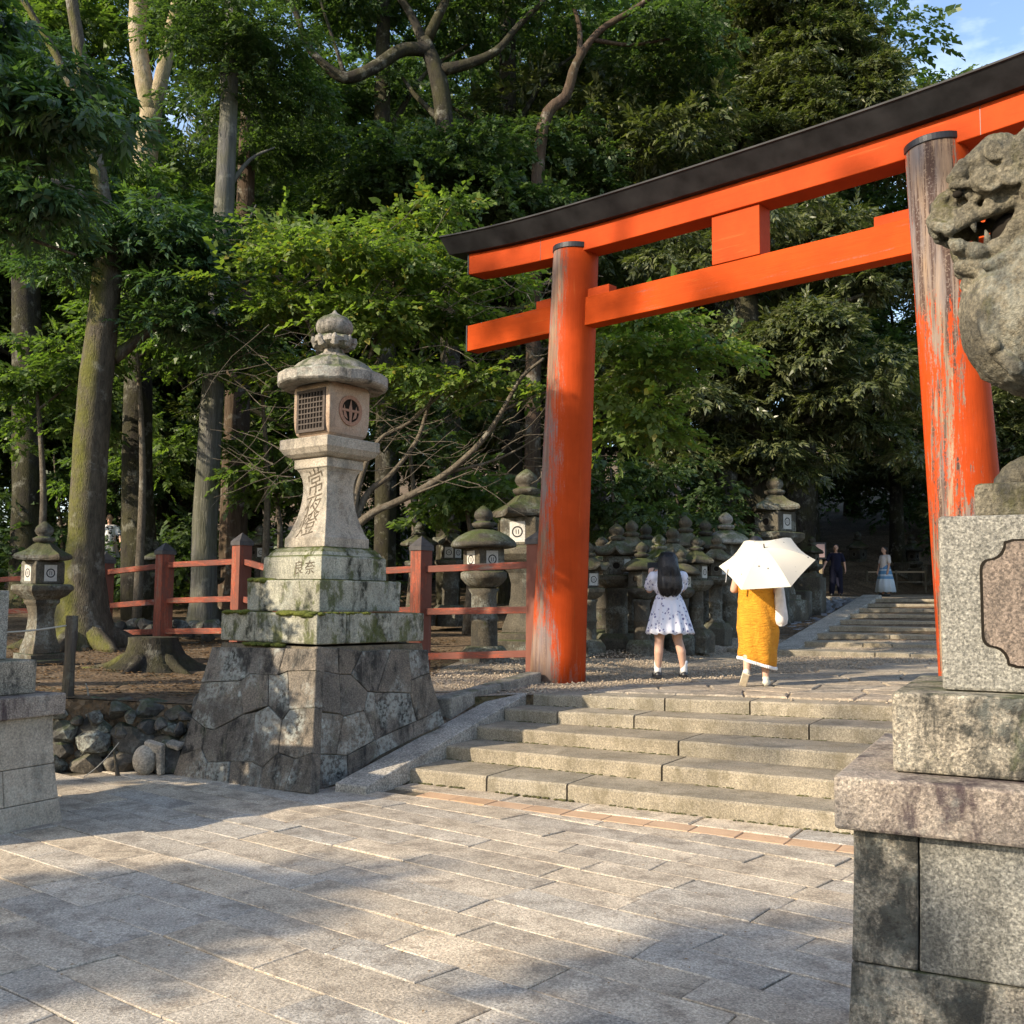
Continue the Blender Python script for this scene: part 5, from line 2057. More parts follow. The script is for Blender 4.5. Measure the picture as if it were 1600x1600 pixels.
def hand(mb, w, d, up, side, curl=.5, k=1.0):
    """palm and five bent fingers. w wrist, d pointing along the hand, up = back of the hand, side = thumb side"""
    d, up, side = (np.array(x, float) / np.linalg.norm(x) for x in (d, up, side))
    w = np.array(w, float)
    mb.caps(w, .020 * k, w + d * .055 * k, .026 * k, 10)
    mb.caps(w + d * .03 * k + side * .022 * k, .016 * k, w + d * .075 * k + side * .026 * k, .011 * k, 8)
    mb.caps(w + d * .03 * k - side * .022 * k, .016 * k, w + d * .07 * k - side * .03 * k, .010 * k, 8)
    for i, L in enumerate((.072, .082, .076, .060)):
        o = w + d * .08 * k + side * (.028 - i * .019) * k
        m1 = o + (d * math.cos(curl * .6) - up * math.sin(curl * .6)) * L * .5 * k
        m2 = m1 + (d * math.cos(curl * 1.7) - up * math.sin(curl * 1.7)) * L * .5 * k
        mb.caps(o, .0092 * k, m1, .0085 * k, 8)
        mb.caps(m1, .0085 * k, m2, .0068 * k, 8)
    o = w + d * .025 * k + side * .026 * k
    m1 = o + (d * .6 + side * .75) * .035 * k
    m2 = m1 + (d * .95 + side * .1 - up * .3) * .032 * k
    mb.caps(o, .011 * k, m1, .010 * k, 8)
    mb.caps(m1, .010 * k, m2, .008 * k, 8)


def head(mb, c, R, f, s, k=1.0):
    """head of height .23: c centre; f facing, s right-hand side"""
    z = V(0, 0, 1)
    mb.ell(c + z * .02 * k, .074 * k, .092 * k, .092 * k, 16, 12, s, f)
    mb.ell(c - z * .045 * k + f * .018 * k, .056 * k, .066 * k, .066 * k, 14, 10, s, f)
    mb.caps(c + f * .088 * k + z * .012 * k, .010 * k, c + f * .105 * k - z * .022 * k, .014 * k, 8)
    mb.caps(c + f * .078 * k - z * .058 * k - s * .018 * k, .008 * k, c + f * .078 * k - z * .058 * k + s * .018 * k, .008 * k, 8)
    for q_ in (-1, 1):
        mb.ell(c + s * q_ * .076 * k - z * .005 * k, .010 * k, .02 * k, .03 * k, 8, 6, s, f)
        mb.ell(c + f * .078 * k + s * q_ * .030 * k + z * .012 * k, .014 * k, .010 * k, .009 * k, 8, 6, s, f)


def person(loc, face, label):
    t = empty('person', loc, 0, label, 'person')
    f, s = V(math.cos(face), math.sin(face), 0), V(math.sin(face), -math.cos(face), 0)
    L = np.array(loc, float)
    return t, (lambda q: L + s * q[0] + f * q[1] + V(0, 0, q[2])), f, s


# girl in a short dress, seen from behind, holding up a phone
gl = onz(1045, 1056, .66)
gl[2] = float(gz(gl[0], gl[1])) + .014
t, P, f, s = person(gl, R_(96), 'girl with long black hair in short white sprigged dress on the gravel, back turned')
mb = MB()
limb_set(mb, P, [((-.09, 0, .80), .095, (-.115, .01, .46), .060), ((-.115, .01, .46), .056, (-.135, -.035, .30), .056), ((-.135, -.035, .30), .056, (-.14, -.01, .08), .036),
                 ((.07, 0, .80), .095, (.115, .01, .46), .060), ((.115, .01, .46), .056, (.15, -.03, .31), .056), ((.15, -.03, .31), .056, (.185, -.005, .08), .036),
                 ((-.14, -.01, .06), .036, (-.14, .12, .03), .03), ((.185, -.005, .06), .036, (.20, .12, .03), .03),
                 ((0, 0, .82), .13, (0, .0, 1.0), .105), ((0, 0, 1.0), .105, (0, -.01, 1.17), .12), ((-.12, 0, 1.235), .055, (.12, 0, 1.235), .055), ((0, 0, 1.22), .055, (0, .015, 1.32), .05),
                 ((-.155, .0, 1.225), .05, (-.21, .12, 1.06), .042), ((-.21, .12, 1.06), .04, (-.145, .29, 1.235), .028),
                 ((.155, 0, 1.235), .05, (.20, .10, 1.08), .042), ((.20, .10, 1.08), .04, (.02, .29, 1.21), .028)])
head(mb, P((-.015, .02, 1.405)), 0, f, s, .96)
hand(mb, P((-.145, .29, 1.235)), f * .35 + V(0, 0, 1), -f * .4 - s, s, .7, .92)
hand(mb, P((.02, .29, 1.21)), V(0, 0, 1) - s * .8, s, V(0, 0, 1), .9, .92)
sculpt(mb, 'body', M['skin'], t, .0085, 2)
mb = MB()
rr = random.Random(9)


def skirt(mb, P, prof, n, pleats, amp, ph=0.0, dx=0.0, sy=.8, wob=.3):
    vs = []
    m_ = len(prof)
    for i, (r, z) in enumerate(prof):
        k_ = i / (m_ - 1)
        for j in range(n):
            a = 2 * PI * j / n
            w = 1 + amp * k_ * (math.sin(pleats * a + ph) + wob * math.sin((pleats * .37) * a * 2 + 1.3 + ph))
            vs.append(P((dx * k_ + r * w * math.cos(a), sy * r * w * math.sin(a), z + .012 * k_ * math.sin(pleats * a + 1))))
    fs = []
    for i in range(m_ - 1):
        for j in range(n):
            fs.append((i * n + j, i * n + (j + 1) % n, (i + 1) * n + (j + 1) % n, (i + 1) * n + j))
    return mb.add(vs, fs)


skirt(mb, P, [(.142, 1.0), (.158, .97), (.185, .90), (.215, .80), (.245, .69), (.272, .58), (.287, .525)], 96, 14, .075, .5, .015, .72)
o = mb.build('skirt', M['floral'], t, smooth=True)
o.modifiers.new('cloth', 'SOLIDIFY').thickness = .006
mb = MB()
limb_set(mb, P, [((0, 0, .97), .142, (0, .0, 1.02), .137), ((0, 0, 1.0), .137, (0, -.01, 1.14), .155), ((-.11, 0, 1.235), .068, (.11, 0, 1.235), .068), ((-.07, 0, 1.1), .12, (.07, 0, 1.1), .12)])
mb.ell(P((-.185, .02, 1.205)), .075, .085, .085, 12, 8)
mb.ell(P((.18, .02, 1.22)), .075, .085, .08, 12, 8)
mb.caps(P((-.20, .05, 1.17)), .075, P((-.215, .09, 1.11)), .07)
mb.caps(P((.19, .05, 1.18)), .072, P((.20, .09, 1.12)), .068)
sculpt(mb, 'bodice', M['floral'], t, .012, 3, (.012, .03))
mb = MB()
n = 40
prof = [(.02, 1.535, -.02), (.075, 1.52, -.03), (.108, 1.47, -.035), (.118, 1.40, -.045), (.122, 1.33, -.075), (.135, 1.26, -.115), (.148, 1.18, -.14), (.150, 1.10, -.145), (.125, 1.045, -.14), (.08, 1.02, -.13)]
vs = []
for i, (r, z, dy) in enumerate(prof):
    for j in range(n):
        a = 2 * PI * j / n
        w = 1 + .045 * math.sin(11 * a + i * .25) + .03 * math.sin(19 * a + i * .1) + .02 * math.sin(37 * a)
        fl_ = 1.0 if i < 5 else .55
        vs.append(P((-.015 + r * w * math.cos(a), .02 + dy + r * (1.05 if i < 4 else fl_) * w * math.sin(a) * (.75 if math.sin(a) > 0 and i > 2 else 1), z - (.05 * ((j * 7) % 5) / 4 * (i - 6) / 3 if i > 6 else 0))))
fs = []
for i in range(len(prof) - 1):
    for j in range(n):
        fs.append((i * n + j, i * n + (j + 1) % n, (i + 1) * n + (j + 1) % n, (i + 1) * n + j))
fs += [tuple(range(n)), tuple(range((len(prof) - 1) * n, len(prof) * n))[::-1]]
mb.add(vs, fs)
for i in range(170):
    a = rr.uniform(PI * .98, PI * 2.02)
    L_ = rr.uniform(7.2, 9.4)
    pts = []
    for j in range(7):
        f_ = 1.2 + (L_ - 1.2) * j / 6
        i0 = min(int(f_), len(prof) - 2)
        g_ = f_ - i0
        r_, z_, dy = (prof[i0][q_] + (prof[i0 + 1][q_] - prof[i0][q_]) * g_ for q_ in range(3))
        fl_ = 1.0 if f_ < 4.5 else .55
        r_ = max(r_, .10 if f_ > 3 else 0) + .004
        aa = a + rr.uniform(-.03, .03) + .06 * math.sin(i + j)
        pts.append((*P((-.015 + r_ * math.cos(aa), .02 + dy + r_ * (1.05 if f_ < 4 else fl_) * math.sin(aa), z_ - (.035 * rr.random() if j == 6 else 0))), .0055 * (1 - .6 * j / 6)))
    mb.tube(pts, 4)
mb.build('hair', M['hair'], t, smooth=True)
for fx, dx in ((-.14, 0), (.186, .012)):
    mb = MB()
    mb.tube([(*P((fx + dx * .3, -.012, .20)), .043), (*P((fx, -.010, .15)), .044), (*P((fx, -.010, .09)), .042), (*P((fx, .0, .05)), .044)], 14)
    mb.build('sock', M['sock'], t, smooth=True)
    mb = MB()
    mb.caps(P((fx, -.03, .026)), .042, P((fx + dx, .13, .024)), .038)
    mb.caps(P((fx - .045, .01, .075)), .010, P((fx + .045, .01, .075)), .010, 8)
    mb.caps(P((fx - .045, .01, .075)), .010, P((fx - .04, -.01, .03)), .012, 8)
    mb.caps(P((fx + .045, .01, .075)), .010, P((fx + .04, -.01, .03)), .012, 8)
    o = mb.build('shoe', M['shoe_dark'], t, smooth=True)
    mb = MB()
    q = [P((fx + a, b_, .0)) for a, b_ in ((-.042, -.07), (.042, -.07), (.046 + dx, .14), (-.03 + dx, .165))]
    mb.hexa([p + V(0, 0, -.012) for p in q] + [p + V(0, 0, .016) for p in q])
    mb.build('sole', M['shoe_dark'], o)
mb = MB()
pc = P((-.115, .335, 1.375))
mb.beam(pc - s * .07 + V(0, 0, 0), pc + s * .07, .010, .072)
tag(mb.build('phone', M['iron'], bevel=.004), 'dark phone held up by the girl in the white dress', 'phone')

# woman in a mustard dress walking away under a white parasol
wl = onz(1183, 1071, .675)
wl[2] = float(gz(wl[0], wl[1])) + .016
t, P, f, s = person(wl, R_(76), 'woman in long mustard dress with white fringe walking away under parasol')
mb = MB()
limb_set(mb, P, [((-.08, 0, .78), .10, (-.085, -.02, .42), .065), ((-.085, -.02, .42), .06, (-.095, -.10, .30), .052), ((-.095, -.10, .30), .05, (-.105, -.13, .16), .036),
                 ((.08, 0, .78), .10, (.085, .03, .42), .065), ((.085, .03, .42), .06, (.088, .01, .28), .052), ((.088, .01, .28), .05, (.09, -.01, .09), .036),
                 ((-.105, -.13, .15), .036, (-.13, -.10, .05), .032), ((.09, -.01, .07), .036, (.10, .12, .035), .03),
                 ((0, 0, .80), .14, (0, 0, 1.02), .115), ((0, 0, 1.0), .115, (0, -.01, 1.22), .13), ((-.13, 0, 1.28), .055, (.13, 0, 1.28), .055), ((0, 0, 1.27), .055, (0, .02, 1.36), .05),
                 ((-.17, 0, 1.27), .05, (-.235, .03, 1.03), .043), ((-.235, .03, 1.03), .042, (-.10, .22, 1.06), .03),
                 ((.17, 0, 1.27), .05, (.22, -.03, 1.02), .043), ((.22, -.03, 1.02), .042, (.25, .10, .84), .03)])
head(mb, P((0, .03, 1.46)), 0, f, s)
hand(mb, P((-.10, .22, 1.06)), s + V(0, 0, .3), f, V(0, 0, 1), 1.0)
hand(mb, P((.25, .10, .84)), V(0, 0, -1) + f * .3, s, f, .8)
sculpt(mb, 'body', M['skin'], t, .009, 2)
mb = MB()
n = 72
prof = [(.19, 1.26, 0), (.195, 1.18, 0), (.185, 1.08, 0), (.178, 1.0, 0), (.19, .90, .006), (.205, .80, .012), (.21, .70, .014), (.208, .60, .014), (.200, .50, .012), (.192, .40, .010), (.185, .31, .008), (.180, .255, .006)]
vs = []
for i, (r, z, dx) in enumerate(prof):
    k_ = i / (len(prof) - 1)
    for j in range(n):
        a = 2 * PI * j / n
        w = 1 + .05 * k_ * math.sin(6 * a + z * 5) + .03 * math.sin(9 * a + z * 17) + .035 * math.sin(z * 21 + 2.5 * math.cos(a * 2 + .6)) * (.3 + k_)
        dz = -.055 * math.cos(a) * k_ ** 3
        vs.append(P((dx + r * w * math.cos(a), .82 * r * w * math.sin(a) - .02 * k_, z + dz)))
fs = []
for i in range(len(prof) - 1):
    for j in range(n):
        fs.append((i * n + j, i * n + (j + 1) % n, (i + 1) * n + (j + 1) % n, (i + 1) * n + j))
fs.append(tuple(range(n)))
mb.add(vs, fs)
dr = mb.build('dress', M['mustard'], t, smooth=True)
dr.modifiers.new('cloth', 'SOLIDIFY').thickness = .008
mb = MB()
last = vs[-n:]
for j in range(n):
    p = np.array(last[j])
    d = p - P((0, -.02, p[2] - wl[2]))
    d /= np.linalg.norm(d)
    mb.ell(p + d * .008 - V(0, 0, .014), .012, .012, .020, 7, 5)
mb.build('fringe', M['sock'], dr, smooth=True)
mb = MB()
hc = P((0, .0, 1.50))
mb.ell(hc - f * .02, .095, .11, .115, 16, 10, s, f)
mb.caps(P((0, -.08, 1.42)), .06, P((0, -.09, 1.33)), .03)
mb.build('hair', M['hair'], t, smooth=True)
# shoes: right flat on the path, left heel lifted so that the sole shows
mb = MB()
mb.caps(P((.09, -.035, .035)), .040, P((.105, .13, .028)), .036)
mb.caps(P((.09, -.02, .06)), .036, P((.09, -.01, .085)), .038)
mb.build('shoe', M['shoe_white'], t, smooth=True)
mb = MB()
mb.caps(P((-.108, -.155, .145)), .040, P((-.145, -.06, .035)), .036)
sh_ = mb.build('shoe', M['shoe_white'], t, smooth=True)
mb = MB()
a, b_ = P((-.108, -.20, .135)), P((-.15, -.085, .0))
mb.beam(a, b_, .075, .014, up=tuple(-f))
mb.build('sole', cloth('gum_sole', (.50, .42, .30)), sh_, bevel=.005)
# bag
mb = MB()
bc = P((.225, -.03, .80))
vs = []
for i, (r, z) in enumerate([(.035, 1.19), (.05, 1.10), (.07, 1.0), (.085, .90), (.097, .80), (.10, .72), (.085, .665), (.04, .64)]):
    for j in range(24):
        a = 2 * PI * j / 24
        w = 1 + .05 * math.sin(5 * a + z * 20)
        vs.append(P((.245 + r * .75 * w * math.cos(a) + (.03 if z < .95 else 0) * (1 - z), -.03 + r * 1.15 * w * math.sin(a), z)))
fs = [(i * 24 + j, i * 24 + (j + 1) % 24, (i + 1) * 24 + (j + 1) % 24, (i + 1) * 24 + j) for i in range(7) for j in range(24)]
fs.append(tuple(range(7 * 24, 8 * 24))[::-1])
fs.append(tuple(range(24)))
mb.add(vs, fs)
tag(mb.build('shoulder_bag', cloth('white_bag_cloth', (.62, .58, .55), .15, .85, 14, .6), smooth=True), 'soft white cloth bag hanging from the shoulder of the woman in mustard', 'bag')
# parasol
pa = onplane(1196, 868, wl - f * .34, -f)
um = empty('parasol', pa, 0, 'white parasol with tiny dotted print held over the woman in mustard', 'umbrella')
axis = (V(0, 0, 1) * .76 - f * .60 - s * .10)
axis /= np.linalg.norm(axis)
e1 = np.cross(axis, f)
e1 /= np.linalg.norm(e1)
e2 = np.cross(axis, e1)
NR, RAD, DEP = 6, .50, .20
M['parasol'] = None
m, tt_, b = newmat('parasol_cloth')
q_ = NB(tt_)
vv = q_.voro(q_.pos(), 9.5)
mk = q_.ramp(vv, .08, .10, (1, 1, 1, 1), (0, 0, 0, 1))
c_ = q_.mix(mk, (.66, .63, .54), (.10, .09, .08))
q_.l(c_, b.inputs['Base Color'])
b.inputs['Roughness'].default_value = .8
tr = q_.n('ShaderNodeBsdfTranslucent')
q_.l(c_, tr.inputs['Color'])
ms = q_.n('ShaderNodeMixShader')
ms.inputs[0].default_value = .25
q_.l(b.outputs[0], ms.inputs[1])
q_.l(tr.outputs[0], ms.inputs[2])
q_.l(ms.outputs[0], tt_.nodes['Material Output'].inputs['Surface'])
M['parasol'] = m
ang0 = .42 + PI / 6
for k in range(NR):
    mb = MB()
    a0, a1 = ang0 + 2 * PI * k / NR, ang0 + 2 * PI * (k + 1) / NR
    nr_, na_ = 7, 6
    vs = []
    for i in range(nr_ + 1):
        fr_ = i / nr_
        for j in range(na_ + 1):
            g_ = j / na_
            pA = e1 * math.cos(a0) + e2 * math.sin(a0)
            pB = e1 * math.cos(a1) + e2 * math.sin(a1)
            d = pA + (pB - pA) * g_
            r = RAD * fr_ * (1 - .05 * math.sin(PI * g_) * fr_)
            vs.append(pa + d * r + axis * (DEP * (.5 - fr_ ** 1.9) - .018 * math.sin(PI * g_) * fr_))
    fs = [(i * (na_ + 1) + j, i * (na_ + 1) + j + 1, (i + 1) * (na_ + 1) + j + 1, (i + 1) * (na_ + 1) + j) for i in range(nr_) for j in range(na_)]
    mb.add(vs, fs)
    mb.build('canopy_panel', M['parasol'], um, smooth=True)
    mb = MB()
    pA = e1 * math.cos(a0) + e2 * math.sin(a0)
    mb.tube([(*(pa + pA * RAD * fr_ + axis * (DEP * (.5 - fr_ ** 1.9) - .008)), .003) for fr_ in np.linspace(.03, 1.0, 8)], 5)
    mb.build('rib', M['iron'], um)
mb = MB()
mb.tube([(*(pa + axis * (DEP * .5 + .05)), .006), (*(pa + axis * .1), .008), (*(pa - axis * .42), .008)], 8)
hn = mb.build('shaft', M['iron'], um)
mb = MB()
mb.caps(pa - axis * .40, .015, pa - axis * .50, .016)
mb.build('handle', M['oldwood'], um, smooth=True)
mb = MB()
a = pa + (e1 * math.cos(ang0) + e2 * math.sin(ang0)) * RAD
tp = onplane(1136, 888, pa, -f)
mb.beam(tp + V(0, 0, .0), onplane(1134, 910, pa, -f), .022, .004)
mb.build('tie_strap', M['sock'], um)


def far_person(px, py, Y, face, H, label, top, bottom, skirt_len=None, hat=None, arms=((-.06, .05), (.06, .05)), hairlong=0):
    b = at(px, py, Y)
    t, P0_, f, s = person(b, face, label)
    k = H / 1.6
    P = lambda q: P0_((q[0] * k, q[1] * k, q[2] * k))
    mb = MB()
    al, ar = arms
    limb_set(mb, P, [((-.08, 0, .82), .09 * k, (-.10, .02, .45), .06 * k), ((-.10, .02, .45), .055 * k, (-.12, -.02, .08), .04 * k), ((-.12, -.02, .05), .04 * k, (-.13, .12, .03), .032 * k),
                     ((.08, 0, .82), .09 * k, (.11, .03, .45), .06 * k), ((.11, .03, .45), .055 * k, (.14, -.02, .08), .04 * k), ((.14, -.02, .05), .04 * k, (.15, .12, .03), .032 * k),
                     ((0, 0, .85), .13 * k, (0, 0, 1.2), .13 * k), ((-.14, 0, 1.3), .055 * k, (.14, 0, 1.3), .055 * k), ((0, 0, 1.3), .05 * k, (0, .02, 1.4), .045 * k),
                     ((-.18, 0, 1.29), .048 * k, (-.21 + al[0], al[1], 1.03), .04 * k), ((-.21 + al[0], al[1], 1.03), .038 * k, (-.2 + al[0] * 2, al[1] * 3, .82), .028 * k),
                     ((.18, 0, 1.29), .048 * k, (.21 + ar[0], ar[1], 1.03), .04 * k), ((.21 + ar[0], ar[1], 1.03), .038 * k, (.2 + ar[0] * 2, ar[1] * 3, .82), .028 * k)])
    head(mb, P((0, .03, 1.49)), 0, f, s, k)
    hand(mb, P((-.2 + al[0] * 2, al[1] * 3, .82)), V(0, 0, -1) + f * .2, -s, f, .5, k)
    hand(mb, P((.2 + ar[0] * 2, ar[1] * 3, .82)), V(0, 0, -1) + f * .2, s, f, .5, k)
    sculpt(mb, 'body', M['skin'], t, .012, 2)
    mb = MB()
    limb_set(mb, P, [((0, 0, .84), .16 * k, (0, 0, 1.2), .155 * k), ((-.12, 0, 1.28), .075 * k, (.12, 0, 1.28), .075 * k)])
    if top is not None:
        limb_set(mb, P, [((-.17, 0, 1.28), .065 * k, (-.21 + al[0] * .6, al[1] * .6, 1.10), .062 * k), ((.17, 0, 1.28), .065 * k, (.21 + ar[0] * .6, ar[1] * .6, 1.10), .062 * k)])
        sculpt(mb, 'top', top, t, .018, 2)
    mb = MB()
    if skirt_len:
        skirt(mb, P, [(.15, 1.0), (.18, .9), (.23, .7), (.29, .45), (.34, skirt_len)], 60, 9, .07, .2, .0, .8)
        o = mb.build('skirt', bottom, t, smooth=True)
        o.modifiers.new('cloth', 'SOLIDIFY').thickness = .01
    else:
        limb_set(mb, P, [((-.08, 0, .86), .125 * k, (-.10, .02, .45), .10 * k), ((-.10, .02, .45), .10 * k, (-.12, -.02, .12), .085 * k),
                         ((.08, 0, .86), .125 * k, (.11, .03, .45), .10 * k), ((.11, .03, .45), .10 * k, (.14, -.02, .12), .085 * k)])
        sculpt(mb, 'trousers', bottom, t, .018, 2)
    mb = MB()
    mb.ell(P((0, -.005, 1.535)), .088 * k, .10 * k, .09 * k, 14, 9, s, f)
    if hairlong: mb.caps(P((0, -.05, 1.5)), .07 * k, P((0, -.07, 1.42)), .05 * k)
    mb.build('hair', M['hair'], t, smooth=True)
    for q_ in (-1, 1):
        mb = MB()
        mb.ell(P((q_ * .03, .118, 1.505)), .010 * k, .006 * k, .006 * k, 6, 5)
        mb.build('eye', M['ink'], t)
    for x in (-.125, .145):
        mb = MB()
        mb.caps(P((x, -.04, .035)), .045 * k, P((x, .15, .03)), .04 * k)
        mb.build('shoe', M['shoe_dark'], t, smooth=True)
    return t


far_person(1307, 931, 28.5, R_(-105), 1.42, 'person in dark navy top and trousers at the head of the upper steps', cloth('navy_cloth', (.012, .013, .03)), cloth('navy_trousers', (.010, .011, .024)), arms=((-.04, .0), (.10, .07)))
blue, tt_, b = newmat('white_to_blue_skirt')
q_ = NB(tt_)
zz_ = q_.n('ShaderNodeSeparateXYZ')
q_.l(q_.n('ShaderNodeNewGeometry').outputs['Position'], zz_.inputs[0])
rp_ = q_.n('ShaderNodeValToRGB')
mr = q_.n('ShaderNodeMapRange')
mr.inputs['From Min'].default_value = 1.9
mr.inputs['From Max'].default_value = 2.9
q_.l(zz_.outputs['Z'], mr.inputs['Value'])
rp_.color_ramp.interpolation = 'CONSTANT'
e = rp_.color_ramp.elements
e[0].position, e[0].color = 0, (.50, .58, .66, 1)
e[1].position, e[1].color = .36, (.12, .27, .46, 1)
for pos, c in ((.44, (.42, .52, .62, 1)), (.5, (.10, .25, .45, 1)), (.60, (.45, .55, .65, 1)), (.64, (.10, .24, .44, 1))):
    x = e.new(pos)
    x.color = c
q_.l(mr.outputs[0], rp_.inputs['Fac'])
q_.l(rp_.outputs['Color'], b.inputs['Base Color'])
b.inputs['Roughness'].default_value = .85
far_person(1384, 931, 29.5, R_(200), 1.40, 'woman in white top and long blue banded skirt crossing the upper court', cloth('white_top', (.55, .52, .50)), blue, .12, arms=((-.02, .03), (.02, .03)), hairlong=1)
far_person(168, 905, 24.5, R_(-80), 1.55, 'person in white jacket with black splashes behind the left fence', print_cloth('white_cloth_with_black_marks', (.72, .72, .74), (.02, .02, .025), 9, .45), cloth('grey_skirt', (.35, .35, .36)), .12)
# lamp-like signboard beside the person in navy
p = at(1283, 930, 28.0)
sg_ = empty('notice_stand', p, 0, 'slim post carrying a small pinkish notice beside the person in navy', 'sign')
mb = MB()
mb.box(p, .07, .07, 1.0)
mb.build('post', flat('yellowed_post', (.42, .33, .20), .8), sg_)
mb = MB()
mb.box(p + V(-.06, -.05, .98), .40, .05, .46)
mb.build('board', M['iron'], sg_, bevel=.01)
mb = MB()
mb.box(p + V(-.06, -.085, 1.03), .30, .012, .36)
mb.build('notice', flat('pink_notice', (.62, .42, .38), .8), sg_)
# rail at the back of the court
a, b = at(1355, 918, 33), at(1446, 918, 33)
rl = empty('low_rail', (a + b) / 2, 0, 'low pale wooden rail at the back of the upper court', 'railing')
for i in range(3):
    p = a + (b - a) * i / 2
    mb = MB()
    mb.box(p - V(0, 0, .2), .06, .06, .75)
    mb.build('post', M['oldwood'], rl)
for z in (.5, .18):
    mb = MB()
    mb.beam(a + V(0, 0, z), b + V(0, 0, z), .05, .05)
    mb.build('rail', flat('pale_wood', (.30, .24, .17), .8) if z > .3 else M['oldwood'], rl)
# low stone wall at the back of the court
lw2 = empty('court_wall', at(1390, 930, 38), 0, 'low dark stone wall behind the rail in the shade', 'wall')
for i in range(9):
    p = at(1300 + i * 22, 931, 37 - i * .3)
    mb = MB()
    mb.box(p - V(0, 0, .3), .52, .5, 1.25 + .1 * ((i * 7) % 3), rz=R_(-20))
    mb.build('wall_block', M['old_dark'], lw2, bevel=.03)
# dressed blocks at the head of the lantern row
lw3 = empty('stone_block_plinth', at(1235, 945, 22.5), 0, 'stepped dark stone blocks below the tall lantern right of the parasol', 'plinth')
for px, by, Y, w, h in ((1232, 948, 22.5, .9, .35), (1262, 940, 23, .7, .55), (1240, 948, 23.2, 1.2, .75), (1195, 955, 21.5, .9, .5)):
    p = at(px, by, Y)
    mb = MB()
    mb.box(p - V(0, 0, .4), w, .6, h + .4, rz=R_(-29))
    mb.build('block', M['old_dark'], lw3, bevel=.03)

# ------------------------------------------------------------------ trees
RL = np.random.default_rng(12)


def leaf_quad(L, w, droop, fold):
    return np.array([(0, 0, 0), (w, .42 * L, fold), (0, L, -droop), (-w, .42 * L, fold)])


def spray(kind, seed):
    r = np.random.default_rng(seed)
    out = []
    if kind == 'oak':        # narrow drooping evergreen leaves in whorls
        n, L, w, TL = 11, .125, .019, .24
    elif kind == 'maple':    # small flat leaves in layered rows
        n, L, w, TL = 12, .080, .026, .34
    elif kind == 'broad':
        n, L, w, TL = 9, .095, .030, .24
    else:                    # 'fine'
        n, L, w, TL = 14, .07, .016, .30
    for i in range(n):
        f = (i + .5) / n
        sd_ = 1 if i % 2 else -1
        l = L * r.uniform(.7, 1.15)
        q = leaf_quad(l, w * r.uniform(.85, 1.15) * l / L, l * r.uniform(.05, .25), w * .35)
        a = sd_ * r.uniform(.5, 1.15) * (1 - .55 * f)
        tilt = r.uniform(-.5, .25)
        roll = r.uniform(-.6, .6)
        cr, sr = math.cos(roll), math.sin(roll)
        q = q @ np.array([[cr, 0, -sr], [0, 1, 0], [sr, 0, cr]])
        ct, s_t = math.cos(tilt), math.sin(tilt)
        q = q @ np.array([[1, 0, 0], [0, ct, s_t], [0, -s_t, ct]])
        ca, sa = math.cos(a), math.sin(a)
        q = q @ np.array([[ca, -sa, 0], [sa, ca, 0], [0, 0, 1]])
        q = q + np.array([r.uniform(-.012, .012), f * TL, -.05 * f * f + r.uniform(-.02, .02)])
        out.append(q)
    return np.array(out)


SPRAYS = {k: [spray(k, i + 10 * j) for i in range(6)] for j, k in enumerate(('oak', 'maple', 'broad', 'fine'))}


def crown_mesh(name, clumps, kind, size=1.0, rng=RL, droop=.25, shell=.45):
    """clumps: (x, y, z, r, flatten, n) -> one mesh of leaves"""
    T = SPRAYS[kind]
    A, B, C, D = [], [], [], []
    for (x, y, z, r, fl_, n) in clumps:
        d = rng.normal(size=(n, 3))
        d[:, 2] = np.abs(d[:, 2]) * .9 - .35 * rng.random(n)
        d /= np.linalg.norm(d, axis=1)[:, None]
        rad = r * (shell + (1 - shell) * rng.random(n) ** .6)
        p = np.array([x, y, z]) + d * rad[:, None] * np.array([1, 1, fl_])
        A.append(p)
        h = d + rng.normal(size=(n, 3)) * .45
        h[:, 2] = h[:, 2] * .5 - droop * (.5 + rng.random(n))
        B.append(h)
    p, h = np.vstack(A), np.vstack(B)
    N_ = len(p)
    Yv = h / np.linalg.norm(h, axis=1)[:, None]
    up_ = np.tile(np.array([0, 0, 1.0]), (N_, 1)) + rng.normal(size=(N_, 3)) * .35
    Xv = np.cross(Yv, up_)
    Xv /= np.linalg.norm(Xv, axis=1)[:, None]
    Zv = np.cross(Xv, Yv)
    sc = size * (.6 + .8 * rng.random(N_))
    Mx = np.stack([Xv, Yv, Zv], 1) * sc[:, None, None]
    out = []
    idx = rng.integers(0, len(T), N_)
    for i, t_ in enumerate(T):
        m_ = idx == i
        if not m_.any(): continue
        v_ = np.einsum('klc,ncd->nkld', t_, Mx[m_]) + p[m_][:, None, None, :]
        out.append(v_.reshape(-1, 3))
    v_ = np.vstack(out)
    return npmesh(name, v_, np.arange(len(v_)).reshape(-1, 4))


def blob(c, R, n, r, fl_=.6, per=60, rng=RL, sq_=(1, 1, 1), low=-.3):
    """n clumps spread through an ellipsoid of radius R round c"""
    out = []
    for i in range(n):
        d = rng.normal(size=3)
        d /= np.linalg.norm(d)
        if d[2] < low: d[2] = -d[2]
        q = np.array(c) + d * np.array(sq_) * R * (rng.random() ** .45)
        k = rng.uniform(.65, 1.3)
        out.append((*q, r * k, fl_, int(per * k)))
    return out


def trunk(path, mat, parent, name='trunk', n=14, k=4, jit=.10):
    mb = MB()
    mb.tube([tuple(p) for p in catmull(path, k)], n, jit)
    return mb.build(name, mat, parent, smooth=True)


def pp_(px, py, Y, r): return (*at(px, py, Y), r)


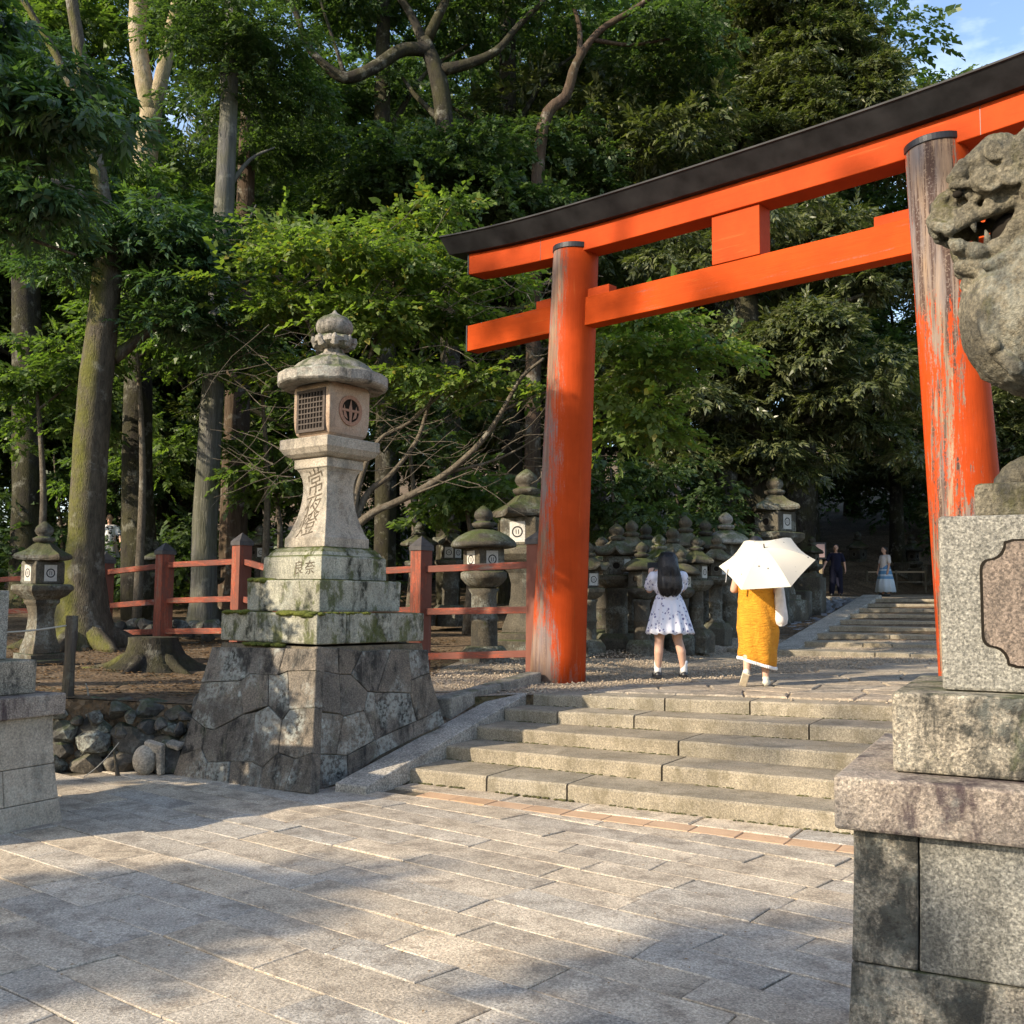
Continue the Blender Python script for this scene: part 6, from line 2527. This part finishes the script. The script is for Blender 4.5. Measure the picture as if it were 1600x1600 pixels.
def tree(label, base, trunks, limbs, clumps, kind, leaf, barkm, size=1.0, group=None, droop=.25, name='tree', twigs=0, shell=.45, extra=None):
    t = empty(name, base, 0, label, 'tree', group)
    for p in trunks: trunk(p, barkm, t)
    for p in limbs: trunk(p, barkm, t, 'limb', 9)
    if clumps:
        link('crown', crown_mesh('crown', clumps, kind, size, RL, droop, shell), leaf, t)
    if extra:
        for cl, kd, lf, sz_ in extra:
            link('crown', crown_mesh('crown', cl, kd, sz_, RL, droop, shell), lf, t)
    return t


def ground_under(px, Y):
    p = at(px, 930, Y)
    return V(p[0], p[1], float(gz(p[0], p[1])))


def pc_(px, py, Y, R, n, r, fl_=.6, per=60, sq_=(1, .8, .7), low=-.5):
    return blob(at(px, py, Y), R, n, r, fl_, per, RL, sq_, low)


# big mossy tree by the left fence
gb = ground_under(130, 15.4)
tree('large mossy tree with flared base leaning over the left fence', gb,
     [[(gb[0] - .02, gb[1], gb[2] - .3, .70), (gb[0], gb[1], gb[2] + .12, .50), pp_(132, 900, 15.4, .30), pp_(138, 760, 15.4, .255), pp_(148, 620, 15.4, .245), pp_(160, 500, 15.4, .23), pp_(170, 400, 15.4, .20), pp_(166, 350, 15.3, .18)]],
     [[pp_(166, 360, 15.3, .18), pp_(160, 310, 15.2, .13), pp_(150, 250, 15.1, .12), pp_(134, 180, 15, .11), pp_(126, 90, 15, .10), pp_(112, 0, 15, .09), pp_(104, -80, 15, .08)],
      [pp_(168, 370, 15.3, .15), pp_(140, 318, 15.0, .10), pp_(96, 290, 14.6, .07), pp_(50, 280, 14.3, .05)],
      [pp_(134, 180, 15, .07), pp_(90, 90, 15, .06), pp_(60, 40, 14.9, .05), pp_(20, -30, 14.8, .05)],
      [pp_(170, 380, 15.3, .12), pp_(205, 340, 15.6, .08), pp_(250, 300, 15.8, .05)],
      [pp_(176, 560, 15.5, .11), pp_(230, 520, 15.8, .07), pp_(300, 470, 16, .05)]]
     + [[(gb[0], gb[1], gb[2] + .30, .24), (gb[0] + .5 * math.cos(a), gb[1] + .5 * math.sin(a), gb[2] + .08, .17), (gb[0] + 1.0 * math.cos(a), gb[1] + 1.0 * math.sin(a), gb[2] - .08, .07)] for a in (-2.6, -1.6, -.7, .4, 3.3)],
     pc_(215, 430, 15.4, 1.3, 20, .55, .6, 62) + pc_(270, 400, 16, 1.1, 14, .55, .6, 60) + pc_(130, 380, 15.8, 1.2, 12, .5, .6, 55) + pc_(290, 520, 16, .9, 10, .5, .6, 55) + pc_(60, 250, 15.5, 1.2, 12, .5, .6, 55)
     + pc_(60, 120, 16.5, 1.0, 6, .5, .6, 45), 'oak', M['leaf_blue'], M['bark_moss'], .95, None, .35)
# near branch drooping into the upper left corner
nb = V(-8.6, 8.4, .65)
tree('tree whose long drooping leaves hang into the upper left corner', nb,
     [[(*nb, .2), (-8.4, 8.5, 3, .17), (-7.9, 8.8, 5.4, .13), (-7.4, 9, 7.6, .08)]],
     [[(-8.3, 8.6, 3.8, .08), (-6.6, 9.3, 4.9, .05), (-5.2, 9.6, 5.1, .03), (-4.3, 9.8, 4.9, .012)], [(-7.9, 8.8, 5.4, .07), (-6.2, 9.4, 6.1, .045), (-4.9, 9.8, 6.2, .025)], [(-8.3, 8.6, 3.4, .06), (-6.5, 9.3, 3.6, .04), (-5.0, 9.6, 3.6, .015)]],
     pc_(50, 190, 9.5, .8, 16, .34, .5, 34) + pc_(20, 330, 9.3, .5, 8, .28, .5, 30) + pc_(-60, 200, 9.4, .9, 12, .4, .6, 40) + pc_(-40, 60, 9.4, .8, 10, .4, .6, 40),
     'oak', M['leaf_blue'], M['twig'], 1.0, None, .6)
# pale forked tree
gb = ground_under(222, 21)
tree('pale barked tree forking into two thick upright stems high on the left', gb,
     [[pp_(226, 290, 21, .255), pp_(228, 240, 21, .25), pp_(236, 175, 21, .22)]],
     [[pp_(236, 182, 21, .21), pp_(222, 110, 21, .185), pp_(214, 50, 21, .19), pp_(216, -20, 21, .18), pp_(206, -120, 21, .15)],
      [pp_(236, 186, 21, .18), pp_(254, 115, 21, .15), pp_(268, 50, 21, .155), pp_(284, -20, 21, .15), pp_(300, -120, 21, .12)]],
     pc_(120, 60, 23.5, 2.0, 14, .8, .6, 55) + pc_(310, 60, 24, 1.6, 14, .8, .6, 60) + pc_(230, 340, 20.2, 1.5, 16, .7, .6, 60) + pc_(100, 180, 23, 1.6, 10, .8, .6, 55) + pc_(200, 460, 20, 1.4, 14, .7, .6, 55) + pc_(170, 230, 22.5, .9, 8, .6, .6, 50), 'broad', M['leaf_mid'], M['bark_pale'], 1.35)
trunk([(*gb, .40), pp_(214, 700, 21, .30), pp_(222, 400, 21, .27), pp_(226, 292, 21, .256)], M['bark_dark'], bpy.data.objects['tree.002'], 'lower_trunk')  # lower part of the pale stem, its shade put in as dark bark
# cedars
gb = ground_under(316, 19.5)
tree('straight grey cedar trunk between the fence posts', gb,
     [[(gb[0], gb[1], gb[2] - .3, .38), (gb[0] + .02, gb[1], gb[2] + .5, .26), pp_(322, 780, 19.5, .235), pp_(333, 600, 19.5, .21), pp_(346, 400, 19.5, .20), pp_(356, 200, 19.5, .175), pp_(364, 20, 19.5, .15), pp_(372, -160, 19.5, .11)]],
     [[pp_(352, 300, 19.5, .06), pp_(390, 250, 19.6, .035), pp_(430, 230, 19.7, .015)], [pp_(356, 170, 19.5, .06), pp_(345, 110, 19.4, .03), pp_(352, 60, 19.3, .015)], [pp_(350, 350, 19.5, .04), pp_(385, 345, 19.4, .02), pp_(400, 320, 19.4, .012)]],
     pc_(362, 70, 18.9, 1.3, 16, .55, .5, 60) + pc_(410, 170, 20.2, 1.5, 12, .6, .5, 60) + pc_(368, -120, 19.6, 2.0, 16, .7, .5, 60), 'fine', M['leaf_dark'], M['bark_cedar'], 1.4)
gb = ground_under(364, 22.5)
tree('reddish brown cedar trunk just right of the grey one', gb,
     [[(gb[0], gb[1], gb[2] - .3, .45), (gb[0], gb[1], gb[2] + .5, .34), pp_(366, 780, 22.5, .30), pp_(374, 560, 22.5, .26), pp_(384, 300, 22.5, .2), pp_(392, 60, 22.5, .15)]], [],
     pc_(384, 420, 22.8, 1.8, 16, .7, .5, 60) + pc_(420, 260, 23, 1.8, 16, .7, .5, 60), 'fine', M['leaf_dark'], M['bark_red'], 1.4)
# dark trunks behind
for px, Y, r, top, lab in ((795, 27, .30, -140, 'thick dark trunk rising behind the middle of the picture'), (40, 24, .34, -100, 'dark trunk at the far left behind the small lantern'),
                           (1130, 30, .35, 100, 'dark trunk in the shade left of the upper lantern'), (600, 25, .26, -60, 'dark trunk right behind the big stone lantern')):
    gb = ground_under(px, Y)
    tree(lab, gb, [[(gb[0], gb[1], gb[2] - .3, r * 1.5), (gb[0], gb[1], gb[2] + .6, r * 1.1), pp_(px + 4, 600, Y, r), pp_(px - 3, 300, Y, r * .85), pp_(px, top, Y, r * .6)]],
         [[pp_(px - 2, 280, Y, .1), pp_(px - 60, 190, Y + .4, .06), pp_(px - 120, 150, Y + .8, .03)], [pp_(px, 220, Y, .1), pp_(px + 60, 120, Y + .4, .06), pp_(px + 130, 70, Y + .6, .03)]],
         pc_(px, 60, Y + 1, 3.2, 26, 1.0, .6, 60, (1.2, .8, .7)) + pc_(px + 60, 330, Y + 1.5, 2.8, 20, .95, .6, 60, (1.2, .8, .7)), 'broad', M['leaf_dark'], M['bark_dark'], 1.5)
# tree with the low crooked limb
gb = ground_under(700, 24)
tree('dark spreading tree with crooked limbs above the stone lantern', gb,
     [[(*gb, .3), pp_(704, 500, 24, .23), pp_(700, 260, 24, .21), pp_(686, 130, 24, .22), pp_(662, 62, 24, .17)]],
     [[pp_(676, 80, 24, .17), pp_(630, 78, 23.8, .16), pp_(580, 108, 23.6, .15), pp_(540, 122, 23.5, .14), pp_(505, 100, 23.4, .11), pp_(478, 66, 23.3, .09), pp_(462, 20, 23.2, .07), pp_(430, -30, 23.2, .06)],
      [pp_(690, 110, 24, .16), pp_(730, 100, 24, .13), pp_(775, 80, 24, .10), pp_(810, 40, 24, .08), pp_(850, 0, 24, .06)], [pp_(664, 70, 24, .14), pp_(640, 20, 24, .10), pp_(600, -40, 24, .08)],
      [pp_(668, 60, 24, .14), pp_(700, -10, 24, .1), pp_(720, -80, 24, .08)], [pp_(540, 122, 23.5, .06), pp_(520, 60, 23.5, .04), pp_(500, 0, 23.5, .03)], [pp_(700, 200, 24, .1), pp_(650, 150, 24.4, .06), pp_(628, 120, 24.6, .04)]],
     pc_(640, 0, 24.5, 2.4, 16, .7, .5, 40, (1.5, .8, .5)) + pc_(480, 20, 24, 1.6, 8, .6, .5, 40) + pc_(560, 190, 25.5, 1.8, 12, .7, .5, 50) + pc_(700, 290, 22.8, 1.7, 20, .6, .5, 55) + pc_(600, 300, 22.5, 1.5, 16, .6, .5, 55) + pc_(800, 330, 22.5, 1.5, 16, .6, .5, 55) + pc_(820, -20, 24.5, 2, 12, .7, .5, 45), 'broad', M['leaf_dark'], M['bark_dark'], 1.3)
gb = ground_under(830, 24)
tree('leaning tree with red brown bark arching above the gate', gb,
     [[(*gb, .22), pp_(836, 420, 24, .17), pp_(848, 200, 24, .15), pp_(884, 150, 24, .13), pp_(900, 100, 24, .11), pp_(935, 50, 24, .08), pp_(990, 15, 24, .07), pp_(1040, -20, 24, .05)]],
     [[pp_(905, 95, 24, .08), pp_(905, 40, 24, .06), pp_(885, -20, 24, .05)], [pp_(925, 62, 24, .06), pp_(985, 70, 24.3, .045), pp_(1050, 60, 24.6, .03)]],
     pc_(960, 40, 24.8, 2.0, 16, .7, .5, 45, (1.4, .8, .6)) + pc_(860, 260, 25, 1.8, 16, .7, .5, 55) + pc_(1060, 120, 25.5, 1.8, 14, .7, .5, 55), 'broad', M['leaf_dark'], M['bark_red'], 1.3)

# sunlit layered tree behind the lantern: many thin leaning stems
gb = ground_under(556, 15.6)
gb[2] = float(gz(gb[0], gb[1]))
B0 = pp_(548, 830, 15.6, .07)
stems = [[B0, pp_(585, 800, 15.5, .06), pp_(640, 775, 15.4, .055), pp_(700, 738, 15.3, .05), pp_(752, 690, 15.2, .042), pp_(786, 640, 15.1, .036), pp_(815, 590, 15.0, .03), pp_(850, 560, 14.9, .022)],
         [B0, pp_(575, 770, 15.8, .05), pp_(610, 742, 15.8, .042), pp_(650, 690, 15.8, .034), pp_(668, 640, 15.8, .03), pp_(690, 575, 15.8, .024), pp_(700, 520, 15.8, .016)],
         [B0, pp_(560, 760, 15.7, .05), pp_(590, 690, 15.6, .035), pp_(640, 660, 15.5, .025), pp_(700, 610, 15.4, .018), pp_(770, 590, 15.4, .012)],
         [(*gb, .09), B0, pp_(520, 700, 15.7, .05), pp_(500, 560, 15.6, .04), pp_(470, 480, 15.5, .03), pp_(430, 430, 15.3, .02)],
         [B0, pp_(560, 640, 15.9, .045), pp_(590, 520, 15.9, .035), pp_(620, 430, 15.8, .025), pp_(640, 360, 15.8, .015)],
         [pp_(700, 738, 15.3, .03), pp_(770, 720, 15.4, .02), pp_(830, 690, 15.5, .012), pp_(900, 640, 15.6, .01), pp_(960, 620, 15.6, .007)],
         [pp_(786, 640, 15.1, .025), pp_(860, 610, 15.2, .02), pp_(950, 590, 15.1, .014), pp_(1040, 575, 15.0, .010), pp_(1130, 548, 14.9, .006)],
         [pp_(640, 775, 15.4, .02), pp_(690, 755, 15.2, .014), pp_(740, 735, 15.1, .008)]]
cl = []
for px, py, R, n in ((420, 400, .8, 11), (500, 400, .9, 13), (580, 420, .9, 13), (660, 420, .9, 13), (730, 430, .7, 9), (430, 460, .8, 11), (520, 480, .7, 10), (620, 500, .8, 11), (700, 500, .7, 10), (790, 500, .5, 6), (600, 360, .8, 9),
                     (700, 600, .5, 6), (760, 590, .5, 6), (820, 600, .45, 5), (570, 590, .4, 4), (450, 575, .35, 4), (700, 330, .7, 8), (470, 360, .6, 6), (760, 400, .5, 5), (640, 585, .4, 5)):
    cl += pc_(px, py, 15.6 + RL.uniform(-.6, .9), R, max(3, int(n * .62)), .33, .28, 22, (1.25, .9, .40), -1)
for px, py, R, n in ((960, 545, .35, 5), (1020, 500, .35, 5), (960, 505, .3, 4), (1040, 560, .35, 5), (1100, 555, .22, 3), (1000, 590, .3, 4), (1000, 650, .35, 5), (1040, 680, .3, 4), (960, 680, .3, 4), (1135, 542, .12, 2), (950, 610, .3, 4)):
    cl += pc_(px, py, 14.4 + RL.uniform(-.2, .2), R, n, .24, .25, 14, (1.3, .8, .35), -1)
t9 = tree('sunlit spring-green tree with thin leaning stems behind the stone lantern', gb, [], [], cl, 'maple', M['leaf_lit'], M['twig'], 1.28, None, .22)
for i, p in enumerate(stems): trunk(p, M['twig'], t9, 'stem', 7, 4, .15)
mb = MB()
rr = random.Random(4)
for i in range(230):
    px, py = rr.uniform(400, 860), rr.uniform(380, 760)
    Y = rr.uniform(14.9, 16.2)
    a = rr.uniform(-1.0, .55) if px > 540 else rr.uniform(2.2, 3.9)
    L = rr.uniform(40, 150)
    pts = []
    for k in range(5):
        f_ = k / 4
        pts.append((*at(px + L * f_ * math.cos(a) + 6 * math.sin(i + 3 * f_), py + L * f_ * math.sin(a) + 26 * f_ * f_ * math.sin(i) + 7 * math.sin(2.5 * i + 5 * f_), Y + .3 * f_ * math.sin(i * 2.1)), .006 * (1 - .75 * f_) + .0018))
    mb.tube(pts, 4, cap=False)
o = mb.build('twigs', M['twig'], t9)
o['kind'] = 'stuff'

# dense evergreen oaks behind the gate
gb = ground_under(1180, 23)
tree('dense dark evergreen oak with narrow glossy leaves filling the gateway', gb,
     [[(*gb, .5), pp_(1180, 800, 23, .38), pp_(1170, 600, 23, .32), pp_(1160, 300, 23.4, .22)]],
     [[pp_(1172, 650, 23, .15), pp_(1080, 560, 22.5, .09), pp_(1000, 520, 22, .04)], [pp_(1170, 600, 23, .15), pp_(1260, 500, 22.6, .09), pp_(1350, 460, 22, .04)], [pp_(1175, 700, 23, .12), pp_(1300, 640, 22.5, .07), pp_(1390, 600, 22, .03)]],
     pc_(1250, 620, 21.8, 2.2, 44, .55, .6, 55, (1.25, .55, .85)) + pc_(1020, 600, 22.2, 1.9, 34, .55, .6, 55, (1.1, .55, 1.0)) + pc_(1120, 720, 22.5, 1.7, 26, .5, .6, 50, (1.4, .6, .5)) + pc_(1350, 690, 23, 1.6, 22, .5, .6, 50, (1.1, .6, .8))
     + pc_(1200, 420, 22.5, 2.2, 38, .6, .6, 55, (1.6, .6, .7)) + pc_(1380, 450, 23, 1.6, 20, .55, .6, 50) + pc_(1330, 380, 22.3, .8, 14, .5, .6, 60) + pc_(1270, 520, 21, .7, 14, .45, .6, 60), 'oak', M['leaf_oak'], M['bark_dark'], 1.15, None, .45)
gb = ground_under(1250, 31)
tree('tall evergreen tree with sunlit crown against the sky at the top right', gb,
     [[(*gb, .5), pp_(1250, 600, 31, .4), pp_(1240, 300, 31, .3), pp_(1240, 60, 31, .2)]],
     [[pp_(1240, 250, 31, .15), pp_(1160, 140, 30.5, .08), pp_(1100, 100, 30, .04)], [pp_(1240, 180, 31, .15), pp_(1300, 90, 30.5, .08), pp_(1340, 60, 30, .04)]],
     pc_(1245, 190, 29.5, 3.0, 60, .85, 0.6, 100, (1.0, .6, .9)) + pc_(1180, 60, 30, 2.8, 40, .85, 0.6, 100, (.9, .7, 1.0)) + pc_(1320, 170, 29.5, 1.6, 24, .7, 0.6, 100, (.9, .6, 1)) + pc_(1285, 60, 30, 1.5, 18, .7, 0.6, 100, (.7, .6, 1.1))
     + pc_(1090, 250, 30, 3.0, 40, .9, 0.6, 100, (1, .6, .9)) + pc_(1360, 250, 30, 1.4, 14, .7, 0.6, 100) + pc_(1150, 420, 30, 3.4, 40, 1, 0.6, 100) + pc_(900, 150, 31, 2.2, 22, .9, 0.6, 90), 'oak', M['leaf_oak'], M['bark_dark'], 1.3, None, .3)
gb = ground_under(1510, 34)
tree('lower tree whose top shows above the gate beam at the right', gb,
     [[(*gb, .4), pp_(1500, 500, 34, .3), pp_(1490, 250, 34, .15)]], [],
     pc_(1470, 170, 34, 1.7, 18, .8, .6, 60, (1.2, .7, .55)) + pc_(1540, 320, 33, 3, 30, 1.0, .6, 60, (1.2, .7, .8)) + pc_(1560, 560, 33, 3, 30, 1.0, .6, 60, (1.2, .7, 1)) + pc_(1480, 420, 33, 2.5, 20, 1, .6, 60) + pc_(1600, 700, 30, 2.5, 26, .9, .6, 60), 'broad', M['leaf_mid'], M['bark_dark'], 1.7)
# shared crowns for the wood that closes the view
GEN = []
for i in range(3):
    rg = np.random.default_rng(100 + i)
    c = blob((0, 0, 8.5), 4.6, 46, 1.25, .6, 90, rg, (1, 1, .95), -.6) + blob((0, 0, 4.2), 3.4, 20, 1.1, .6, 80, rg, (1, 1, .5), -.6)
    GEN.append(crown_mesh('wood_crown', c, ('broad', 'oak', 'broad')[i], 1.6, rg))
WM = [M['leaf_dark'], M['leaf_oak'], M['leaf_mid']]
for i in range(3): GEN[i].materials.append(WM[i])
tm = MB()
tm.tube([(0, 0, -.6, .5), (.05, 0, 1, .36), (.1, .05, 5, .28), (0, .1, 9, .18), (.1, 0, 12, .06)], 12, .1)
for a in range(7):
    an = a * 2.4
    z0_ = 3.5 + a * .9
    tm.tube([(0, 0, z0_, .14), (1.3 * math.cos(an), 1.3 * math.sin(an), z0_ + .9, .09), (3.2 * math.cos(an), 3.2 * math.sin(an), z0_ + 1.6, .03)], 7, .1)
TME = tm.mesh('wood_trunk', True)
TME.materials.append(M['bark_dark'])
LABS = ['broad dark tree in the wood', 'narrow-leaved evergreen in the wood', 'paler green tree in the wood']


def wood_tree(x, y, k, i, label, group, dz=0):
    z = float(gz(x, y)) + dz
    t = empty('wood_tree', (x, y, z), RL.uniform(0, 6), label, 'tree', group)
    t.scale = (k, k, k * RL.uniform(.9, 1.15))
    link('trunk', TME, None, t, False)
    link('crown', GEN[i % 3], None, t, False)
    return t


n_ = 0
for row, (Y, step, k) in enumerate(((30, 3.6, 1.0), (37, 4.6, 1.25), (46, 6, 1.55))):
    x = -.62 * Y - 4
    while x < .66 * Y + 2:
        xx = x + RL.uniform(-1, 1)
        px = 800 + 1600 * xx / Y
        sc_ = k * RL.uniform(.85, 1.15)
        if px > 1270: sc_ *= .62 if px < 1400 else .5
        if not (1150 < px < 1480 and Y < 36):
            side = 'left of the cedar' if px < 320 else 'behind the big lantern' if px < 640 else 'left of the gate' if px < 870 else 'inside the gateway' if px < 1440 else 'right of the gate'
            wood_tree(xx, Y + RL.uniform(-1.5, 1.5), sc_, n_, '%s %s, %s rank%s' % (LABS[n_ % 3], side, ('nearest', 'middle', 'farthest')[row], '' if px > 320 else ' past the frame' if px < -60 else ' by the lantern' if px < 110 else ' by the fork'), 'trees of the wood ' + ('nearest', 'middle', 'farthest')[row] + ' ' + side + ' ' + LABS[n_ % 3].split()[0])
        n_ += 1
        x += step
# young understorey trees among the trunks
for px, py, Y, R, n, lf, lab in ((60, 640, 19, 1.5, 18, 'leaf_mid', 'young bright green tree at the far left behind the small lantern'), (215, 560, 19, 1.3, 15, 'leaf_mid', 'young green tree between the mossy trunk and the grey cedar'),
                                 (410, 620, 20, 1.4, 16, 'leaf_dark', 'dark young tree right of the cedars'), (430, 760, 20.5, 1.2, 12, 'leaf_mid', 'low green bush behind the corner of the red fence'), (640, 700, 21, 2.0, 20, 'leaf_dark', 'dark bushy tree behind the leaning stems'),
                                 (730, 800, 18.5, .9, 12, 'leaf_mid', 'green bush above the mushroom-capped lantern'), (230, 740, 24, 1.6, 16, 'leaf_mid', 'soft green young tree deep behind the left fence'), (90, 780, 25, 1.6, 14, 'leaf_dark', 'dark bush deep behind the mossy trunk'),
                                 (960, 800, 20, 1.1, 16, 'leaf_dark', 'dark bush right of the left gate pillar'), (1060, 800, 22, 1.3, 14, 'leaf_dark', 'dark bush above the row of lanterns')):
    gb = ground_under(px, Y)
    tree(lab, gb, [[(*gb, .09), pp_(px + 8, (py + 930) / 2, Y, .06), pp_(px, py, Y, .035), pp_(px - 6, py - 70, Y, .015)]], [[pp_(px, py, Y, .03), pp_(px + 50, py - 40, Y, .015)]],
         pc_(px, py, Y, R, n, .5, .45, 34, (1.1, .7, .9)), 'broad', M[lf], M['twig'], 1.25, None, .3, 'young_tree')
# undergrowth closing the view under the crowns
und = []
for i in range(420):
    Y = RL.uniform(23, 50)
    x = RL.uniform(-.60 * Y, .60 * Y)
    px = 800 + 1600 * x / Y
    if 1150 < px < 1500 and Y < 41: continue
    if Y < 30 and px > 640: continue
    und.append((x, Y, float(gz(x, Y)) + RL.uniform(.2, 1.6 if Y < 30 else 4.5), RL.uniform(.8, 1.6), .7, 50))
for i in range(60):
    Y = RL.uniform(40, 46)
    x = (RL.uniform(1180, 1520) - 800) / 1600 * Y
    und.append((x, Y, float(gz(x, Y)) + RL.uniform(.3, 6.0), RL.uniform(1.0, 1.7), .8, 60))
tag(link('undergrowth', crown_mesh('undergrowth', und, 'broad', 1.7), M['leaf_dark']), 'dark tangled undergrowth beneath the wood', kind='stuff')
# trees out of the picture to the left and behind, which shade the wood and dapple the paving
cl = blob((0, 0, 0), .62, 40, .30, .8, 70, RL, (1, 1.25, 1.25), -1)  # unseen evergreen, added to shade the left face of the lantern base
SD_, SW_ = -V(math.sin(SUN_AZ), math.cos(SUN_AZ), 0), V(-.485, .875, 0)
p = SD_ * -1.3 + SW_ * 9.6
cl = [(p[0] + SD_[0] * c[0] + SW_[0] * c[1], p[1] + SD_[1] * c[0] + SW_[1] * c[1], 2.62 + c[2], *c[3:]) for c in cl]
tree('small dense evergreen standing just out of view left of the rubble wall', V(p[0], p[1], 0), [[(p[0], p[1], -.05, .09), (p[0] + .03, p[1], 1.2, .07), (p[0], p[1], 2.8, .03)]], [], cl, 'broad', M['leaf_dark'], M['bark_dark'], 1.2)
SD, SW = V(math.sin(SUN_AZ), math.cos(SUN_AZ), 0) * -1, V(-.485, .875, 0)
OUT = ['broad tall tree', 'narrow-leaved tall tree', 'pale leafy tree']
for i, (d, a, k, w) in enumerate(((-20, 20.0, 1.12, 'second from the camera'), (-21, 28.5, 1.16, 'third from the camera'), (-23, 37, 1.2, 'fourth from the camera'), (-24, 46, 1.25, 'farthest from the camera'), (-13, -.5, .70, 'nearest to the camera'))):
    p = SD * d + SW * a
    wood_tree(p[0], p[1], k, i, '%s out of view left of the paving, %s' % (OUT[i % 3], w), 'trees beyond the left edge', -float(gz(p[0], p[1])) + .2)
p = SD * -13 + SW * 5.5
tree('slender tree out of view left of the paving', V(p[0], p[1], 0), [[(p[0], p[1], -.1, .16), (p[0] + .05, p[1], 3, .12), (p[0], p[1], 6.6, .05)]], [], blob((p[0], p[1], 6.75), .8, 16, .40, .6, 60, RL, (1, 1, .8), -1), 'broad', M['leaf_dark'], M['bark_dark'], 1.2)
p = SD * -24 + SW * 9.5
cl = []
for i in range(24):
    a_, b_ = RL.uniform(-3.2, 3.6), RL.uniform(3.2, 11)
    if -1.3 < a_ < .6 and b_ < 6.5: continue
    q_ = p + SW * a_
    cl.append((q_[0], q_[1], b_ + .51 * 24, RL.uniform(.25, .5), .7, 34))
tree('tall thin-crowned tree out of view left of the paving', V(p[0], p[1], 0), [[(p[0], p[1], -.1, .3), (p[0], p[1], 12, .2), (p[0], p[1], 22, .05)]], [], cl, 'broad', M['leaf_mid'], M['bark_dark'], 1.5)
p = SD * -13 + SW * 2.9
tree('small leafy tree out of view left of the paving', V(p[0], p[1], 0), [[(p[0], p[1], -.1, .16), (p[0] - .05, p[1], 4, .12), (p[0], p[1], 8.2, .05)]], [], blob((p[0], p[1], 8.25), .62, 17, .36, .6, 60, RL, (1, 1, .9), -1), 'broad', M['leaf_dark'], M['bark_dark'], 1.2)
# sticks lying on the forest floor
rr = random.Random(31)
mb = MB()
for i in range(90):
    x, y = rr.uniform(-8, -1.2), rr.uniform(9.9, 17)
    a, L = rr.uniform(0, 6.28), rr.uniform(.12, .6)
    pts = []
    for k in range(4):
        X_, Y_ = x + L * k / 3 * math.cos(a) + rr.uniform(-.02, .02), y + L * k / 3 * math.sin(a) + rr.uniform(-.02, .02)
        pts.append((X_, Y_, float(gz(X_, Y_)) + .012, .008 - .0015 * k))
    mb.tube(pts, 5)
tag(mb.build('fallen_twigs', M['twig']), 'fallen twigs scattered over the earth terrace', kind='stuff')
